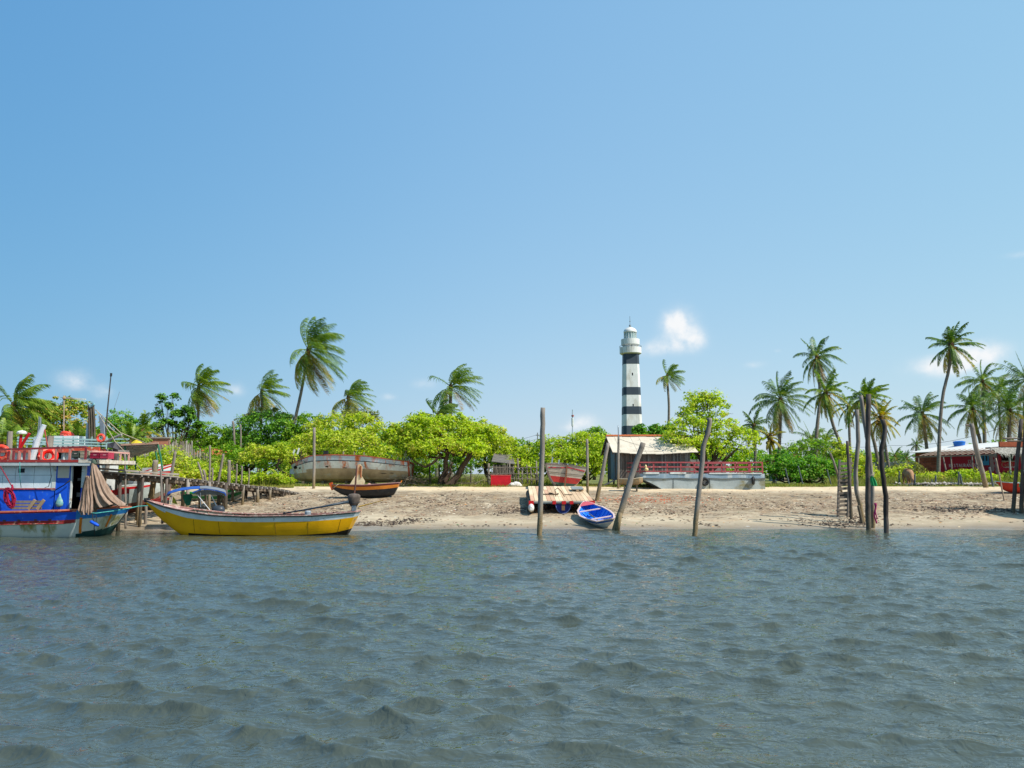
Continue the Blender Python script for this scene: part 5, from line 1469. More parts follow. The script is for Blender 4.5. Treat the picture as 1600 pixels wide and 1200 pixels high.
# ------------------------------------------------------------------ the big grounded grey hull
def wreck():
    D = 53.0
    x0, x1 = at(452, 735, D).x, at(641, 735, D).x
    L = x1 - x0
    g = gz((x0 + x1) / 2, D)
    o = thing('grounded_hull', 'derelict grey white fishing hull with rust streaks propped below the lime thicket', 'boat hull', ((x0 + x1) / 2, D, g + .22), (math.radians(5), 0, PI - .06))
    H = Hull(L, [(0, 1.35), (.12, 1.48), (.35, 1.72), (.6, 1.80), (.8, 1.76), (.93, 1.42), (1, 1.25)], [(0, .05), (.2, 0), (.8, 0), (.95, .12), (1, .25)],
             [(0, .95), (.3, 1.3), (.65, 1.3), (.85, .95), (.95, .45), (1, .06)], .42, .35, 0)
    W1 = M('wreck pale paint', '#d4d8d2', '#b9bfba', .65, 2, .4, 20, stain=('#b8622a', .20, 1.7, (1.2, 1, .12)), stain2=('#8d7c5c', .14, 3, (1, 1, 1)))
    W2 = M('wreck blue grey paint', '#b9c6cd', '#9aabb5', .65, 2, .4, 20, stain=('#c0632a', .24, 1.9, (1.2, 1, .12)))
    W3 = M('wreck bare bottom', '#b39f7e', '#907d62', .8, 2, .5, 16, stain=('#a3a090', .16, 2, (1, 1, .5)), stain2=('#3a3128', .06, 4, (1, 1, .5)))
    W4 = M('dark blue line', '#33444f', '#2a3942', .6)
    H.shell([0, .12, .25, .38, .5, .58, .68, .76, .795, .88, .96, 1], lambda t, s: (W5_ if s > .96 else (1 if s > .795 else (3 if s > .76 and t < .95 else (0 if s > (.50 if t < .85 else .35) else 2)))), [W1, W2, W3, W4, M('rust rail', '#a8512f', '#8a4128', .8)], o, nt=40, tmat=lambda s: 0 if s > .3 else 2)
    H.inside(M('dark wreck inside', '#4b4036', '#352d26', .9), o, .06, .3)
    H.gunwale(M('rust red rail', '#a6583e', '#834330', .8, 5), o, .12, .06)
    # transom frame with pale braces
    a, b_ = H.pt(0, 1, -1), H.pt(0, 1, 1); c, d = H.pt(0, .1, -1), H.pt(0, .1, 1)
    for p, q_ in ((a, c), (b_, d), (a, b_)):
        mb = MB(); mb.beam(p + Vector((-.05, 0, 0)), q_ + Vector((-.05, 0, 0)), .12, .10); mb.build('transom_frame', M('rust red rail', ''), o)
    mb = MB(); mb.beam(c + Vector((-.1, .1, .1)), b_ + Vector((-.12, -.1, -.3)), .08, .06); mb.build('transom_brace', WHITE, o)
    rng = random.Random(9)
    # broken frames standing at both ends
    for k in range(16):
        t = .86 + .012 * k; p = H.pt(min(t, .99), .9, rng.choice((-1, 1)), .1)
        mb = MB(); mb.beam(p, p + Vector((rng.uniform(-.1, .35), rng.uniform(-.2, .2), rng.uniform(.25, .75))), .06, .06); mb.build('broken_frame', M('dark broken wood', '#5a4636', '#3d3027', .9), o)
    for k, (x, z) in enumerate(((.97, .62), (.92, .55))):
        p = H.pt(x, 1, 1, .1); mb = MB(); mb.beam(p + Vector((.1, 0, z - .1)), p + Vector((-.0, 0, z + .32)), .12, .08); mb.build('white_broken_board', WHITE, o)
    for k in range(13):
        p = H.pt(.01 + .01 * k, .9, rng.choice((-1, 1)), .1)
        mb = MB(); mb.beam(p + Vector((-.05, 0, -.3)), p + Vector((rng.uniform(-.75, -.15), rng.uniform(-.3, .3), rng.uniform(.2, .85))), .05, .04); mb.build('loose_board', M('grey white scrap board', '#a8a59d', '#84817a', .8), o)
    for t in (.35, .43, .52, .66):
        p = H.pt(t, 1, 1, .05); mb = MB(); mb.beam(p, p + Vector((0, 0, .22)), .07, .07); mb.build('timber_head', OLDWOOD, o)
    mb = MB(); p = H.pt(.655, 1, 1, .1); mb.box(p + Vector((.1, 0, .14)), (.3, .2, .22)); mb.build('black_bitt', BLACK, o)
    # holes in the plating
    for t, s, w, h in ((.955, .72, .5, .3), (.91, .62, .18, .16), (.66, .56, .26, .12), (.51, .52, .3, .06), (.2, .36, .5, .05), (.13, .39, .4, .05)):
        p = H.pt(t, s, 1); n = (H.pt(t, s + .05, 1) - H.pt(t, s - .05, 1)).normalized()
        tt = (H.pt(min(1, t + .02), s, 1) - H.pt(t - .02, s, 1)).normalized(); u = tt.cross(n).normalized()
        mb = MB(); rr = [(math.cos(a) * w * .5 * rng.uniform(.7, 1.1), math.sin(a) * h * .5 * rng.uniform(.7, 1.1)) for a in [2 * PI * i / 9 for i in range(9)]]
        off = -u if (-u).y > 0 else u
        mb.quad(*[p + tt * x + n * y + off * .02 for x, y in rr]); mb.build('hole', DARKIN, o)
    # stem plate
    mb = MB(); p = H.pt(1, .25, 1); mb.box(p + Vector((.12, 0, .25)), (.34, .08, .34)); mb.build('stem_plate', W2, o)
    # name letters on the bow (worn, hardly legible)
    p = H.pt(.875, .875, 1)
    dx = (H.pt(.95, .875, 1) - H.pt(.80, .875, 1)); ang = math.atan2(dx.z, dx.x)
    tx = text('name_lettering', 'JULIA DREY', .19, p + Vector((0, .03, 0)), (PI / 2, 0, PI), M('dark worn letters', '#4a5254', '#5f6668', .8), o)
    tx.rotation_euler = (PI / 2, -0.0, PI - .42)
    tx.rotation_euler = (Matrix.Rotation(PI - .36, 3, 'Z') @ Matrix.Rotation(PI / 2, 3, 'X') @ Matrix.Rotation(ang * .9, 3, 'Z')).to_euler()
    # blocks under the keel
    for t in (.1, .3, .5, .7, .88):
        p = H.pt(t, 0, 1); mb = MB(); mb.box((p.x, rng.uniform(-.1, .1), -.14), (.3, .8, .24)); mb.box((p.x + .1, .35, -.08), (.16, .3, .3)); mb.build('keel_block', DARKWOOD, o)
W5_ = 4
wreck()

def rudder_prop():
    p = hit(560, 759); D = 51.4
    o = thing('propped_rudder', 'cream wooden rudder blade leaning upright before the middle of the grey hull', 'rudder', foot(560, D))
    L = Vector(o.location)
    P = lambda x, y: at(x, y, D) - L
    mb = MB()
    pts = [P(546, 758), P(569, 758), P(570, 752), P(565, 744), P(566, 730), P(563, 725), P(559, 726), P(558, 738)]
    th = Vector((0, .09, 0))
    mb.quad(*pts); mb.quad(*[q + th for q in reversed(pts)])
    for i in range(len(pts)): a, b = pts[i], pts[(i + 1) % len(pts)]; mb.quad(b, a, a + th, b + th)
    mb.build('blade', M('cream rudder paint', '#cdbfa0', '#b3a488', .7, 4, stain=('#b8713a', .18, 2, (1, 1, .3))), o)
    mb = MB(); mb.tube([P(564, 746) + Vector((0, -.03, 0)), P(564, 728) + Vector((0, -.03, 0))], .06, 6); mb.build('stock', M('rusty stock', '#9c5c38', '#7a4a30', .8), o)
rudder_prop()

# ------------------------------------------------------------------ grounded boat seen stern on
def stern_boat():
    D = 48.6
    g = gz(3.4, D)
    o = thing('grounded_boat', 'cream and red boat showing its square stern beyond the plank raft', 'boat', (at(880, 750, D + 2.7).x - .05, D + 2.7, g + .10), (math.radians(0), math.radians(0), PI / 2 + .10))
    o.rotation_euler = (math.radians(6), math.radians(-3), PI / 2 - .02)
    H = Hull(5.4, [(0, 1.58), (.5, 1.42), (1, 1.50)], [(0, .22), (.2, 0), (.8, 0), (1, .4)], [(0, 1.28), (.4, 1.35), (.75, .95), (.93, .4), (1, .05)], .32, .3, .1)
    CR_ = M('cream worn paint', '#c3b7a6', '#a89c8b', .7, 4, .3, 20, stain=('#a8503c', .10, 4, (1, 1, 1)), stain2=('#6a6152', .07, 8, (1, 1, 1)))
    RD_ = M('red worn paint', '#b93a33', '#a03430', .65, 4, stain=('#353048', .14, 2.5, (1, 1, 1)))
    GN_ = M('green bottom', '#40584a', '#34493d', .8)
    PK_ = M('pink side', '#c08a80', '#a8b0b4', .7, 2)
    rows = [0, .08, .17, .30, .44, .58, .60, .72, .78, .86, 1]
    H.shell(rows, lambda t, s: 2 if s < .12 else (3 if s < .6 else 3), [CR_, RD_, GN_, PK_], o, tmat=lambda s: 2 if s < .17 else (1 if s < .44 else (0)))
    H.inside(M('dark wreck inside', ''), o, .06, .3); H.gunwale(OLDWOOD, o, .1, .05)
    st = H.pt(0, 0, 1)
    # red stripe running across the transom, stern post
    for sg in (-1, 1):
        a = H.pt(0, .80, sg, .05); c = Vector((H.pt(0, .84, sg).x, 0.04 * sg, a.z + (.14 if sg < 0 else .10)))
        mb = MB(); mb.beam(Vector((a.x - .012, a.y, a.z)), Vector((a.x - .012, c.y, c.z)), .016, .07, (0, 0, 1)); mb.build('red_stripe', M('red stripe paint', '#b8343a', '#a03038', .6, 6), o)
        z = H.pt(0, .60, sg).z
        mb = MB(); wbox(mb, a.x - .006, a.x + .002, 0.05 * sg, a.y * .985, z - .012, z + .012); mb.build('seam', DARKIN, o)
    mb = MB(); x = H.pt(0, 1, 1).x; mb.beam((x - .05, 0, .2), (x - .05, 0, 1.58), .10, .09); mb.build('stern_post', M('brown stern post', '#8c5f42', '#6d4a36', .8), o)
    DK = M('dark worn letters', '')
    for txt, yy, zz, sz in (('JM', .95, 1.16, .14), ('PONT', .50, 1.17, .12), ('100', -.42, 1.20, .12)):
        text('lettering', txt, sz, Vector((x - .015, yy, zz + .2)), (PI / 2, 0, -PI / 2), DK, o)
    for x0, y0, z0, h in ((-1.2, .5, 1.2, .7), (-.8, -.1, 1.2, .35), (-1.5, .95, 1.2, .9)):
        mb = MB(); mb.beam((x0, y0, z0 - .5), (x0, y0 - .05, z0 + .2 + h * .6), .16, .08); mb.build('upright_board', M('pale blue board', '#a9b5bf', '#8e9aa5', .7), o)
    for x0 in (-2.2, 0, 1.8): mb = MB(); mb.box((x0, 0, -.06), (.3, 1.2, .2)); mb.build('keel_block', DARKWOOD, o)
stern_boat()

# ------------------------------------------------------------------ plank raft (deck on floats)
def raft():
    F0, F1 = 38.2, 44.4
    zf = lambda Y: gz(2.3, Y) + .62
    x0 = at(829, 783, F0).x; x1 = x0 + 3.1
    o = thing('floating_deck', 'pale plank deck on red tipped floats, dragged up the sand beside the rowing boat', 'floating deck', ((x0 + x1) / 2, (F0 + F1) / 2, gz(2.3, 41.3)))
    L = Vector(o.location); rng = random.Random(4)
    PL = [M('new pale plank %s' % n, a, b, .8, 3, .3, 30, (1, .12, 1)) for n, a, b in (('one', '#d8bf9c', '#c4a985'), ('two', '#cdb08c', '#b8997a'), ('three', '#e0caa8', '#cfb691'), ('four', '#c9a183', '#b98f70'))]
    n = 15; w = (x1 - x0) / n
    for i in range(n):
        ys = sorted([F0, F1] + [rng.uniform(F0 + 1, F1 - 1)] + ([rng.uniform(F0 + 1, F1 - 1)] if rng.random() < .4 else []))
        for a, b in zip(ys, ys[1:]):
            if b - a < .15: continue
            xa = x0 + i * w - L.x + w / 2
            mb = MB(); mb.beam((xa, a + .012 - L.y, zf(a) - L.z + rng.uniform(0, .008)), (xa, b - .012 - L.y, zf(b) - L.z + rng.uniform(0, .008)), w - .016, .035)
            mb.build('plank', rng.choice(PL), o)
    GR = M('grey metal beam', '#8c9698', '#747e80', .5)
    for Y in (F0 + .05, 39.9, 41.6, F1 - .05):
        mb = MB(); mb.beam((x0 - L.x, Y - L.y, zf(Y) - L.z - .075), (x1 - L.x, Y - L.y, zf(Y) - L.z - .075), .09, .10); mb.build('cross_beam', GR, o)
    # floats at both sides with white noses and red bands
    for xx in (x0 - .02, x1 - .12):
        mb = MB(); rows = []
        for Y, r in ((F0 - .42, .07), (F0 - .36, .13), (F0 - .1, .165), (F0 + .1, .17), (F1, .17)):
            c = Vector((xx + .05 - L.x, Y - L.y, gz(2, Y) + .22 - L.z + (.10 if Y < F0 else 0) * 1))
            rows.append([c + Vector((math.cos(a) * r * .9, 0, math.sin(a) * r * 1.25)) for a in [2 * PI * k / 12 for k in range(12)]])
        mb.cur = 0; mb.grid(rows[:3], True); mb.quad(*rows[0]); mb.cur = 1; mb.grid(rows[2:], True); mb.quad(*rows[-1][::-1])
        mb.build('float', [M('white float nose', '#dcdad2', '#c8c6be', .5), DARKWOOD], o, smooth=True)
        mb = MB(); mb.box((xx + .05 - L.x, F0 - .08 - L.y, zf(F0) - L.z - .13), (.24, .12, .30)); mb.build('red_band', REDB, o)
        for Y in (F0 + .05, 41.6, F1 - .1):
            mb = MB(); mb.box((xx + .05 - L.x, Y - L.y, zf(Y) - L.z - .24), (.1, .1, .26)); mb.build('float_strut', GR, o)
    for x in (866, 881, 893):
        p = at(x, 784, F0 - .03); mb = MB(); mb.box((p.x - L.x, F0 - .06 - L.y, zf(F0) - L.z - .07), (.17 if x != 881 else .2, .09, .15)); mb.build('red_block', REDB, o)
    # blue round hull under the middle
    p = at(880, 790, F0)
    mb = MB(); rows = []
    for Y in (F0 + .08, F1 - .6):
        rows.append([Vector((p.x - L.x + .34 * math.cos(a), Y - L.y, zf(Y) - L.z - .16 + .42 * math.sin(a))) for a in [PI + PI * k / 14 for k in range(15)]])
    mb.grid(rows); mb.quad(*rows[0][::-1]); mb.build('centre_float', M('dark blue float', '#1d2f86', '#182668', .5), o)
    mb = MB(); mb.tube([Vector((p.x - L.x + .36 * math.cos(a), F0 + .06 - L.y, zf(F0) - L.z - .16 + .44 * math.sin(a))) for a in [PI + PI * k / 14 for k in range(15)]], .022, 5); mb.build('float_rim', M('pale blue rim', '#5a6fa8', '#46588c', .5), o)
    mb = MB(); mb.box((p.x - L.x, F0 - .02 - L.y, zf(F0) - L.z - .27), (.16, .10, .36)); mb.build('middle_post', M('brown post', '#7c6148', '#5f4a38', .8), o)
    # lip board
    mb = MB(); mb.beam((x0 - L.x, F0 - .015 - L.y, zf(F0) - L.z - .03), (x1 - L.x, F0 - .015 - L.y, zf(F0) - L.z - .03), .02, .05); mb.build('edge_board', M('pale edge', '#b9bcb4', '#9fa39b', .6), o)
    return o, L, zf
raft_o, RL, rzf = raft()

def raft_things():
    def on(x, y): # a point on the raft's sloping deck
        lo, hi = 38.0, 46.0
        for _ in range(30):
            m = (lo + hi) / 2
            if at(x, y, m).z > rzf(m): lo = m
            else: hi = m
        p = at(x, y, hi); return Vector((p.x, p.y, rzf(hi) + .02))
    p = on(902, 768)
    o = thing('hatch_cover', 'grey hatch lid resting on scraps at the far right of the raft', 'hatch lid', p)
    mb = MB(); mb.box((0, .2, .16), (.62, .95, .05), (.12, 0, 0)); mb.build('lid', M('grey lid', '#8d9290', '#767b79', .7), o)
    for dx in (-.25, .0, .27): mb = MB(); mb.box((dx, -.2 + abs(dx), .05), (.14, .14, .09)); mb.build('scrap_block', TAN, o)
    p = on(860, 774)
    o = thing('scrap_iron', 'heap of dark iron scrap lying on the raft planks', 'scrap', p)
    rng = random.Random(2); mb = MB()
    for k in range(12): a = rng.random() * PI; c = Vector((rng.uniform(-.4, .4), rng.uniform(-.2, .2), .03)); mb.beam(c, c + Vector((math.cos(a) * .3, math.sin(a) * .2, rng.uniform(0, .08))), .05, .04)
    mb.build('iron_pieces', M('dark iron', '#3a332e', '#524437', .8), o)
    p = on(872, 777)
    o = thing('bent_rod', 'rusty bent rod standing on the raft beside the scrap heap', 'rod', p)
    mb = MB(); mb.tube([(-.1, .2, 0), (-.15, .2, .35), (0, .15, .45), (.15, .0, .3), (.32, -.15, 0.02)], .022, 6); mb.build('rod', M('rusty iron', '#7a5238', '#5c4130', .8), o, smooth=True)
    p = on(888, 774)
    o = thing('short_board', 'short dark board lying loose on the raft right of the bent rod', 'board', p)
    mb = MB(); mb.box((0, 0, .02), (.42, .10, .035), (0, 0, -.5)); mb.build('board', DARKWOOD, o)
raft_things()

# ------------------------------------------------------------------ barge with red railing
def barge():
    D0, D1 = 49.0, 51.6
    a = at(1000, 741, D0); b = at(1195, 740, D0)
    g = gz(b.x, D0)
    o = thing('barge', 'grounded pale grey barge with red wooden railing in front of the hut', 'barge', ((a.x + b.x) / 2, 50.3, g))
    L = Vector(o.location)
    zt = at(1100, 740, D0).z - L.z
    x0, x1 = a.x - L.x, b.x - L.x
    xk = at(1036, 762, D0).x - L.x
    BM = M('barge pale paint', '#a7b0b0', '#8a9595', .6, 1.2, .3, 18, stain=('#7f7c62', .18, 1.4, (.6, 1, .8)), stain2=('#5c564a', .07, 5, (1, 1, .6)))
    BM2 = M('barge blue grey strip', '#8fa3b0', '#7b8f9e', .6, 1.5, stain=('#b9bfbe', .22, 2, (1, 1, .3)))
    y0, y1 = D0 - L.y, D1 - L.y
    prof = [(x0, zt), (x0 + .05, zt - .30), (xk - .6, .32), (xk, -.05), (x1, -.05), (x1, zt)]
    mb = MB()
    def skin(zlo, zhi, mi, off):
        """side plating between two heights, following the raked end"""
        def xl(z):
            pts = [(p[1], p[0]) for p in prof[:4]][::-1]
            return float(np.interp(z, [q[0] for q in pts], [q[1] for q in pts]))
        mb.cur = mi
        zs = [zlo + (zhi - zlo) * k / 3 for k in range(4)]
        for yy, fl in ((y0 - off, 0), (y1 + off, 1)):
            rows = []
            for z in zs:
                rows.append([Vector((xl(z) + (x1 - xl(z)) * k / 24, yy + (.012 * math.sin(k * .9) if not fl else 0), z)) for k in range(25)])
            mb.grid(rows if not fl else rows[::-1])
    skin(-.05, zt - .30, 0, 0); skin(zt - .30, zt, 1, .0)
    mb.cur = 0
    for p, q in zip(prof[:4], prof[1:4]): mb.quad((p[0], y0, p[1]), (q[0], y0, q[1]), (q[0], y1, q[1]), (p[0], y1, p[1]))
    mb.quad((x1, y0, -.05), (x1, y0, zt), (x1, y1, zt), (x1, y1, -.05))
    mb.quad((x0, y0, zt), (x1, y0, zt), (x1, y1, zt), (x0, y1, zt))
    mb.build('hull', [BM, BM2], o)
    mb = MB(); mb.tube([(x0 + .02 + (x1 - x0) * k / 20, y0 - .03, zt - .30 + .015 * math.sin(k * 1.3)) for k in range(21)], .035, 6); mb.build('rubbing_strake', M('grey strake', '#6c7678', '#596264', .6), o)
    for i, (xa, xb) in enumerate(((1005, 1030), (1047, 1072), (1108, 1190))):
        pa, pb = at(xa, 741, D0), at(xb, 741, D0); mb = MB(); wbox(mb, pa.x - L.x, pb.x - L.x, y0 - .04, y0 + .1, zt - .02, zt + (.09 if i < 2 else .05)); mb.build('coaming_board', WHITE, o)
    for x in (1052, 1109): p = at(x, 750, D0); mb = MB(); mb.beam((p.x - L.x, y0 - .02, .05), (p.x - L.x, y0 - .02, zt - .3), .03, .03); mb.build('weld_seam', M('grey strake', ''), o)
    RR = M('dusty red rail paint', '#a84f52', '#8f4246', .7, 4, stain=('#c9a59c', .12, 6, (1, 1, 1)))
    zr = [at(1100, y, D0).z - L.z for y in (722.5, 729.5, 736.5)]
    xl = x0 + .02; xr = at(1192, 740, D0).x - L.x
    def side(Y, xs0, xs1, n, z_add=0):
        for k in range(n + 1):
            x = xs0 + (xs1 - xs0) * k / n
            m_ = MB(); m_.beam((x, Y + .04, zt), (x, Y + .04, zr[0] + .03 + z_add), .09, .06, (0, 1, 0)); m_.build('rail_post', RR, o)
        for z in zr:
            seg = 4
            for k in range(seg):
                xa = xs0 + (xs1 - xs0) * k / seg; xb = xs0 + (xs1 - xs0) * (k + 1) / seg
                m_ = MB(); m_.beam((xa, Y, z + z_add), (xb - .01, Y, z + z_add), .035, .085 if z > zr[2] else .07); m_.build('rail', RR, o)
    side(y0 + .02, xl, xr, 9)
    side(y1 - .06, xl - .55, xr, 10, -.02)
    for z in zr:
        m_ = MB(); m_.beam((xr + .03, y0 + .06, z), (xr + .03, y1 - .1, z), .035, .08); m_.build('rail', RR, o)
        m_ = MB(); m_.beam((xl - .04, y0 + .06, z), (xl - .58, y1 - .1, z - .02), .035, .08); m_.build('rail', RR, o)
    # chocks keep it off the sand
    for x in (xk + .4, (xk + x1) / 2, x1 - .3): mb = MB(); mb.box((x, .2, -.04), (.3, 2.4, .14)); mb.build('chock', DARKWOOD, o)
    # tyres as fenders, scrap hanging from the rail
    for i, (x, y, tw, lb) in enumerate(((1101.5, 752.5, 0, 'black tyre fender with dusty face on the barge side, below the bent pole'), (1177, 751, 1.15, 'black tyre fender seen nearly edge on near the right end of the barge'))):
        c = at(x, y, D0 - .12); t = thing('tyre_fender', lb, 'tyre', c, (0, 0, tw), 'tyre fenders on the barge')
        m_ = MB(); m_.ring((0, 0, 0), .19, .085, 'y', 20, 8); m_.build('tyre', BLACK, t, smooth=True)
        m_ = MB(); m_.lathe((0, .03, 0), [(.12, 0), (.11, .01)], 14); r = m_.build('hub', M('dusty hub', '#7d7b76', '#66645f', .8), t); r.rotation_euler = (PI / 2, 0, 0)
        rope('hanging_rope', [Vector((0, 0, .2)), Vector((0, .06, .5))], .012, ROPE, t)
    c = at(1010, 732, D0 - .12); t = thing('dried_gourds', 'pale yellow gourds hanging on the left end of the red railing', 'gourds', c)
    m_ = MB(); m_.ball((0, 0, -.06), .13, 10, 7, (1, .8, .85)); m_.ball((-.04, 0, .13), .07, 8, 6, (1, .8, 1.6)); m_.build('gourd', M('pale gourd', '#e2cf9c', '#cdb57c', .6), t, smooth=True)
barge()

def little_boat():
    D = 47.6
    a, b = at(968, 742, D), at(1003, 740, D)
    g = gz(a.x, D)
    o, H = open_boat('dinghy', 'small tan wooden dinghy raised on trestles at the barge end', ((a.x + b.x) / 2, D, g + .35), (0, 0, -.12), 1.45,
        [(0, .42), (.5, .40), (1, .5)], [(0, .05), (.7, 0), (1, .16)], [(0, .35), (.5, .42), (.85, .3), (1, .1)],
        [(1.1, M('orange tan planking', '#b58a52', '#8c8a78', .75, 5, .3, 20, (3, 1, .4)))], M('pale dinghy rim', '#c9bba0', '#a89b82', .8), M('dinghy inside', '#8c7a62', '#6b5d4b', .85), p=.4, ribs=0, n_thwart=1)
    for x in (-.4, .35): mb = MB(); mb.box((x, 0, -.18), (.08, .7, .36)); mb.build('trestle', DARKWOOD, o)
little_boat()

# ------------------------------------------------------------------ plank hut
def hut():
    Y0, Y1 = 51.2, 57.2
    xl = at(967, 740, Y0).x; xr = xl + 4.75
    g = gz(xl, 53)
    o = thing('plank_hut', 'grey plank hut on stilts with pale sagging roof and orange ridge tiles', 'hut', ((xl + xr) / 2, (Y0 + Y1) / 2, g))
    L = Vector(o.location); rng = random.Random(12)
    z_e = at(1000, 705, Y0 - .4).z - L.z; z_r = at(1000, 681.5, (Y0 + Y1) / 2).z - L.z
    fl = .5
    y0, y1 = Y0 - L.y, Y1 - L.y; x0, x1 = xl - L.x, xr - L.x
    BW = [M('hut board %s' % n, a, b, .92, 4, .5, 26, (1, 1, .12)) for n, a, b in (('dark', '#5c5650', '#453f3b'), ('brown', '#6f6259', '#554a43'), ('grey', '#817c76', '#635e59'), ('weathered', '#746a61', '#574f48'))]
    n = 42; w = (x1 - x0) / n
    for i in range(n):
        x = x0 + (i + .5) * w; mb = MB(); zb = fl + rng.uniform(-.12, .02); mb.box((x, y0 + rng.uniform(-.008, .008), (zb + z_e) / 2 + .03), (w - .014, .025, z_e - zb)); mb.build('board', rng.choice(BW), o)
    m = 32; w = (y1 - y0) / m
    for i in range(m):
        y = y0 + (i + .5) * w; f = 1 - abs((i + .5) / m * 2 - 1); zt = z_e + (z_r - z_e) * f - .02
        blue = 4 <= i <= 5
        if i in (2,): continue
        for xs in (x0, x1):
            mb = MB(); zb = fl + rng.uniform(-.1, .02); mb.box((xs + rng.uniform(-.008, .008), y, (zb + zt) / 2), (.025, w - .016, zt - zb)); mb.build('board', M('pale blue grey board', '#8a979c', '#717e84', .85, 4, .4, 26, (1, 1, .12)) if (blue or (zt > z_e + .75 and xs == x0)) else rng.choice(BW), o)
    n2 = 20; w = (x1 - x0) / n2
    for i in range(n2):
        mb = MB(); mb.box((x0 + (i + .5) * w, y1, (fl + z_e) / 2), (w - .01, .025, z_e - fl)); mb.build('board', BW[0], o)
    mb = MB(); wbox(mb, x0, x1, y0, y1, fl - .1, fl - .02); mb.build('floor', DARKWOOD, o)
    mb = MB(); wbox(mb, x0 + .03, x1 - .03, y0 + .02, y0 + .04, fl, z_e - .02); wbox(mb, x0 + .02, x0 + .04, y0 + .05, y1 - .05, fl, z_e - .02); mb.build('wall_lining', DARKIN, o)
    for x in np.linspace(x0 + .05, x1 - .05, 5):
        for y in (y0 + .08, (y0 + y1) / 2, y1 - .05):
            mb = MB(); mb.tube([(x, y, -.2), (x, y, fl - .1)], .07, 6); mb.build('stilt', DARKWOOD, o)
    # roof: two slopes in sheets, the near one sagging along the eave
    RM = M('pale roof sheet', '#cfc4b0', '#bdb19c', .8, 2, .3, 14, stain=('#9a8f7e', .12, 3, (1, .3, 1)))
    ov = .45; yc = (y0 + y1) / 2
    ns = 10
    for sgn, ye in ((-1, y0 - .45), (1, y1 + .45)):
        for k in range(ns):
            xa = x0 - ov + (x1 - x0 + 2 * ov) * k / ns; xb = x0 - ov + (x1 - x0 + 2 * ov) * (k + 1) / ns - .012
            mb = MB()
            def pt(x, v):
                f = (x - (x0 - ov)) / (x1 - x0 + 2 * ov)
                sag_ = -.12 * math.sin(PI * min(1, f * 1.1)) * v
                y = yc + (ye - yc) * v
                z = z_r + (z_e - .05 - z_r) * v + sag_ + .012 * math.sin(k * 2.1)
                return Vector((x, y, z))
            top = [[pt(xa, v), pt(xb, v)] for v in (0, .25, .5, .75, 1)]
            bot = [[p + Vector((0, 0, -.03)) for p in r] for r in top]
            mb.grid(top if sgn < 0 else [r[::-1] for r in top]); mb.grid([r[::-1] for r in bot] if sgn < 0 else bot)
            mb.quad(top[-1][0], bot[-1][0], bot[-1][1], top[-1][1]); mb.quad(*[r[0] for r in top], *[r[0] for r in bot[::-1]]); mb.quad(*[r[1] for r in top[::-1]], *[r[1] for r in bot])
            mb.build('roof_sheet', RM, o)
    TL = M('orange ridge tile', '#b5653a', '#9c5230', .85, 8, island=.2)
    nt = 24
    for k in range(nt):
        x = x0 - ov + (x1 - x0 + 2 * ov) * (k + .5) / nt; mb = MB()
        wdt = (x1 - x0 + 2 * ov) / nt * 1.05
        rows = [[Vector((x - wdt / 2, yc + .16 * math.cos(a), z_r - .02 + .12 * math.sin(a))), Vector((x + wdt / 2, yc + .16 * math.cos(a), z_r + .0 + .12 * math.sin(a)))] for a in [PI * j / 6 for j in range(7)]]
        mb.grid(rows); mb.build('ridge_tile', TL, o)
    # barge boards and rafters under the left overhang
    for sgn, ye in ((-1, y0 - .45), (1, y1 + .45)):
        mb = MB(); mb.beam((x0 - ov + .02, yc, z_r - .10), (x0 - ov + .02, ye, z_e - .16), .04, .12); mb.build('barge_board', M('brown barge board', '#6b4d3c', '#543c30', .85), o)
        for k in range(6):
            v = .15 + .16 * k; y = yc + (ye - yc) * v; z = z_r + (z_e - .05 - z_r) * v - .065; mb = MB(); mb.beam((x0 - ov + .05, y, z), (x0, y, z), .06, .06); mb.build('purlin', M('brown barge board', ''), o)
    # ramp at the left corner
    mb = MB(); mb.beam((x0 - 1.1, y0 + .3, .0), (x0 - .05, y0 + .35, fl), .5, .06); mb.build('ramp', M('grey ramp', '#5e5e5f', '#47474a', .8), o)
hut()
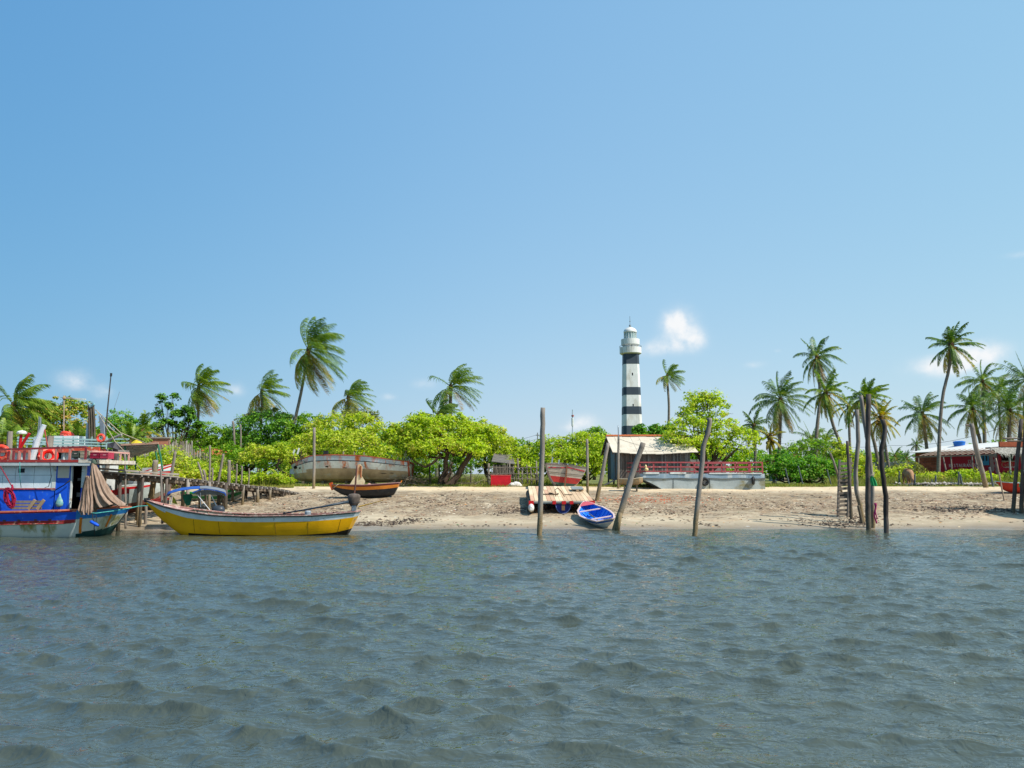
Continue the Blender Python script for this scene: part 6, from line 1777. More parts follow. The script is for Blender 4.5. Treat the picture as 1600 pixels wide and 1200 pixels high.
# ------------------------------------------------------------------ jetty
def jetty():
    # deck line: (X, Y, z)
    K = [(-18.0, 31.2, 2.50), (-17.2, 33.6, 2.42), (-15.9, 37.0, 2.15), (-14.75, 41.0, 1.80), (-13.95, 43.6, 1.62), (-13.1, 46.6, 1.16)]
    def P(d):
        # point at distance d along the deck line
        for a, b in zip(K, K[1:]):
            l = math.hypot(b[0] - a[0], b[1] - a[1])
            if d <= l or b is K[-1]:
                f = min(1, d / l); return Vector(a).lerp(Vector(b), f), (Vector(b) - Vector(a)).normalized()
            d -= l
    tot = sum(math.hypot(b[0] - a[0], b[1] - a[1]) for a, b in zip(K, K[1:]))
    base = Vector((-15.9, 38, gz(-15.9, 38)))
    o = thing('jetty', 'rickety wooden jetty on piles sloping down to the sand behind the yellow boat', 'jetty', base)
    rng = random.Random(31)
    W = 1.5
    JW = [M('jetty plank %s' % n, a, b, .9, 4, .5, 26, (.3, 1, 1)) for n, a, b in (('pale', '#9c948a', '#7d756c'), ('grey', '#857d74', '#665f57'), ('brown', '#7a6c5d', '#5c5045'))]
    d = 0.0; side_last = None
    while d < tot:
        p, t = P(d + .09); s = Vector((t.y, -t.x, 0)).normalized()
        w = W * rng.uniform(.92, 1.12)
        mb = MB(); a = p - s * (w / 2) + Vector((0, 0, rng.uniform(-.01, .015))) - base; b = p + s * (w / 2) + Vector((0, 0, rng.uniform(-.01, .015))) - base
        mb.beam(a, b, .15, .035); mb.build('plank', rng.choice(JW), o)
        d += .205
    # joists with their ends proud of the stringers
    d = .2
    while d < tot - .6:
        p, t = P(d); s = Vector((t.y, -t.x, 0)).normalized()
        mb = MB(); mb.beam(p - s * (W / 2 + .08) + Vector((0, 0, -.075)) - base, p + s * (W / 2 + .08 + rng.uniform(0, .1)) + Vector((0, 0, -.075)) - base, .07, .09); mb.build('joist', JW[0], o)
        d += .41
    for sg in (-1, 1):
        k = 12
        for i in range(k):
            a, ta = P(tot * i / k); b, tb = P(tot * (i + 1) / k - .02)
            sa = Vector((ta.y, -ta.x, 0)).normalized() * sg * (W / 2 - .18)
            mb = MB(); mb.beam(a + sa + Vector((0, 0, -.18)) - base, b + sa + Vector((0, 0, -.18)) - base, .07, .13); mb.build('stringer', JW[2], o)
    # piles
    d = .6; i = 0
    while d < tot - .8:
        p, t = P(d); s = Vector((t.y, -t.x, 0)).normalized()
        for sg in (-1, 1):
            q = p + s * sg * (W / 2 + .02); g = gz(q.x, q.y)
            r = rng.uniform(.055, .10)
            top = .10 if (i + (sg > 0)) % 3 else .02
            mb = MB(); lean = Vector((rng.uniform(-.08, .08), rng.uniform(-.08, .08), 0))
            mb.tube([Vector((q.x, q.y, g - .5)) + lean - base, Vector((q.x, q.y, (g + p.z) / 2)) + lean * .4 - base, Vector((q.x, q.y, p.z - .04 + top * 0)) - base], [r * 1.1, r, r * .95], 8, True, .08, rng)
            mb.build('pile', POLEWOOD if rng.random() < .6 else DARKWOOD, o, smooth=True)
            i += 1
        if rng.random() < .5:
            q = p + s * (W / 2 - .3); g = gz(q.x, q.y)
            mb = MB(); mb.tube([Vector((q.x + .2, q.y + .3, g - .3)) - base, q + Vector((0, 0, -.2)) - base], .05, 6); mb.build('brace', DARKWOOD, o)
        d += rng.uniform(1.15, 1.5)
    # rail along the near left stretch
    a, ta = P(.1); b, tb = P(5.2)
    for dz, h in ((.14, .08), (.03, .06)):
        mb = MB(); s = Vector((ta.y, -ta.x, 0)).normalized() * (W / 2 + .10); mb.beam(a + s + Vector((0, 0, dz)) - base, b + s + Vector((0, 0, dz)) - base, .05, h); mb.build('side_rail', JW[0], o)
    return o
jetty()

# ------------------------------------------------------------------ posts
def post(label, pts, w, D, mat=None, name='mooring_post', group='mooring posts along the waterline', parent_extra=None, seg=9, taper=.9, bury=.5):
    """pts: pixels from the top to the bottom; w: width in px at the bottom"""
    k = D / 1208; rng = random.Random(int(pts[0][0] * 7 + pts[0][1]))
    P = [at(x, y, D) for x, y in pts]
    b = P[-1]; d = (P[-1] - P[-2]).normalized()
    P.append(b + d * bury)
    loc = Vector(b)
    path = []
    n = len(P)
    for i in range(n - 1):
        for j in range(5): path.append(P[i].lerp(P[i + 1], j / 5))
    path.append(P[-1])
    m = len(path)
    rad = [w / 2 * k * (taper + (1 - taper) * i / (m - 1)) for i in range(m)]
    mb = MB()
    q = [p + Vector((rng.uniform(-1, 1), rng.uniform(-1, 1), 0)) * w * k * .05 - loc for p in path]
    mb.tube(q, rad, seg, True, .07, rng)
    o = mb.build(name, mat or POLEWOOD, None, None, True, loc)
    return tag(o, label, 'post', group)

def Dw(y): return EYE * 1208 / (y - 740)
post('tall straight palm log post in the water left of the raft', [(848, 637), (847.5, 700), (845, 770), (843, 835)], 8.5, Dw(834))
post('bent grey post rising from the water before the barge', [(1109, 653), (1107, 672), (1099, 698), (1096, 735), (1090, 785), (1085, 836)], 8, Dw(835.5))
post('thick post leaning right beside the blue and white rowing boat', [(1005, 692), (992, 728), (977, 775), (961, 826)], 9.5, Dw(826) - .3)
tag(MB().tube([Vector((0, 0, -.3)), Vector((.16, 0, .62))], [.09, .085], 8).build('post_stub', POLEWOOD, None, None, True, at(964, 824, 33.2)), 'short broken stub tied against the foot of the right leaning post', 'post')
post('pale post leaning right, at the left corner of the hut', [(950, 692), (943, 730), (933, 779)], 6.5, 42.8)
post('dark weathered post with wire knot behind the raft', [(917, 686), (918, 725), (918, 768)], 4.4, 45.2)
post('dark slim post standing before the hut wall, light pole on top', [(966.5, 682), (966, 720), (966, 763)], 4.0, 49.4)
post('thin lamp pole fixed on top of the post before the hut', [(965.8, 665), (966.3, 684)], 1.6, 49.3, STEEL, 'lamp_pole', bury=.1)
post('slender grey pole in front of the bow of the grey hull', [(491, 668), (491, 715), (490, 767)], 4.6, 48.6)
post('thin brown stake crossing the orange banded boat', [(558, 727), (555, 760), (550, 797)], 3.0, 38.8, M('brown stake', '#6b4a40', '#4e362f', .85))
post('grey post with charred lower half, third from the ladder', [(1339, 640), (1341, 690), (1337, 735), (1338, 765), (1344, 790), (1347, 808)], 7, 35.6)
post('short dark stub at the foot of the half charred post', [(1341, 790), (1344, 803)], 4.5, 35.4, DARKWOOD)
post('tallest dark charred post of the group in the water', [(1357, 616), (1356, 700), (1356, 780), (1357, 826)], 8.2, 33.6, DARKWOOD)
post('bluish grey post leaning against the tallest dark one', [(1345, 618), (1351, 660), (1359, 712), (1363, 760), (1364, 822)], 6.2, 34.2)
post('crooked S shaped grey post at the right of the dark group', [(1379, 655), (1383, 672), (1380, 690), (1377, 702), (1378, 730), (1384, 775), (1385, 831)], 7.6, Dw(831), M('crooked post wood', '#7a716a', '#4c4540', .9, 3, .7, 14, (1, 1, .3), stain=('#37302b', .25, 1, (1, 1, .3))))
post('slim dark pole standing just behind the ladder', [(1324, 689), (1326, 730), (1330, 803)], 5, 36.6, DARKWOOD)
post('thin crooked branch post left of the ladder top', [(1297, 708), (1302, 720), (1308, 738), (1312, 756)], 3.6, 44)
post('old palm log leaning left before the restaurant door', [(1518, 662), (1525, 700), (1534, 735), (1541, 764)], 7.6, 50.2, group='leaning logs')
post('bare dark pole with square top leaning beside the leaning log', [(1509, 664), (1512, 664.5)], 3, 50.2, OLDWOOD, 'log_cap', group='leaning logs', bury=.3)
for i, (xt, yt, xb, yb, w, D, lb) in enumerate([
    (1596, 655, 1583, 799, 6.2, 38.2, 'dark slanting pole of the drying rack at the right edge'),
    (1603, 672, 1596, 799, 6.6, 38.0, 'thick dark pole of the drying rack cut by the right edge')]):
    post(lb, [(xt, yt), ((xt + xb) / 2 - 1, (yt + yb) / 2), (xb, yb)], w, D, DARKWOOD, 'rack_pole', group='poles of the drying rack')
for i, (y, x0, lb) in enumerate(((685, 1567, 'upper pale cross pole of the drying rack'), (689, 1574, 'lower pale cross pole of the drying rack'))):
    a, b = at(x0, y, 38.0), at(1660, y + 1, 38.6)
    mb = MB(); mb.tube([Vector((0, 0, 0)), (b - a) * .5 + Vector((0, 0, .02)), b - a], .045, 7); tag(mb.build('cross_pole', M('pale pole', '#b5a08c', '#8c7863', .8), None, None, True, a), lb, 'pole', 'poles of the drying rack')
a = at(1578, 748, 40); post('thin pale stick leaning in the sand before the red and green boat', [(1556, 716), (1562, 745), (1568, 776)], 2.2, 42.5, M('pale pole', ''), 'stick')
# a roof outside the frame, of which only the shadow is seen on the sand at the right edge
def shelter():
    g = foot(1700, 36.5)
    o = thing('palm_shelter', 'palm thatched shelter standing just outside the right edge, casting its shadow on the sand', 'shelter', g)
    for dx in (-1.6, 1.6):
        for dy in (-1.3, 1.3): mb = MB(); mb.tube([(dx, dy, -.4), (dx, dy, 2.3)], .07, 6); mb.build('pole', DARKWOOD, o)
    mb = MB(); mb.lathe((0, 0, 2.2), [(2.6, 0), (2.5, .12), (.2, 1.2), (.05, 1.3)], 8, PI / 8); mb.build('thatch', M('grey thatch', '#a39d90', '#7c766a', .95, 8, .8, 30), o)
shelter()

# left stakes about the jetty: (x top, y top, x bottom, y bottom, width px, depth)
STK = [(170, 716, 158, 772, 7, 33.2, 'stout grey post leaning right behind the fishing net'), (163, 722, 163, 760, 5, 34.5, 'short reddish post just behind the fishing net'),
       (195, 708, 196, 800, 3.2, 33.0, 'thin straight pole between the net and the jetty'), (218, 742, 217, 816, 8, 34.6, 'thick weathered jetty post with a bare wooden paddle on top'),
       (228, 790, 227, 815, 5, 34.8, 'low stub beside the thick weathered jetty post'), (243, 719, 239, 756, 9, 36.6, 'squat thick grey post leaning over the jetty deck'),
       (251, 733, 253, 793, 3.4, 33.6, 'thin pale pole standing behind the yellow bow'), (274, 706, 266, 749, 5, 39, 'slanted grey stake right of the red and white bow'),
       (328, 696, 327, 755, 3.4, 45, 'tall straight grey stake behind the jetty'), (349, 709, 340, 757, 4, 45, 'grey stake leaning right behind the jetty'), (358, 719, 357, 758, 5.4, 44, 'thickest upright stake behind the jetty'),
       (370, 725, 369, 752, 2.6, 47, 'short pale stake right of the thick upright one'), (378, 728, 377, 756, 2.6, 47, 'short stake, second right of the thick upright one'), (389, 732, 389, 748, 2, 48, 'smallest stake in the low lime scrub'),
       (309, 722, 316, 745, 3, 47, 'grey stake leaning left among the lime shrubs'), (318, 734, 321, 752, 4, 46, 'stubby stake pair member left of the tall straight stake'), (332, 731, 331, 752, 3, 46, 'short stake close to the right of the tall straight one'),
       (364, 658, 366, 690, 3.6, 72, 'dark broken palm stump rising from the green bushes'), (376, 664, 376, 704, 2.6, 71, 'thin dark pole at the left of the large dark tree')]
for (xt, yt, xb, yb, w, D, lb) in STK: post(lb, [(xt, yt), ((xt + xb) / 2 + .5, (yt + yb) / 2), (xb, yb)], w, D, OLDWOOD if w < 6 else POLEWOOD, 'stake', group='stakes about the jetty', bury=.7)
def paddle():
    c = at(226, 740.5, 34.4)
    o = MB().lathe((0, 0, 0), [(.02, -.03), (.26, -.02), (.27, .0), (.2, .03)], 14, 0, (1, .6)).build('wooden_tray', M('bare tan wood', '#c9a27c', '#b08a66', .7), None, None, False, c)
    tag(o, 'bare tan oval board lying on top of the jetty post', 'board')
paddle()
# fence posts and stakes on the right
for i, (xt, yt, xb, yb, w, D, lb) in enumerate([
    (1405, 736, 1405, 757, 2.4, 54, 'thin fence stake left of the brown cow'), (1429.5, 741, 1429.5, 761, 2.6, 52, 'dark fence stake touching the cow on its right'),
    (1462, 743, 1462, 758, 2.8, 52.5, 'blue grey fence stake in the middle of the rubble patch'), (1456, 749, 1457, 758, 2.0, 52.5, 'tiny stake left of the blue grey fence stake'),
    (1498, 737, 1498, 762, 2.4, 51.8, 'tall thin stake of the crossed pair'), (1500, 741, 1504, 762, 3.2, 51.8, 'leaning stake of the crossed pair'),
    (1546, 730, 1552, 761, 3.2, 51, 'curved grey stake right of the leaning palm log'), (1247, 728, 1253, 752, 2.4, 54, 'pale stake leaning in the bright shrubbery'),
    (1227, 732, 1233, 757, 2.4, 53.5, 'grey stake at the left of the bright shrubbery'), (1292, 734, 1297, 752, 2.2, 53.5, 'grey stake at the right of the bright shrubbery')]):
    post(lb, [(xt, yt), ((xt + xb) / 2, (yt + yb) / 2), (xb, yb)], w, D, M('blue grey stake', '#5d6768', '#434c4e', .9), 'fence_stake', group='fence stakes on the right', bury=.3)
# middle fence with rails
def mid_fence():
    g = foot(740, 53.6)
    o = thing('stick_fence', 'rough fence of crooked sticks and rails behind the broad tree and the red box', 'fence', g)
    rng = random.Random(14)
    xs = [(672, 724, 760, 2.6), (686, 726, 760, 3.2), (735, 728, 758, 2.6), (763.5, 724, 758, 4.2), (797, 720, 757, 2.4), (803, 728, 757, 2.0), (809.5, 716, 758, 3.4), (816, 732, 757, 2), (824, 726, 757, 2.2), (830, 730, 757, 2.2), (838, 720, 758, 2.6), (845, 728, 757, 2.2)]
    for x, yt, yb, w in xs:
        D = 53.4; k = D / 1208; a, b = at(x + rng.uniform(-1.5, 1.5), yt, D), at(x, yb, D); b.z = gz(b.x, D) - .2
        mb = MB(); m = a.lerp(b, .5) + Vector((rng.uniform(-.04, .04), 0, 0)); mb.tube([a - g, m - g, b - g], [w * k * .42, w * k * .5, w * k * .5], 6, True, .1, rng); mb.build('fence_post', OLDWOOD if x > 760 else DARKWOOD, o, smooth=True)
    for y in (730, 740, 748):
        for xa, xb in ((763, 797), (797, 824), (824, 850)):
            a, b = at(xa, y + rng.uniform(-1, 1), 53.3), at(xb, y + rng.uniform(-1, 1), 53.3); mb = MB(); mb.tube([a - g, (a + b) / 2 - g + Vector((0, 0, -.03)), b - g], .022, 5); mb.build('rail', OLDWOOD, o)
    for k in range(44):
        x = rng.uniform(766, 850); D = 53.6 + rng.random() * .3; a, b = at(x + rng.uniform(-5, 5), rng.uniform(722, 742), D), at(x, 757, D); b.z = gz(b.x, D) - .1
        mb = MB(); mb.tube([a - g, b - g], .018, 4, False); mb.build('stick', OLDWOOD, o)
mid_fence()
def picket_fence():
    g = foot(270, 58)
    o = thing('picket_fence', 'fence of close grey stakes running behind the canopy and lime shrubs', 'fence', g)
    rng = random.Random(24); n = 84
    for k in range(n):
        f = k / (n - 1); x = 186 + (338 - 186) * f; D = 56 + 5 * f
        yt = 716 - 26 * min(1, (x - 186) / 80) + (10 if x > 300 else 0) + (x > 300) * (x - 300) * .35 + rng.uniform(-3, 5)
        a = at(x + rng.uniform(-.8, .8), yt, D); b = foot(x, D)
        mb = MB(); mb.tube([a - g, b - g - Vector((0, 0, .2))], [rng.uniform(.035, .055), .05], 5, True); mb.build('picket', rng.choice((OLDWOOD, M('pale picket', '#a39b92', '#7f776f', .9))), o)
    for dz in (.6, 1.3):
        a, b = foot(186, 55.9), foot(338, 60.9); mb = MB(); mb.beam(a + Vector((0, 0, dz)) - g, b + Vector((0, 0, dz)) - g, .04, .05); mb.build('rail', OLDWOOD, o)
picket_fence()

# ------------------------------------------------------------------ ladder
def ladder():
    D = 37.2
    b0, b1 = at(1309, 806, D), at(1327, 806, D); t0, t1 = at(1312, 722, D + .5), at(1329, 720, D + .5)
    g = Vector((b0 + b1) / 2); g.z = gz(g.x, D)
    o = thing('ladder', 'homemade wooden ladder with uneven rungs standing on the sand beside the posts', 'ladder', g)
    rng = random.Random(6)
    for a, b in ((t0, b0), (t1, b1)):
        mb = MB(); m = a.lerp(b, .5); mb.tube([a + Vector((0, 0, .12)) - g, m - g, b - Vector((0, 0, .1)) - g], [.055, .06, .065], 7, True, .08, rng); mb.build('side_rail', OLDWOOD, o)
    a, b = at(1327, 735, D + .15), at(1324, 806, D - .1); mb = MB(); mb.tube([a - g, b - g - Vector((0, 0, .1))], .05, 6); mb.build('side_rail', OLDWOOD, o)
    n = 13
    for k in range(n):
        f = (k + .4) / n; a = b0.lerp(t0, f); b = b1.lerp(t1, f)
        mb = MB(); e = Vector((.06, 0, 0)); mb.beam(a - e - g + Vector((0, -.06, rng.uniform(-.03, .03))), b + e * rng.uniform(.3, 1.3) - g + Vector((0, -.06, rng.uniform(-.03, .03))), .045, .10 if k % 3 else .13); mb.build('rung', M('rung wood', '#7f7468', '#5d544a', .9, 5), o)
    for f in (.36, .62): a = b0.lerp(t0, f); b = b1.lerp(t1, f + .02); mb = MB(); mb.beam(a - g + Vector((0, .04, 0)), b - g + Vector((0, .04, 0)), .03, .24); mb.build('tie_board', OLDWOOD, o)
ladder()
def green_bag():
    D = 33.3; c = at(1362, 752, D)
    o = thing('green_bag', 'green plastic bag tied to the dark posts in the water', 'bag', c)
    mb = MB(); rows = []
    for z, w, x in ((.22, .03, .0), (.12, .10, .02), (0, .13, .05), (-.15, .14, .08), (-.21, .09, .1)):
        rows.append([Vector((x - w + 2 * w * j / 8, -.06 + .03 * math.sin(j * 1.7), z)) for j in range(9)])
    mb.grid(rows); mb.grid([[p + Vector((0, .05, 0)) for p in r][::-1] for r in rows]); mb.build('bag', M('green plastic', '#2fa864', '#23904f', .35), o, smooth=True)
    rope('tie', [Vector((-.1, -.05, .2)), Vector((.02, -.05, .3)), Vector((.08, -.05, .22)), Vector((.12, 0, .38))], .014, ROPE, o)
    a, b = at(1366.5, 786, 34.0), at(1369, 818, 34.0)
    o = thing('pink_rope', 'pink rope hanging down beside the bluish leaning post', 'rope', b)
    mb = MB(); mb.tube([Vector(a) - b + Vector((.04 * math.sin(k), 0, -(a.z - b.z) * k / 8)) for k in range(9)], .035, 6); mb.tube([Vector(a) - b + Vector((.03 + .03 * math.sin(k + 1), -.03, -(a.z - b.z) * k / 9)) for k in range(8)], .025, 6); mb.build('strand', M('pink rope fibre', '#b8336f', '#93275a', .8), o, smooth=True)
green_bag()

# ------------------------------------------------------------------ red box, white sack, cow
def red_box():
    D = 51.6; a, b = at(767, 758.5, D), at(798, 743, D)
    g = gz(a.x, D); w = b.x - a.x; h = b.z - g
    o = thing('red_box', 'bright red wooden box with pale rim on the sand edge right of the broad tree', 'box', ((a.x + b.x) / 2, D + .4, g))
    R_ = M('red box paint', '#c41524', '#ad101f', .5, 3)
    for (c, s) in (((0, -.4, h / 2), (w, .04, h)), ((0, .4, h / 2), (w, .04, h)), ((-w / 2 + .02, 0, h / 2), (.04, .76, h)), ((w / 2 - .02, 0, h / 2), (.04, .76, h)), ((0, 0, .03), (w - .08, .76, .04))):
        mb = MB(); mb.box(c, s); mb.build('side_board', R_, o)
    for (c, s) in (((0, -.4, h + .02), (w + .04, .08, .04)), ((0, .4, h + .02), (w + .04, .08, .04)), ((-w / 2, 0, h + .022), (.08, .72, .04)), ((w / 2, 0, h + .022), (.08, .72, .04))):
        mb = MB(); mb.box(c, s); mb.build('rim', M('pale red rim', '#d1605a', '#bd4c48', .6), o)
red_box()
def sack():
    c = hit(805, 760); c.y = 51.5
    c = foot(805, 51.5)
    o = thing('white_sack', 'crumpled white sack on the ground right of the red box', 'sack', c)
    rng = random.Random(3); mb = MB()
    for dx, dz, r in ((-.15, .12, .2), (.1, .14, .24), (.3, .07, .14), (-.35, .05, .1), (.02, .22, .14)):
        mb.ball((dx, rng.uniform(-.05, .05), dz), r, 9, 6, (1.2, 1, .8))
    for i, v in enumerate(mb.v): mb.v[i] = (v[0] + rng.uniform(-.03, .03), v[1], v[2] + rng.uniform(-.03, .03))
    mb.build('cloth', M('white sack cloth', '#d9d6cf', '#bdb9b0', .8), o)
sack()

def skin_body(name, verts, edges, radii, mat, parent, levels=2, root=0):
    me = bpy.data.meshes.new(name); me.from_pydata([tuple(v) for v in verts], edges, []); me.materials.append(mat)
    o = bpy.data.objects.new(name, me); COL.objects.link(o)
    sk = o.modifiers.new('skin', 'SKIN'); sk.use_smooth_shade = True
    for i, r in enumerate(radii):
        me.skin_vertices[0].data[i].radius = r if isinstance(r, tuple) else (r, r)
        me.skin_vertices[0].data[i].use_root = (i == root)
    ss = o.modifiers.new('sub', 'SUBSURF'); ss.levels = levels; ss.render_levels = levels
    bpy.context.view_layer.update()
    m2 = bpy.data.meshes.new_from_object(o.evaluated_get(bpy.context.evaluated_depsgraph_get()))
    m2.name = name; bpy.data.objects.remove(o)
    if not m2.materials: m2.materials.append(mat)
    m2.polygons.foreach_set('use_smooth', [True] * len(m2.polygons))
    r = bpy.data.objects.new(name, m2); COL.objects.link(r); r.parent = parent
    return r
def cow():
    D = 53.2; g = foot(1419, D)
    o = thing('cow', 'tan cow grazing head down, facing the water, beside a dark fence stake', 'cow', g, (0, 0, -PI / 2 - .25))
    o.scale = (.92, .92, .92)
    # local x forward
    V = [(-.75, 0, .98), (-.45, 0, 1.0), (0, 0, .95), (.45, 0, .98), (.72, 0, .92), (.98, 0, .66), (1.14, 0, .40), (1.22, 0, .26), (1.30, 0, .10),
         (-.62, .2, .72), (-.58, .22, .50), (-.70, .22, .28), (-.64, .22, .03), (-.62, -.2, .72), (-.50, -.22, .50), (-.60, -.22, .28), (-.54, -.22, .03),
         (.52, .18, .62), (.54, .19, .38), (.52, .19, .20), (.54, .19, .03), (.52, -.18, .62), (.58, -.19, .38), (.60, -.19, .20), (.62, -.19, .03)]
    E = [(0, 1), (1, 2), (2, 3), (3, 4), (4, 5), (5, 6), (6, 7), (7, 8), (0, 9), (9, 10), (10, 11), (11, 12), (0, 13), (13, 14), (14, 15), (15, 16), (3, 17), (17, 18), (18, 19), (19, 20), (3, 21), (21, 22), (22, 23), (23, 24)]
    R = [(.24, .26), (.29, .33), (.30, .36), (.27, .34), (.20, .26), (.14, .17), (.12, .14), (.11, .12), (.07, .075)] + [.15, .085, .055, .05] * 2 + [.12, .07, .05, .05] * 2
    skin_body('body', V, E, R, M('tan cow hide', '#a5805e', '#8c6749', .8, 3, .2, 30, stain=('#c9ab8a', .12, 1.5, (1, 1, 1))), o, 2, 2)
    for s in (-1, 1):
        mb = MB(); mb.tube([(1.08, s * .10, .50), (1.02, s * .24, .50), (1.02, s * .30, .44)], [.03, .05, .01], 6, squash=.5); mb.build('ear', M('cow ear', '#7a553c', '#5e4030', .8), o, smooth=True)
        mb = MB(); mb.tube([(1.02, s * .07, .56), (.99, s * .16, .62), (1.04, s * .2, .70)], [.025, .018, .006], 6); mb.build('horn', M('horn', '#a89c86', '#7c725f', .5), o, smooth=True)
    mb = MB(); mb.tube([(-.92, 0, 1.0), (-1.0, 0, .8), (-1.0, .02, .5), (-1.0, .02, .35)], [.035, .025, .02, .04], 6); mb.build('tail', M('cow tail', '#7a5a40', '#4a3526', .9), o, smooth=True)
cow()

# ------------------------------------------------------------------ boats behind the fishing boat
def rear_boat():
    D = 34.6
    o = thing('fishing_boat', 'second fishing boat moored behind, with red edged roof and pale green slatted rail', 'fishing boat', (-21.2, D, 0))
    L = Vector(o.location); P = lambda x, y, D_: at(x, y or 700, D_) - L
    H = Hull(8.2, [(0, 1.3), (.5, 1.2), (1, 1.75)], [(0, -.1), (.8, -.15), (1, .6)], [(0, 1.0), (.4, 1.25), (.8, 1.0), (1, .05)], .35)
    H.shell([0, .3, .6, .8, 1], lambda t, s: 1 if s > .8 else 0, [HWHITE, REDB], o); H.inside(M('deck paint', ''), o, .05, .5)
    y0, y1 = 33.55 - L.y, 35.6 - L.y
    zt = 3.38
    mb = MB(); wbox(mb, -3.6, P(152, 0, 33.6).x, y0 + .1, y1 - .1, .7, zt); cb = mb.build('cabin', M('pale cabin boards', '#cfd0cb', '#b4b6b2', .6, 3), o)
    for x in (58, 84, 92, 118): mb = MB(); q = P(x, 712, 33.6); mb.box((q.x, y0 + .09, q.z), (.16, .03, .26)); mb.build('window', DARKIN, o)
    for k, x in enumerate((-10, 14, 34, 52, 70, 100, 124)):
        q = P(x, 712, 33.6); mb = MB(); wbox(mb, q.x - .03, q.x + .03, y0 + .04, y0 + .095, 2.4, zt); mb.build('cabin_post', WHITE, o)
    mb = MB(); wbox(mb, -3.7, P(165, 0, 33.5).x, y0, y1, zt, zt + .08); r = mb.build('roof', M('grey roof boards', '#8b8580', '#6b6661', .8), o)
    mb = MB(); wbox(mb, -3.7, P(165, 0, 33.5).x, y0 - .04, y0 - .003, zt - .07, zt + .1); mb.build('red_fascia', M('salmon red fascia', '#bf5f4c', '#a54a3c', .6, 4), r)
    MT = M('pale mint rail', '#a9c6c2', '#8fb2b0', .5, 3)
    xr = P(165, 0, 33.5).x
    for y in (684, 688.5, 693): z = P(100, y, 33.5).z; mb = MB(); mb.beam((P(24, 0, 33.5).x, y0 + .03, z), (xr, y0 + .03, z - .10), .03, .07); mb.build('rail', MT, o)
    for x in (26, 40, 52, 62, 74, 96, 112, 128, 141, 152, 164): q = P(x, 690, 33.5); mb = MB(); wbox(mb, q.x - .03, q.x + .03, y0 + .05, y0 + .09, zt + .08, P(0, 682, 33.5).z - .0); mb.build('rail_post', MT, o)
    for y in (684, 690): z = P(100, y, 34.2).z; mb = MB(); mb.beam((P(24, 0, 34.2).x, y1 - .1, z), (xr, y1 - .1, z), .03, .06); mb.build('rail', MT, o)
    mb = MB(); a, b = P(82, 697, 33.8), P(122, 681, 33.8); wbox(mb, a.x, b.x, a.y, a.y + .8, zt + .08, b.z); mb.build('locker', M('white locker', '#dfe3e2', '#cfd4d3', .4), o)
    q = P(136, 690, 33.9); mb = MB(); mb.tube([(q.x, q.y, zt), (q.x, q.y, P(0, 661, 33.9).z)], .07, 10); mb.build('white_post', M('pale blue post', '#a9bcc4', '#8ea4ae', .5), o)
    # bundle of poles with blue tied tops, bundle of grey sticks
    rng = random.Random(8)
    for k, (xb, xt) in enumerate(((141, 139.5), (143, 141.5), (145.5, 143), (148, 145), (150, 146.5))):
        mb = MB(); a, b = P(xb, 692, 33.7), P(xt, 630 + k % 2 * 3, 33.7); dy = rng.uniform(-.08, .08)
        mb.tube([a + Vector((0, dy, -.1)), a.lerp(b, .5) + Vector((.01, dy, 0)), b + Vector((0, dy, 0))], .045, 6); mb.build('bundled_pole', M('dark pole', '#6a6152', '#453e34', .8, 3, .4, 20, (1, 1, .3)), o)
    for k in range(5): q = P(139.5 + k * 1.7, 632 + (k * 7) % 4, 33.6); mb = MB(); mb.ball(q, .07, 7, 5); mb.build('tied_cloth', M('teal cloth', '#3d7f90', '#9db6b8', .7, 9), o, smooth=True)
    for k in range(4):
        mb = MB(); a, b = P(160 + k * 1.2, 690, 33.7), P(155.5 + k * 1.9, 650 + (k % 2) * 3, 33.7); mb.tube([a, b], [.035, .045], 5); mb.build('bundled_stick', M('blue grey stick', '#7f8b96', '#626e78', .6), o)
    mb = MB(); mb.tube([P(164, 690, 33.8), P(168, 640, 33.8), P(173.5, 585, 33.8)], [.035, .03, .022], 6); mb.build('whip_mast', M('thin dark mast', '#4e4a4a', '#36332f', .7), o)
    mb = MB(); mb.tube([P(173.4, 588, 33.8), P(173.8, 583, 33.8)], .045, 6); mb.build('mast_tip', BLACK, o)
    mb = MB(); mb.tube([P(176, 645, 35.2), P(187, 612, 35.2)], .008, 4); mb.build('whip_mast', STEEL, o)
    rope('stay', [P(149, 640, 33.7), P(188, 676, 34.6), P(229, 693, 36)], .022, ROPE, o); rope('stay', [P(163, 660, 33.8), P(176, 672, 34), P(206, 694, 36)], .022, ROPE, o)
    rope('stay', [P(150, 640, 33.6), P(180, 690, 33.2), P(222, 735, 33.6)], .014, ROPE, o)
    mb = MB(); mb.tube([P(165, 690, 33.4), P(190, 679, 33.3)], .055, 6); mb.build('boom', M('pale boom', '#a5a39c', '#85837c', .7), o)
    q = P(180, 700, 33.9); mb = MB(); mb.tube([q + Vector((0, 0, -.6)), q + Vector((.02, 0, .1))], .11, 8); mb.build('post_wrapped', DARKWOOD, o)
    mb = MB(); mb.grid([[q + Vector((-.7, 0, .1)), q + Vector((-.3, 0, .2)), q + Vector((0, -.02, .28)), q + Vector((.25, 0, .15))], [q + Vector((-.65, -.1, .0)), q + Vector((-.3, -.2, .03)), q + Vector((0, -.2, .0)), q + Vector((.22, -.1, -.08))]]); mb.build('black_tarpaulin', M('black tarpaulin', '#2b2a2e', '#3d3c42', .6), o)
    return o
rear_boat()

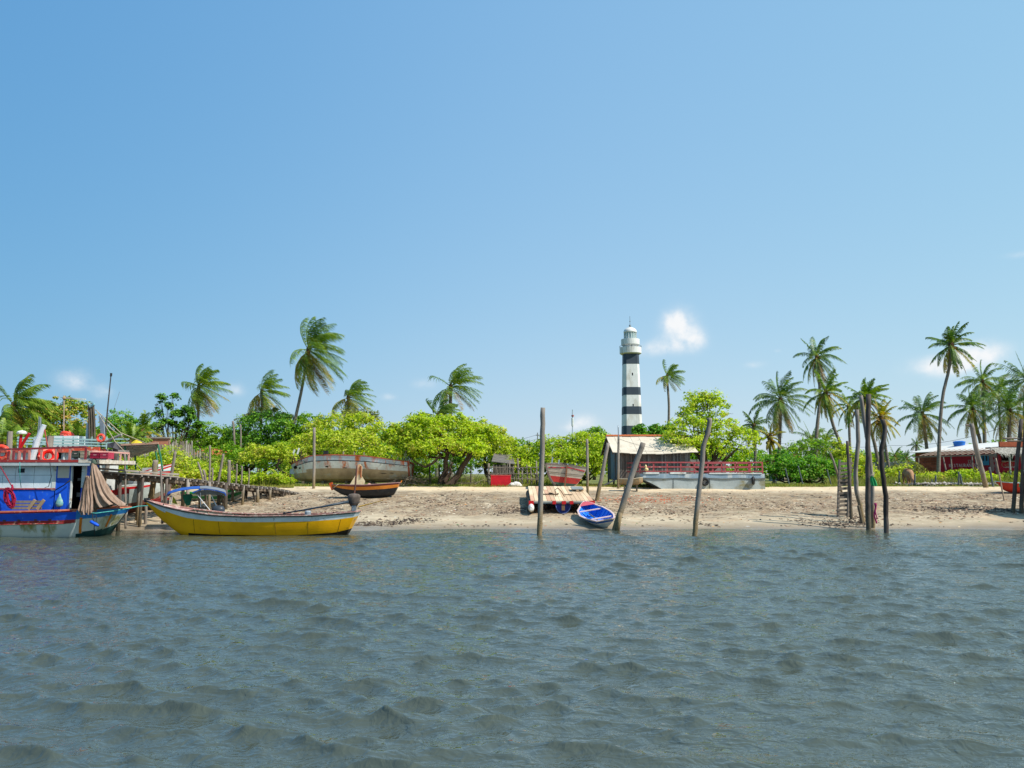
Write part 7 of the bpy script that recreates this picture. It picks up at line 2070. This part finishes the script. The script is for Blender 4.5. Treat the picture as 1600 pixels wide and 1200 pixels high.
def far_mast():
    a = at(100, 640, 66); g = foot(100, 66)
    o = thing('antenna_mast', 'thin mast with a long white horizontal boom above the mango trees', 'mast', g)
    mb = MB(); mb.tube([(0, 0, 0), at(100, 618, 66) - g], .05, 6); mb.build('pole', M('pale pole', ''), o)
    mb = MB(); mb.beam(at(100, 621.5, 66) - g, at(134, 624, 66) - g, .12, .12); mb.build('boom', WHITE, o)
    mb = MB(); mb.ball(at(100.5, 622, 66) - g, .16, 8, 5); mb.build('joint', M('tan joint', '#b99c7a', '#9c8263', .7), o)
far_mast()

def mast_far2():
    g = foot(894.5, 150)
    o = thing('radio_mast', 'thin far lattice mast with a white and red section, left of the hut', 'mast', g)
    mb = MB(); mb.tube([(0, 0, 0), at(894.5, 640, 150) - g], .10, 5); mb.build('pole', M('faint grey mast', '#a9b7c0', '#98a7b1', .6), o)
    mb = MB(); mb.tube([at(894.5, 666, 150) - g, at(894.5, 653, 150) - g], .22, 6); mb.build('white_section', WHITE, o)
    mb = MB(); mb.tube([at(894.8, 651, 150) - g, at(894.8, 648.5, 150) - g], .28, 6); mb.build('red_section', M('faint red', '#a8605a', '#96504a', .6), o)
mast_far2()
def power_pole(label, x, yt, yb, D, w=1.8, arms=((-3, 3, 4),)):
    g = foot(x, D); o = thing('power_pole', label, 'power pole', g, group='power poles')
    mb = MB(); k = D / 1208; mb.tube([(0, 0, -.2), at(x, yt, D) - g], w * k / 2, 6); mb.build('pole', M('grey pole', '#8b8d8c', '#6f7170', .7), o)
    for (a, b, dy) in arms: mb = MB(); mb.beam(at(x + a, yt + dy, D) - g, at(x + b, yt + dy, D) - g, .08, .08); mb.build('cross_arm', M('grey pole', ''), o)
    return at(x, yt + 3, D)
pa = power_pole('thin grey power pole just left of the tall straight log post', 840, 676, 757, 66)
pc = at(640, 700, 66)
rope('wire', sag(pa, pc, .6, 14), .012, BLACK, None, None, 'power wire running left from the pole by the tall log post', 'wire')
rope('wire', sag(pa - Vector((0, 0, .35)), pc - Vector((0, 0, .9)), .5, 14), .012, BLACK, None, None, 'lower power wire running left from the pole by the tall log post', 'wire')
rope('wire', sag(at(1395, 696, 64), at(1600, 656, 50), .5, 16), .012, BLACK, None, None, 'wire sloping up to the right between the right hand palms', 'wire')
rope('wire', sag(at(1200, 690, 64), at(1395, 696, 64), .3, 16), .012, BLACK, None, None, 'wire running level behind the dark posts', 'wire')
rope('wire', sag(at(968, 686, 49.2), at(1060, 702, 50.4), .2, 12), .010, BLACK, None, None, 'thin wire crossing in front of the hut roof', 'wire')

def hull_under_jetty():
    D = 37.4
    bx = at(234, 757, D).x
    open_boat('grounded_boat', 'white and grey fishing hull with red gunwale lying behind the jetty piles', (bx - 3.3, D, .42), (0, 0, .04), 6.6,
        [(0, 1.25), (.6, 1.28), (1, 1.52)], [(0, .1), (.8, 0), (.95, .2), (1, .55)], [(0, .8), (.4, 1.1), (.75, .95), (.93, .4), (1, .05)],
        [(.35, M('brown bottom paint', '#7d4a38', '#5e3a2d', .8)), (.84, M('shaded hull grey', '#a3aba5', '#878f89', .6, 2, stain=('#77684e', .14, 2, (1, 1, .3)))), (.93, REDB), (1.1, HWHITE)], WHITE, M('pale inside', ''), p=.4, rows=[0, .2, .35, .5, .7, .84, .93, 1])  # grey-green of the middle band is shade put into the hull colour
    D = 44.2; bx = at(273, 731, D).x
    o, H = open_boat('grounded_boat', 'white boat with red stripes, high pointed bow above the jetty deck', (bx - 2.5, D, 1.05), (0, math.radians(-4), 0), 5.0,
        [(0, 1.1), (.6, 1.2), (1, 1.75)], [(0, .1), (.8, 0), (1, .7)], [(0, .8), (.4, 1.0), (.8, .7), (1, .05)],
        [(.5, M('green bottom', '')), (.62, REDB), (.84, CANW), (.92, REDB), (1.1, CANW)], REDB, M('pale inside', ''), p=.4, rows=[0, .25, .5, .62, .75, .84, .92, 1])
    mb = MB(); mb.box((1.3, 0, 1.35), (.7, .8, .5)); mb.ball((1.75, 0, 1.5), .28, 8, 6); mb.build('bundle', M('white bundle', '#c9c9c4', '#a9aaa4', .7), o)
    for x in (-1.5, 1.2): mb = MB(); mb.box((x, 0, -.12), (.3, 1.0, .3)); mb.build('keel_block', DARKWOOD, o)
    D = 38.9; bx = at(264, 779, D).x
    open_boat('rowing_boat', 'dark low boat with faded red gunwale under the jetty', (bx - 1.6, D, .52), (0, 0, 0), 3.2,
        [(0, .55), (.6, .55), (1, .68)], [(0, .1), (.8, 0), (1, .3)], [(0, .4), (.4, .6), (.8, .45), (1, .05)],
        [(.7, M('dark bottom', '#3a3f4a', '#2b2f38', .7)), (1.1, RED)], RED, M('dark inside', ''), p=.45)
    D = 41.2; a = at(258, 757, D)
    open_boat('grounded_boat', 'pinkish red hull end seen between the jetty piles above the dark boat', (a.x - 1.5, D, .85), (0, 0, .2), 3.4,
        [(0, 1.1), (.6, 1.05), (1, 1.2)], [(0, .1), (.8, 0), (1, .4)], [(0, .8), (.4, .8), (.8, .5), (1, .05)],
        [(.2, M('dark bottom', '')), (.85, M('pink red hull', '#b06a60', '#96544c', .7, 3)), (1.1, ORANGE)], ORANGE, M('dark inside', ''), p=.4)
hull_under_jetty()
def canopy_boat():
    D = 39.8
    x1 = at(252, 735, D).x
    o, H = open_boat('grounded_boat', 'boat with pale teal gunwale carrying a flat canopy on green posts', (x1 - 2.4, D + 1.0, .95), (0, 0, 0), 4.9,
        [(0, 1.5), (.6, 1.45), (1, 1.62)], [(0, .1), (.8, 0), (1, .6)], [(0, .9), (.4, 1.05), (.8, .8), (1, .05)],
        [(.85, HWHITE), (1.1, REDB)], TEAL, M('pale inside', ''), p=.4)
    L = Vector(o.location); P = lambda x, y, D_: at(x, y, D_) - L
    GP = M('green post paint', '#2f7a58', '#266549', .5)
    for xt, yt, xb, yb, D_ in ((195, 694, 198, 733, 39.4), (246.5, 694, 254, 736, 39.4), (211, 712, 212, 733, 42.2), (243, 705, 246, 733, 42)):
        mb = MB(); mb.tube([P(xt, yt, D_), P((xt + xb) / 2 + (1 if xt > 240 else 0), (yt + yb) / 2, D_), P(xb, yb, D_)], .045, 7); mb.build('canopy_post', GP, o)
    A, B, C, Dd = P(183, 696, 39.2), P(248, 693, 39.2), P(246, 703, 42.4), P(196, 718, 42.4)
    mb = MB(); up = Vector((0, 0, .04)); mb.quad(A, B, C, Dd); mb.quad(*[p + up for p in (Dd, C, B, A)])
    for p, q in ((A, B), (B, C), (C, Dd), (Dd, A)): mb.quad(q, p, p + up, q + up)
    cn = mb.build('canopy', M('grey canopy boards', '#b0a79c', '#938a80', .85), o)
    mb = MB(); mb.beam(A + Vector((0, -.03, .02)), B + Vector((0, -.03, .02)), .04, .09); mb.build('canopy_edge', M('tan pink edge', '#c79c84', '#a87f6a', .7), cn)
    mb = MB(); mb.beam(A + Vector((-.02, 0, .02)), Dd + Vector((-.02, 0, .02)), .04, .08); mb.build('canopy_edge', RED, cn)
    for f in (.12, .26, .4, .54, .68, .82):
        mb = MB(); mb.beam(A.lerp(Dd, f) + Vector((0, 0, -.03)), B.lerp(C, f) + Vector((0, 0, -.03)), .06, .05); mb.build('canopy_slat', M('pale slat', '#d0c8bd', '#b3aaa0', .8), cn)
    mb = MB(); mb.lathe(P(214, 694, 40), [(.35, 0), (.2, .14), (.02, .26)], 8); mb.build('yellow_cover', M('yellow cover', '#d6bd2c', '#b89f22', .6), o)
canopy_boat()

# ------------------------------------------------------------------ buildings behind
def salmon_house():
    D = 63; a, b = at(235, 703, D), at(262, 685, D); g = foot(248, D)
    o = thing('house', 'small salmon walled house end behind the canopy and stake fence', 'house', g)
    w = b.x - a.x; h = b.z - g.z
    mb = MB(); wbox(mb, -w / 2, w / 2, 0, .3, 0, h); mb.build('wall', M('salmon plaster', '#c4836a', '#ad6f58', .85, 1, stain=('#d6c9bd', .16, 1.3, (1, 1, 1))), o)
    mb = MB(); wbox(mb, -w / 2 - .1, w / 2 + .1, -.1, .4, h + .003, h + .12); mb.build('coping', M('grey coping', '#a79e94', '#8a8178', .8), o)
salmon_house()
TILE = M('orange roof tiles', '#b8633e', '#9a5033', .85, 6, .6, 30, (1, 1, 1), island=.25)
def tiled_roof(label, x0, x1, yt, yb, D, name='house'):
    a, b = at(x0, yb, D), at(x1, yt, D + 2.5); g = foot((x0 + x1) / 2, D)
    xa, xb = at(x0, yb, D).x - g.x, at(x1, yb, D).x - g.x
    ze, zr = a.z - g.z, at(x0, yt, D + 2.5).z - g.z
    o = thing(name, label, 'house', g)
    mb = MB(); wbox(mb, xa + .3, xb - .3, .3, 4.6, 0, ze - .05); mb.build('wall', M('pale plaster', '#c9bca8', '#aea18e', .85), o)
    n = int((xb - xa) / .24)
    for k in range(n):
        for sg in (1, -1):
            mb = MB(); x = xa + (k + .5) * (xb - xa) / n; w = (xb - xa) / n * .52
            rows = [[Vector((x + w * math.cos(t), 2.5 - sg * 2.5 * v, zr + (ze - zr) * v + w * .7 * math.sin(t))) for t in [PI * j / 4 for j in range(5)]] for v in (0, 1)]
            mb.grid(rows if sg > 0 else rows[::-1]); mb.build('tile_row', TILE, o)
    mb = MB(); mb.quad((xa, 0, ze - .02), (xb, 0, ze - .02), (xb, 2.5, zr - .02), (xa, 2.5, zr - .02)); mb.quad((xa, 5, ze - .02), (xa, 2.5, zr - .02), (xb, 2.5, zr - .02), (xb, 5, ze - .02)); mb.build('roof_deck', TILE, o)
tiled_roof('low house with orange tiled roof half hidden behind the left bushes', 294, 352, 702, 712, 72)
tiled_roof('low house with orange tiled roof behind the spreading small tree', 1221, 1262, 711, 723, 72)
def grey_roof():
    D = 60; g = foot(785, D)
    o = thing('shed', 'low grey roofed shed behind the stick fence and the red box', 'shed', g)
    P = lambda x, y, D_=D: at(x, y, D_) - g
    mb = MB(); mb.quad(P(768, 722), P(805, 726), P(800, 711, D + 3), P(772, 709, D + 3)); mb.quad(*[p + Vector((0, 0, .05)) for p in (P(772, 709, D + 3), P(800, 711, D + 3), P(805, 726), P(768, 722))][::-1][::-1]); mb.build('roof', M('grey shed roof', '#6f6a63', '#57524c', .85), o)
    mb = MB(); a, b = P(770, 724), P(803, 757); wbox(mb, a.x, b.x, .1, 3, 0, a.z - .1); mb.build('wall', M('dark shed wall', '#5b5248', '#453e36', .9), o)
grey_roof()
def wall_run(label, x0, x1, yt, D0, D1, mat, name='wall', cat='wall', n=6):
    a, b = foot(x0, D0), foot(x1, D1); g = (a + b) / 2
    ha = at(x0, yt[0], D0).z; hb = at(x1, yt[1], D1).z
    o = thing(name, label, cat, g)
    for k in range(n):
        f0, f1 = k / n, (k + 1) / n - .004
        p, q = a.lerp(b, f0), a.lerp(b, f1); z0, z1 = ha + (hb - ha) * f0, ha + (hb - ha) * f1
        mb = MB(); t = Vector((0, .12, 0)); P4 = [Vector((p.x, p.y, p.z - .1)) - g, Vector((q.x, q.y, q.z - .1)) - g, Vector((q.x, q.y, z1)) - g, Vector((p.x, p.y, z0)) - g]
        mb.quad(*P4); mb.quad(*[v + t for v in reversed(P4)])
        for i in range(4): u, v = P4[i], P4[(i + 1) % 4]; mb.quad(v, u, u + t, v + t)
        mb.build('panel', mat, o)
    for k in range(n + 1):
        p = a.lerp(b, k / n); z = ha + (hb - ha) * k / n; mb = MB(); wbox(mb, p.x - g.x - .08, p.x - g.x + .08, p.y - g.y - .04, p.y - g.y + .16, p.z - g.z - .1, z - g.z + .05); mb.build('pillar', mat, o)
wall_run('long low pale grey concrete wall behind the palms, left of the restaurant', 1282, 1436, (723, 722), 92, 78, M('pale concrete', '#a9a8a2', '#8f8e88', .85, .8, stain=('#77766f', .2, .8, (1, 1, .3))), n=9)
wall_run('grey block wall behind the barge railing, right of the hut', 1078, 1132, (718, 720), 60, 60, M('grey blockwork', '#8b8885', '#75726f', .85, 1), n=4)

# ------------------------------------------------------------------ red restaurant
def restaurant():
    A = at(1432, 745, 74); B = at(1567, 745, 64.5)
    gA = gz(A.x, 74)
    g = Vector((A.x, A.y, gA))
    o = thing('restaurant', 'red painted restaurant building with white roof, brick end and timber pergola', 'building', g)
    ang = math.atan2(B.y - A.y, B.x - A.x)
    o.rotation_euler = (0, 0, ang)
    ux = Vector((math.cos(ang), math.sin(ang), 0)); un = Vector((math.sin(ang), -math.cos(ang), 0))   # outward normal (towards the water)
    def loc(x, y, D):
        v = at(x, y, D) - g
        return Vector((v.dot(ux), -v.dot(un), v.z))
    Lw = (Vector((B.x, B.y, 0)) - Vector((A.x, A.y, 0))).length
    def along(px, off=0.0):
        # distance along the wall plane (offset outwards by off) met by pixel column px
        k = (px - 800) / 1208.0
        # A + ux*d + un*off : X = k*Y
        X0, Y0 = A.x + un.x * off, A.y + un.y * off
        return (k * Y0 - X0) / (ux.x - k * ux.y)
    def zat(px, y, off=0.0):
        d = along(px, off); Y = A.y + ux.y * d + un.y * off
        return at(px, y, Y).z - g.z
    REDW = M('dark red wall paint', '#b8162e', '#a01228', .7, .8, stain=('#6e1420', .12, 1.2, (1, 1, .4)))
    BRICK = M('bare red brickwork', '#a8593c', '#8c4931', .9, 8, .5, 30)
    db = along(1470)
    h0, h1 = zat(1432, 706), zat(1565, 701)
    hz = lambda d: h0 + (h1 - h0) * d / Lw
    # brick end: courses of real blocks in front of a mortar wall
    mb = MB(); wbox(mb, 0, db, .03, .18, -.2, min(h0, hz(db)) - .03); mb.build('mortar_wall', M('mortar', '#9a7a68', '#84675a', .9), o)
    rng = random.Random(44); bh = .215
    nrow = int((hz(0)) / bh); nb = 7; bw = db / nb
    BM_ = [M('brick tone %d' % i, c, d_, .9, 5, .4, 20) for i, (c, d_) in enumerate((('#b5654a', '#9a5239'), ('#a55a40', '#8a4a34'), ('#96503a', '#7c402e')))]
    for r in range(nrow):
        for k in range(nb + 1):
            xa = max(0, (k - (.5 if r % 2 else 0)) * bw + .012); xb = min(db, (k + 1 - (.5 if r % 2 else 0)) * bw - .012)
            if xb - xa < .08: continue
            mb = MB(); wbox(mb, xa, xb, 0, .04, r * bh + .01, (r + 1) * bh - .01); mb.build('brick', rng.choice(BM_), o)
    mb = MB(); wbox(mb, db, Lw, 0, .18, -.2, hz(db) - .02); 
    mb.build('wall', REDW, o)
    mb = MB(); mb.quad((db, -.001, hz(db) - .02), (Lw, -.001, hz(db) - .02), (Lw, -.001, hz(Lw) - .02), (db, -.001, hz(db) - .02)); mb.build('wall_top', REDW, o)
    # gable end on the right, back and left walls
    dep = 6.5
    zr = zat(1565, 701) + .85
    mb = MB(); mb.quad((Lw, 0, -.2), (Lw, dep, -.2), (Lw, dep, hz(Lw)), (Lw, dep / 2, zr), (Lw, 0, hz(Lw))); mb.build('gable_wall', BRICK, o)
    mb = MB(); mb.quad((0, dep, -.2), (0, .02, -.2), (0, .02, hz(0)), (0, dep / 2, zr - .3), (0, dep, hz(0))); mb.build('gable_wall', BRICK, o)
    mb = MB(); wbox(mb, 0, Lw, dep, dep + .1, -.2, h0); mb.build('back_wall', BRICK, o)
    # roof sheets
    WR = M('white roof sheets', '#dedbd2', '#cfccc3', .6, 1, .2, 10, stain=('#aaa598', .10, 2, (1, .3, 1)))
    ns = 12
    for k in range(ns):
        xa = -.3 + (Lw + .6) * k / ns; xb = -.3 + (Lw + .6) * (k + 1) / ns - .02
        for sg in (0, 1):
            mb = MB(); f = [(xa, xb)]
            def q(x, v): 
                z = hz(x) + .03 + (zr - .15 - .2 * (1 - x / Lw) - hz(x)) * v
                y = -.45 * (1 - v) + dep / 2 * v
                if sg: y = dep - y
                if v == 0: z -= .14
                return Vector((x, y, z))
            a_, b_, c_, d_ = q(xa, 0), q(xb, 0), q(xb, 1), q(xa, 1)
            t = Vector((0, 0, .05))
            if sg: a_, b_, c_, d_ = b_, a_, d_, c_
            mb.quad(a_ + t, b_ + t, c_ + t, d_ + t); mb.quad(d_, c_, b_, a_)
            for u, v in ((a_, b_), (b_, c_), (c_, d_), (d_, a_)): mb.quad(u, v, v + t, u + t)
            mb.build('roof_sheet', WR, o)
    # pergola
    PG = M('pergola timber', '#a89888', '#857567', .85, 4, .4, 20, (.3, 1, 1))
    of = 1.6
    dl, dr = along(1428, of), along(1566, of)
    zp = zat(1490, 712.5, of)
    n = 9
    for k in range(n):
        a = dl + (dr - dl) * k / n; b = dl + (dr - dl) * (k + 1) / n - .02
        if k in (3, 6) or k == 0 or True: mb = MB(); mb.beam((a, -of, zp), (b, -of, zp), .09, .10); mb.build('pergola_beam', PG, o)
    for px in (1436, 1478, 1487, 1520, 1528, 1560):
        d = along(px, of); tilt = .25 if px in (1478, 1528) else 0
        mb = MB(); mb.tube([(d - tilt, -of + .03, zp - .03), (d + tilt, -of + .03, -.3)], .06, 6); mb.build('pergola_post', M('pale pergola post', '#9c8f83', '#7b6f65', .85), o)
    n = 15
    for k in range(n):
        d = dl + 1.0 + (dr - dl - 1.2) * k / (n - 1)
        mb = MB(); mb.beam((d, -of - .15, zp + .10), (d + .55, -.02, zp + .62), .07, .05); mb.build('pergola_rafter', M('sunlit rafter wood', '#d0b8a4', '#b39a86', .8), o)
    # blue shuttered window
    BW_ = M('sky blue joinery', '#3f8fb0', '#357d9c', .55, 3)
    a, b = along(1534.5), along(1547); z0, z1 = zat(1540, 727), zat(1540, 711)
    zm = z0 + (z1 - z0) * .42
    mb = MB(); wbox(mb, a, b, -.05, -.002, z0, zm - .005); w_ = mb.build('door_panel', BW_, o)
    for f0, f1 in ((0, .22), (.44, .62), (.86, 1)): mb = MB(); wbox(mb, a + (b - a) * f0, a + (b - a) * f1, -.05, -.002, zm, z1 - .07); mb.build('window_stile', BW_, o)
    mb = MB(); wbox(mb, a, b, -.05, -.002, z1 - .065, z1); mb.build('window_head', BW_, o)
    mb = MB(); wbox(mb, a + .02, b - .02, -.015, -.001, zm, z1 - .07); mb.build('window_opening', M('dark blue opening', '#0d1d28', '#122633', .4), o)
    # painted trees of round blobs
    PL_ = M('mural pale pink grey', '#b58d84', '#a07b74', .8, 4)
    def blob(px, y, r, off=-.004): 
        d = along(px); z = zat(px, y); m_ = MB(); m_.quad(*[(d + r * math.cos(t), off, z + r * 1.05 * math.sin(t)) for t in [2 * PI * i / 12 for i in range(12)]]); return m_.build('mural_spot', PL_, o)
    def blobs(name, items):
        m_ = MB()
        for i, (px, y, r) in enumerate(items): d = along(px); z = zat(px, y); m_.quad(*[(d + r * math.cos(t), -.004 - .0007 * i, z + r * 1.05 * math.sin(t)) for t in [2 * PI * j / 12 for j in range(12)]])
        m_.build(name, PL_, o)
    blobs('mural_tree', [(1550.5, 712, .24), (1550.5, 716, .18), (1550.8, 720.5, .22), (1551, 725, .18), (1551, 729, .25), (1551.5, 733, .2)])
    blobs('mural_tree', [(1557, 712, .22), (1557.5, 719.5, .19), (1558, 724, .1), (1558.5, 727, .23), (1559, 731, .18), (1559, 736, .22)])
    # lettering
    LT = M('pale painted letters', '#ead8d0', '#d9c4bb', .8)
    def letter_line(s, x0, x1, y, size):
        a, b = along(x0), along(x1); z = zat((x0 + x1) / 2, y)
        for i, ch in enumerate(s):
            if ch == ' ': continue
            d = a + (b - a) * (i + .5) / len(s)
            text('letter', ch, size, Vector((d, -.006, z)), (PI / 2, 0, 0), LT, o, .003)
    letter_line('RESTAURANTE', 1483, 1527, 727.5, .42)
    # white square frame painting
    a, b = along(1514), along(1518.5); z0, z1 = zat(1516, 724), zat(1516, 718.5)
    for (p, q_, r, s) in ((a, b, z1 - .07, z1), (a, b, z0, z0 + .07), (a, a + .08, z0 + .07, z1 - .07), (b - .08, b, z0 + .07, z1 - .07)): mb = MB(); wbox(mb, p, q_, -.02, -.002, r, s); mb.build('white_frame', PL_, o)
    # wing to the right, nearer the camera: darker doorway with thatch canopy
    return o
restaurant()
def thatch_bar():
    D = 61; a = at(1566, 745, D); b = at(1640, 745, D); g = foot(1600, D)
    o = thing('thatched_bar', 'dark red bar front with grey palm thatch canopy at the right edge', 'bar', g)
    P = lambda x, y, D_=D: at(x, y, D_) - g
    REDW = M('dark red wall paint', '')
    z0 = -.2; zt = P(1590, 700).z
    x0, x1 = P(1563, 740).x, P(1650, 740).x
    zs = P(1590, 720.5).z; zh = P(1590, 709).z
    xa, xb = P(1566, 740).x, P(1588, 740).x
    mb = MB(); wbox(mb, x0, x1, 0, .2, z0, zs); mb.build('counter_wall', REDW, o)
    mb = MB(); wbox(mb, x0, xa, 0, .2, zs + .003, zt); mb.build('wall', REDW, o)
    mb = MB(); wbox(mb, xb + .003, x1, 0, .2, zs + .003, zt); mb.build('wall', REDW, o)
    mb = MB(); wbox(mb, xa + .003, xb, 0, .2, zh, zt); mb.build('lintel', REDW, o)
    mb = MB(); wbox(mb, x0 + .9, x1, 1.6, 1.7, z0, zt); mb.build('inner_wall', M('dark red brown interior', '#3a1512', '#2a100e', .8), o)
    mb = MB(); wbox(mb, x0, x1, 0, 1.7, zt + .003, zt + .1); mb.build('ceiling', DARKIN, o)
    xc = P(1582, 740).x; mb = MB(); wbox(mb, xc - .05, xc + .05, .02, .1, zs, zh); mb.build('window_post', M('teal post', '#3f7a76', '#2f625f', .6), o)
    mb = MB(); wbox(mb, xa, xb + .1, -.12, -.002, zs - .04, zs + .03); mb.build('counter_shelf', M('pale shelf', '#b9a89c', '#9c8b80', .8), o)
    # brick gable above, thatch
    mb = MB(); wbox(mb, x0 + .3, x1, .3, .45, zt + .1, P(1590, 690).z); mb.build('brick_wall', M('bare red brickwork', ''), o)
    LT = M('pale painted letters', '')
    text('lettering', 'Gali', .62, Vector(((xa + xb) / 2 - .12, -.006, P(1575, 726 - 4).z - .22)), (PI / 2, 0, 0), M('tan painted letters', '#b07a5c', '#9c684e', .8), o, .004)
    text('lettering', 'restaurante', .24, Vector(((xa + xb) / 2 + .15, -.006, P(1578, 729.5).z)), (PI / 2, 0, 0), LT, o, .004)
    # thatch fringe: hundreds of dry blades hanging from a sloping mat
    rng = random.Random(19); mb = MB()
    xl, xr = P(1560, 705, D - 1.2).x, x1
    zt2, zb2 = P(1590, 699, D - .6).z, P(1590, 709, D - 1.4).z
    for k in range(700):
        x = rng.uniform(xl, xr); f = rng.random(); y = -.2 - 1.1 * f; z = zt2 + (zb2 - zt2) * f
        L_ = rng.uniform(.3, .6); e = Vector((x + rng.uniform(-.25, .25), y - rng.uniform(.05, .3), z - L_ * .7 + rng.uniform(-.05, .12))); w = .035
        mb.quad((x - w, y, z + .03), (x + w, y, z + .03), tuple(e))
    mb.quad((xl, -.2, zt2), (xl, -1.3, zb2), (xr, -1.3, zb2), (xr, -.2, zt2))
    th = mb.build('thatch', M('grey thatch blades', '#b3aea2', '#8a857a', .95, 6, island=.3), o); 
    for x in (P(1577, 730, D - 1).x, P(1596, 730, D - 1).x): mb = MB(); mb.tube([(x, -1.1, z0), (x, -1.1, zb2 + .1)], .06, 6); mb.build('post', M('white post paint', '#b9b2ab', '#958e88', .8), o)
thatch_bar()
def tank():
    D = 72; p = at(1499, 692, D); g = p - Vector((0, 0, .3))
    o = thing('water_tank', 'blue plastic water tank rim showing above the restaurant roof', 'water tank', Vector((at(1499, 696, D).x, D, at(1499, 696, D).z - .6)))
    mb = MB(); mb.lathe((0, 0, 0), [(.40, 0), (.46, .55), (.50, .86), (.53, .87), (.53, .95), (.3, 1.02)], 20); mb.build('tank', M('blue tank plastic', '#1f6fc4', '#1a5fae', .4), o, smooth=False)
    mb = MB(); mb.box((0, 0, -1.2), (.9, .9, 2.4)); mb.build('tank_stand', M('mortar', ''), o)
tank()
# rubble before the weeds
rg2 = np.random.RandomState(17)
n = 2600; xx = np.concatenate([rg2.normal(28.5, 1.0, n // 2), rg2.normal(30.6, .7, n // 4), rg2.normal(34.0, 1.6, n // 4)]); yy = 51.9 + np.abs(rg2.randn(len(xx))) * .55
hh = np.array([gz(a, b) for a, b in zip(xx, yy)]) + np.maximum(0, .22 - .10 * np.abs(yy - 52.2)) * rg2.rand(len(xx))
chips('rubble', np.stack([xx, yy, hh], 1), .05 + .16 * rg2.rand(len(xx)) ** 2, leaf_mat('pale rubble', ['#4d473f', '#7b756b', '#9a948a', '#b8b2a8', '#6d5a4a'], 0, .9), 18, .7)
